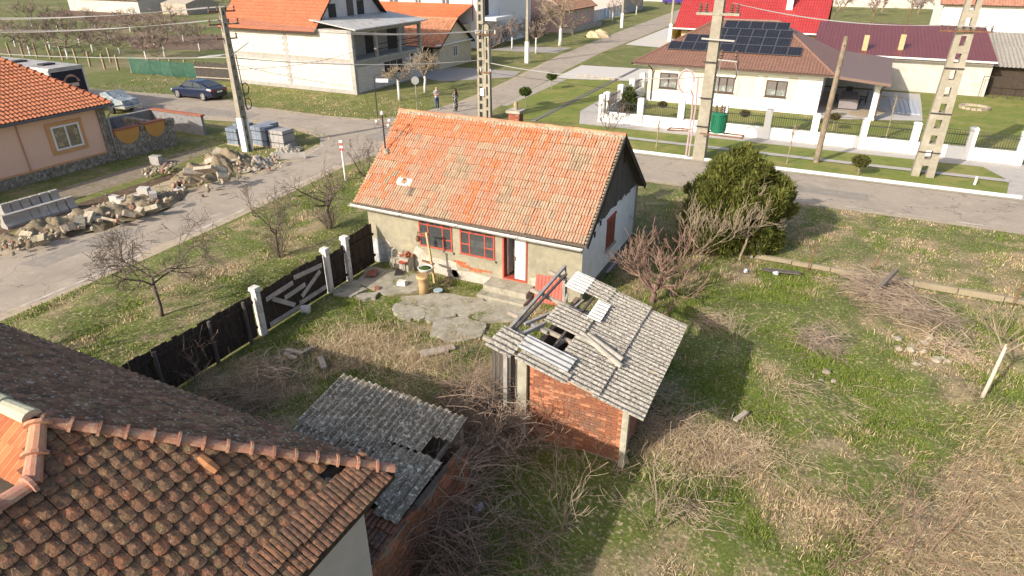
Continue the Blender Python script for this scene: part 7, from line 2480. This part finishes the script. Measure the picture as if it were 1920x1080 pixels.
# ================================================================ things in the yard
# plaster well column with a bowl planter on top
p = g3(795, 553)
t = thing('well_column', 'ochre clay pipe column with a stone top in the yard', 'column', p)
mb = MB()
mb.lathe([(.17, 0), (.165, .45), (.17, .62), (.225, .66), (.235, .74), (.20, .76)], p, 18)
mb.build('pipe', mat('ochre_clay', (.52, .37, .19), [((.44, .30, .15), 3, .5, .7)], bump=.2, var=.1), t, smooth=True)
MB().lathe([(.20, .755), (.19, .78), (.02, .80)], p, 18).build('rubble_fill', mat('orange_rubble', (.46, .29, .13), [((.30, .2, .12), 9, .5, .6)], bump=1, bscale=25, var=.2), t)
p2 = g3(800, 541)
t = thing('planter_bowl', 'white enamel bowl of green moss on a stub behind the ochre column', 'planter', p2)
MB().lathe([(.09, 0), (.08, .62)], p2, 12).build('stub', concrete, t)
MB().lathe([(.10, .62), (.22, .70), (.265, .82), (.27, .84), (.235, .83), (.21, .78)], p2, 18).build('bowl', ceramic_w, t, smooth=True)
MB().lathe([(.215, .79), (.15, .84), (.01, .86)], p2, 14).build('moss', mat('moss', (.05, .09, .02), bump=1, bscale=40, var=.3), t)
# timber prop with a pulley arm
p = g3(815, 531)
t = thing('timber_prop', 'new timber prop with rusty pulley arm standing by the first window', 'prop', p)
MB().beam(p, p + Vector((-.18, -.05, 1.95)), .07, .07).build('post', wood_yellow, t)
MB().beam(p + Vector((-.55, -.05, 1.88)), p + Vector((-.1, -.05, 1.9)), .05, .06).build('arm', rust, t)
MB().lathe([(.06, 1.55), (.09, 1.62), (.06, 1.75)], p + Vector((-.55, -.05, 0)), 8).build('pulley', rust, t)
MB().tube([p + Vector((-.55, -.05, 1.88)), p + Vector((-.55, -.05, 1.6))], .012, 4).build('chain', dark_metal, t)
MB().beam(p + Vector((-.45, -.03, .82)), p + Vector((.05, -.03, .78)), .05, .07).build('clamp', rust, t)
p = g3(822, 554)
t = thing('round_stand', 'small round pale blue disc on a thin leg', 'stand', p)
MB().tube([p, p + Vector((0, 0, .2))], .02, 6).build('leg', ceramic_w, t)
MB().lathe([(.15, .19), (.165, .2), (.165, .22), (.15, .225)], p, 18).build('disc', mat('pale_blue_enamel', (.30, .40, .46), rough=.4, var=.08), t)
p = g3(771, 503)
t = thing('concrete_stand', 'stepped pale concrete block with chipped bricks by the house wall', 'block', p)
MB().box(p.x - .18, p.x + .22, 17.72, 18.12, 0, .62).build('block', concrete, t)
MB().box(p.x - .75, p.x - .18, 17.85, 18.12, 0, .42).build('block', oldconc, t)
for i in range(7):
    MB().obox((p.x - .05 + R.uniform(-.25, .35), 17.9 + R.uniform(-.1, .15), .66 + .05 * (i % 2)), (.2, .1, .065), R.uniform(0, 3), c=jit((.42, .16, .09), .3)).build('chipped_brick', brickm, t)
p = g3(735, 508)
t = thing('garden_tap', 'thin bent metal pipe standing by the house wall', 'pipe', p)
MB().tube([p, p + Vector((.05, .05, .85)), p + Vector((.12, .1, .92)), p + Vector((.18, .12, .88))], .02, 6).build('pipe', zinc, t)
p = g3(756, 520)
t = thing('low_standpipe', 'short standpipe with a red rimmed dish by the wall', 'standpipe', g3(757, 515))
q = g3(757, 515)
MB().tube([q, q + Vector((0, 0, .45))], .025, 6).build('pipe', zinc, t)
MB().lathe([(.04, .43), (.15, .5), (.16, .52), (.1, .5)], q, 12).build('dish', red_paint, t)
MB().obox(g3(748, 512, .12), (.28, .3, .2), Matrix.Rotation(.5, 3, 'Z') @ Matrix.Rotation(.4, 3, 'Y')).build('dark_slab', dark_metal, label='dark square plate lying on the wall footing', cat='plate')
MB().obox(g3(754, 532, .12), (.34, .24, .22), .2, taper=.85).build('white_basin', white_gate, label='chipped white basin lying by the ochre column', cat='basin')
MB().obox(g3(707, 541, .1), (.16, .2, .12), .6, c=(.45, .17, .10)).build('loose_brick', brickm, label='single orange brick lying at the edge of the concrete', cat='brick')
sheet('brick_patch', ragged([g(690, 516), g(712, 514), g(706, 526), g(684, 526)], 3, .06, 3), .19, mat('red_paving', (.30, .12, .085), [((.18, .09, .07), 4, .5, .65)], bump=.6, var=.2), kind='structure')
MB().obox(g3(573, 581, .16), (.3, .2, .26), .5).build('meter_box', ceramic_w, label='white plastic box lying at the foot of the patched gate', cat='box')
# broken concrete paving before the house, slab by slab
def paving(pts, seed, z=.105):
    P_ = ragged([g(*q) for q in pts], 4, .07, seed)
    return MB().prism(P_, 'z', -.02, z + R.uniform(0, .03)).build('paving_slab', oldconc, kind='structure')
paving([(738, 578), (757, 568), (800, 586), (796, 602), (758, 604), (742, 594)], 1, .10)
paving([(803, 584), (852, 590), (856, 597), (806, 608), (797, 599)], 2, .095)
paving([(812, 608), (866, 597), (912, 612), (900, 638), (850, 646), (806, 634)], 3, .10)
paving([(752, 560), (830, 554), (905, 564), (930, 580), (878, 597), (818, 585), (760, 570)], 4, .09)
paving([(925, 566), (990, 580), (972, 604), (905, 608), (885, 598)], 5, .09)
paving([(690, 503), (745, 510), (790, 520), (785, 548), (720, 556), (668, 532)], 6, .08)
paving([(640, 540), (668, 530), (690, 548), (660, 562), (626, 558)], 7, .11)
paving([(668, 560), (708, 553), (704, 564), (675, 569)], 8, .11)
# planks and debris
for k, (a, b, w_, lab, m) in enumerate((((788, 662), (852, 650), .22, 'split pale board lying in the dry grass', wood_pale), ((792, 667), (840, 657), .10, 'narrow split board beside the split pale board', wood_pale), ((536, 655), (568, 662), .12, 'upper board of the small heap near the fence', wood_pale), ((534, 662), (556, 672), .10, 'lower board of the small heap near the fence', wood_pale), ((570, 660), (588, 650), .10, 'crossing board of the small heap near the fence', wood_pale), ((600, 669), (608, 690), .16, 'short pale board standing out of the grass', wood_pale), ((1430, 505), (1500, 512), .22, 'long grey board along the plot edging', wood_grey), ((1378, 788), (1400, 772), .12, 'grey board half buried in the green grass', wood_pale), ((1135, 510), (1170, 470), .22, 'pale plank lying against the side wall plinth', mat('lilac_plank', (.40, .36, .38), var=.1)), ((1645, 545), (1682, 505), .13, 'grey trunk leaning on the brush pile', wood_grey))):
    A_, B_ = g3(a[0], a[1], .2), g3(b[0], b[1], .22 if k != 9 else .9)
    MB().beam(A_, B_, w_, .05 if k != 9 else .12).build('board', m, label=lab, cat='board')
for k, (px, py, lab) in enumerate(((1408, 430 + 52, 'left grey concrete post leaning under the conifer'), (1422, 484, 'right grey concrete post leaning under the conifer'))):
    p = g3(px, py)
    MB().beam(p, p + Vector((-.15, .1, .85)), .2, .16).build('leaning_post', pgm, label=lab, cat='post')
for k, (px, py, lab) in enumerate(((898, 952, 'crumpled pale plastic bag lying in shaded grass'), (1398, 508, 'white scrap on the grass beside the conifer'), (1455, 512, 'white scrap by the plot edging'))):
    MB().rock(g3(px, py, .17), (.14, .11, .10), seed=k + 3).build('plastic_scrap', mat('plastic_scrap', (.58, .59, .64), var=.1, rough=.5), label=lab, cat='litter')
# concrete edging of the plot and thin rusty stakes
for i in range(9):
    u0 = -1.5 + i * 1.35
    MB().obox((u0 + .67, 24.72 + R.uniform(-.03, .03), .13), (1.32, .14, .2 + R.uniform(-.05, .03)), R.uniform(-.015, .015)).build('edging_block', mat('edging', (.31, .26, .18), [((.22, .19, .12), 3, .5, .7)], bump=.6, var=.2), label='sandy concrete edging block between plot and verge', cat='edging', group='edging blocks of the plot')
for k, (px, py, h) in enumerate(((1513, 508, 1.05), (1636, 512, .95), (1894, 578, .9), (1440, 350, 0))):
    if h:
        p = g3(px, py)
        MB().tube([p, p + Vector((.12, .05, h))], .022, 5).build('iron_stake', rust, label='thin rusty iron stake along the plot edging', cat='stake', group='rusty stakes along the plot edging')
# white gravel bags / pale sheet in the brambles
sheet('pale_rubble_patch', ragged([g(858, 738), g(905, 745), g(940, 768), g(925, 778), (g(880, 762))], 3, .08, 5), .16, patchm)
mb = MB()
for i in range(60):
    p = g3(R.uniform(860, 935), R.uniform(738, 772), R.uniform(.16, .24))
    mb.rock(p, R.uniform(.04, .11), seed=i, c=jit((.52, .46, .42), .2))
mb.build('plaster_rubble', rubble, kind='stuff', label='pale plaster rubble heaped between the two sheds', cat='rubble')
mb = MB()
for i in range(26):
    px, py = R.choice(((1700, 650), (1775, 640), (1750, 685), (1545, 703), (1690, 645)))
    mb.rock(g3(px + R.gauss(0, 20), py + R.gauss(0, 8), .09), R.uniform(.05, .17), seed=i, c=jit((.33, .285, .21), .3), flat=.5)
mb.build('plot_stones', rubble, kind='stuff', label='scattered pale stones in the dry plot', cat='stones')
# ================================================================ brush, brambles
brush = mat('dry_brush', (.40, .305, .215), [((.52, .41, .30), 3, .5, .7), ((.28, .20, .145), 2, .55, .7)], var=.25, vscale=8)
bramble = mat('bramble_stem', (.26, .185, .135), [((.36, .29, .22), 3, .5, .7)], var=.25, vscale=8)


def brush_pile(name, label, c, n, L_, h, rad0, seed, m, main=None, cat='brush pile', r_=.012, spread=1.0):
    """heap of cut, arching stems"""
    rr = random.Random(seed)
    mb = MB()
    for k in range(n):
        a = rr.gauss(main, spread) if main is not None else rr.uniform(0, 6.283)
        q = Vector((c[0] + rr.gauss(0, rad0), c[1] + rr.gauss(0, rad0), max(.05, rr.uniform(0, h) * rr.random())))
        l_ = L_ * rr.uniform(.4, 1.2)
        e = rr.uniform(.0, .75)
        d = Vector((math.cos(a), math.sin(a), e))
        pts = [q]
        for i in range(4):
            d = Vector((d.x + rr.gauss(0, .12), d.y + rr.gauss(0, .12), d.z - .22 + rr.gauss(0, .1)))
            nq = pts[-1] + d.normalized() * l_ / 4
            nq.z = max(nq.z, .06)
            pts.append(nq)
        r0 = r_ * rr.uniform(.5, 1.3)
        mb.tube(pts, [r0, r0 * .9, r0 * .75, r0 * .6, r0 * .35], 3, cap=False)
        if rr.random() < .6:
            for s_ in range(2):
                i = rr.randint(1, 3)
                dd = Vector((math.cos(a + rr.gauss(0, .8)), math.sin(a + rr.gauss(0, .8)), rr.uniform(0, .6)))
                mb.tube([pts[i], pts[i] + dd * l_ * .2, pts[i] + dd * l_ * .34], [r0 * .5, r0 * .4, r0 * .3], 3, cap=False)
    return mb.build(name, m, label=label, cat=cat)
brush_pile('brush_pile', 'heap of cut grey brushwood near the plot edging', g(1665, 555), 420, 1.5, .4, .55, 1, mat('grey_brush', (.28, .22, .17), [((.38, .31, .24), 3, .5, .7)], var=.25), main=2.9, spread=.8, r_=.011)
brush_pile('brush_pile', 'larger fanned heap of cut brushwood in the dry plot', g(1745, 600), 380, 1.4, .4, .5, 2, MATS['grey_brush'], main=3.4, spread=1.2, r_=.011)
brush_pile('brush_pile', 'small rounded heap of dry brush beside the green patch', g(1535, 650), 320, .8, .6, .28, 3, MATS['grey_brush'], r_=.008)
brush_pile('brush_pile', 'sparse brush heap with pale stones in the plot', g(1772, 660), 120, 1.0, .4, .3, 4, brush, main=.9)
brush_pile('dead_weeds', 'flattened dead weeds in the middle of the plot', g(1500, 745), 180, 1.0, .15, .5, 5, brush, main=-.7, spread=.5, r_=.006, cat='weeds')
brush_pile('dead_weeds', 'arching pile of dead weeds at the edge of shed shadow', g(1320, 605), 200, .9, .35, .3, 6, brush, main=-.6, spread=.6, r_=.006, cat='weeds')
brush_pile('dead_weeds', 'tangled dead weeds right of the brick shed', g(1250, 800), 420, .9, .45, .45, 7, brush, r_=.006, cat='weeds')
brush_pile('dead_weeds', 'tangled dead weeds in sun below the shed corner', g(1370, 850), 260, .9, .35, .5, 8, brush, main=-.9, spread=1.1, r_=.006, cat='weeds')
brush_pile('dead_weeds', 'fallen weed heap near the front edge of the plot', g(1290, 960), 150, .7, .25, .22, 9, brush, r_=.007, cat='weeds', main=-.9, spread=.9)
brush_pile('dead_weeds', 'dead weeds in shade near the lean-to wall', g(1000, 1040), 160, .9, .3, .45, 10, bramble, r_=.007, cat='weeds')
brush_pile('bramble_thicket', 'dense bramble tangle between the two sheds', g(885, 775), 700, 1.1, 1.0, .55, 11, bramble, r_=.008, cat='brambles')
brush_pile('bramble_thicket', 'bramble tangle spilling over the far end of the lean-to wall', (-5.5, 8.5), 620, 1.0, 2.1, .5, 16, bramble, r_=.008, cat='brambles')
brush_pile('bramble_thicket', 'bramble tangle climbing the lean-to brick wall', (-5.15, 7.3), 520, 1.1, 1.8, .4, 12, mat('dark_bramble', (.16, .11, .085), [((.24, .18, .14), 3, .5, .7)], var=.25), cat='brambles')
brush_pile('bramble_thicket', 'bramble tangle hanging before the shed boards', (-5.85, 10.7), 760, 1.1, 2.0, .5, 13, bramble, r_=.008, cat='brambles')
bare_tree('shadow_bush', 'bare bush added to throw twig shadows on the brick shed wall', (-5.35, 9.85), .5, .035, .85, 4, 77, bramble, kids=(3, 4), heads=7, upb=.1, ang=(20, 50), cat='shrub')  # bush added for the twig shadows it casts on the bricks
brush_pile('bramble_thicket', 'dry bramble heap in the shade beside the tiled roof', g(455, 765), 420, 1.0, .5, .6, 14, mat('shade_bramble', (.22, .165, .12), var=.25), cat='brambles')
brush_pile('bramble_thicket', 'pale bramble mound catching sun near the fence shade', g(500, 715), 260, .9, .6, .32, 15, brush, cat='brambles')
for k, (px, py, n_, h, m, lab) in enumerate(((360, 715, 12, 1.3, bramble, 'bare thorny shrub in front of the dark fence'), (1060, 985, 9, 1.5, bark_pale, 'bare upright shrub near the front edge of plot'), (1230, 985, 8, 1.5, bark_pale, 'bare thin shrub beside the fallen weeds'), (1700, 1050, 9, 1.8, bark_red, 'arching reddish bramble bush in the front dry grass'), (1600, 1040, 7, 1.6, bark_red, 'low reddish bramble bush with long arching canes'), (1215, 610, 12, 1.0, bark_red, 'young shoots beside the shaded shed side'), (1380, 640, 9, 1.0, bark_pale, 'dry stalks standing in the shed shadow'), (1880, 640, 10, 1.3, bark_pale, 'thin bare shrub near the right end of plot edging'), (840, 700, 10, .8, bramble, 'thin dry stalks before the lichened lean-to roof'), (935, 775, 20, 1.7, bramble, 'tall bare bramble shoots beside the shed boards'), (1110, 880, 14, .8, bramble, 'low weed stalks at the foot of the brick wall'), (1255, 470, 26, 1.5, bark_red, 'thicket of reddish suckers beside the white side wall'))):
    shrub('bare_shrub', lab, g(px, py), n_, h, 300 + k, m, .9, 2, .016, minr=.005, rad0=.8 if k == 11 else .5 if k > 8 else .3, arch=.12 if k in (3, 4) else 0)
# ================================================================ grass
GREEN = np.array([(.135, .20, .028), (.175, .235, .038), (.22, .26, .055)])
STRAW = np.array([(.54, .43, .25), (.64, .53, .35), (.44, .33, .19), (.54, .40, .27), (.34, .24, .14)])


def fieldnoise(P, s_, z):
    return np.array([noise.fractal(Vector((p[0] * s_, p[1] * s_, z)), 1.0, 2.0, 3) for p in P])


def scatter(name, label, u0, u1, v0, v1, dens, hg, wd, greenbias, keep=None, sc_=.45, base=.03, patches=(), lean=.6, hs=1.2):
    n = int((u1 - u0) * (v1 - v0) * dens)
    P = np.stack([NR.uniform(u0, u1, n), NR.uniform(v0, v1, n), np.full(n, base)], 1)
    if keep is not None:
        P = P[np.array([keep(p[0], p[1]) for p in P])]
    # thin out with distance
    d = np.hypot(P[:, 0], P[:, 1])
    P = P[NR.random(len(P)) < np.clip(18 / np.maximum(d, 1), .3, 1)]
    n = len(P)
    f = .8 * fieldnoise(P, sc_, 7.7) + .9 * fieldnoise(P, sc_ * 3.1, 2.2) + greenbias
    for (pu, pv, pr_, w_) in patches:
        f = f + .75 * w_ * np.exp(-((P[:, 0] - pu) ** 2 + (P[:, 1] - pv) ** 2) / (pr_ ** 2))
    gsel = (f + NR.normal(0, .34, n)) > 0
    C = np.where(gsel[:, None], GREEN[NR.integers(0, 3, n)], STRAW[NR.integers(0, 5, n)]) * NR.uniform(.75, 1.2, n)[:, None]
    cl = np.clip(1 + .9 * fieldnoise(P, 1.7, 5.5), .35, 1.9)
    h = NR.uniform(hg[0], hg[1], n) * np.where(gsel, .75, hs * .75) * cl
    dk = NR.random(n) < np.clip(.35 + .8 * cl, 0, 1)
    w_ = NR.uniform(wd[0], wd[1], n)
    return blades(name, P[dk], h[dk], w_[dk], C[dk], lean=lean, label=label, cat='grass')


def keep_plot(u, v):
    if -14.9 < u < -6.1 and v > 17.9:
        return False
    if u < -5.3 and v < 9.2 and u > -8.8:
        return False
    if u < -5.2 and v < 6.7:
        return False
    if -5.1 < u < -2.7 and 11.0 < v < 14.4:
        return False
    x = (u + 10.6) / 2.9
    y = (v - 16.0) / 1.6
    if x * x + y * y < 1 and noise.noise(Vector((u * 1.3, v * 1.3, 4))) < .22:
        return False
    if u < -12.2 and v > 15.3:
        return noise.noise(Vector((u * 2, v * 2, 1))) > .25
    return True
scatter('plot_grass', 'mixed green and straw grass of the neglected plot', -14.3, 9.3, 2, 24.4, 1000, (.05, .15), (.008, .017), .30, keep_plot, patches=PATCH, base=.05, lean=.75)
scatter('plot_grass', 'taller dry straw standing in the plot', -14.2, 9.3, 2, 24.2, 32, (.14, .32), (.006, .012), -.35, keep_plot, patches=PATCH, base=.05, lean=.9)
scatter('verge_grass', 'rough grass of the verge outside the board fence', -22.6, -14.7, 4, 31, 360, (.06, .16), (.012, .026), .34, None, base=.04, sc_=.5)
scatter('verge_grass', 'rough dry grass of the verge behind the plot', -6.0, 10, 25, 32.0, 340, (.05, .13), (.012, .026), .08, None, base=.03, sc_=.5)
scatter('verge_grass', 'short grass around the building materials', -36, -28.6, 22, 33, 120, (.05, .12), (.02, .04), .15, lambda u, v: not (-35 < u < -30 and v < 25), base=.005)
scatter('meadow_grass', 'short meadow grass along the far track', -60, -28.4, 37.5, 44.5, 70, (.06, .14), (.03, .06), .25, lambda u, v: not (-51 < u < -43.5 and v < 39.3), base=.005)
# swept mat of straw on the right
n = 7500
c = np.array([g(1880, 930), g(1800, 1010), g(1900, 830), g(1700, 1050)])
k = NR.integers(0, 4, n)
P = np.concatenate([c[k] + NR.normal(0, .75, (n, 2)), NR.uniform(.03, .12, (n, 1))], 1)
blades('straw_mat', P, NR.uniform(.25, .6, n), NR.uniform(.006, .013, n), STRAW[NR.integers(0, 5, n)] * NR.uniform(.7, 1.35, n)[:, None], lean=1.3, flatten=.6, leandir=-1.0, label='swept flattened straw at the right of the plot', cat='straw')
n = 9000
c = np.array([g(690, 655), g(770, 690), g(480, 740), g(640, 660), g(930, 720), g(1260, 850), g(1390, 850)])
k = NR.integers(0, len(c), n)
P = np.concatenate([c[k] + NR.normal(0, .6, (n, 2)), NR.uniform(.05, .16, (n, 1))], 1)
blades('straw_mat', P, NR.uniform(.2, .5, n), NR.uniform(.006, .014, n), STRAW[NR.integers(0, 5, n)] * NR.uniform(.8, 1.2, n)[:, None], lean=1.3, flatten=.55, label='loose straw lying about the yard', cat='straw')
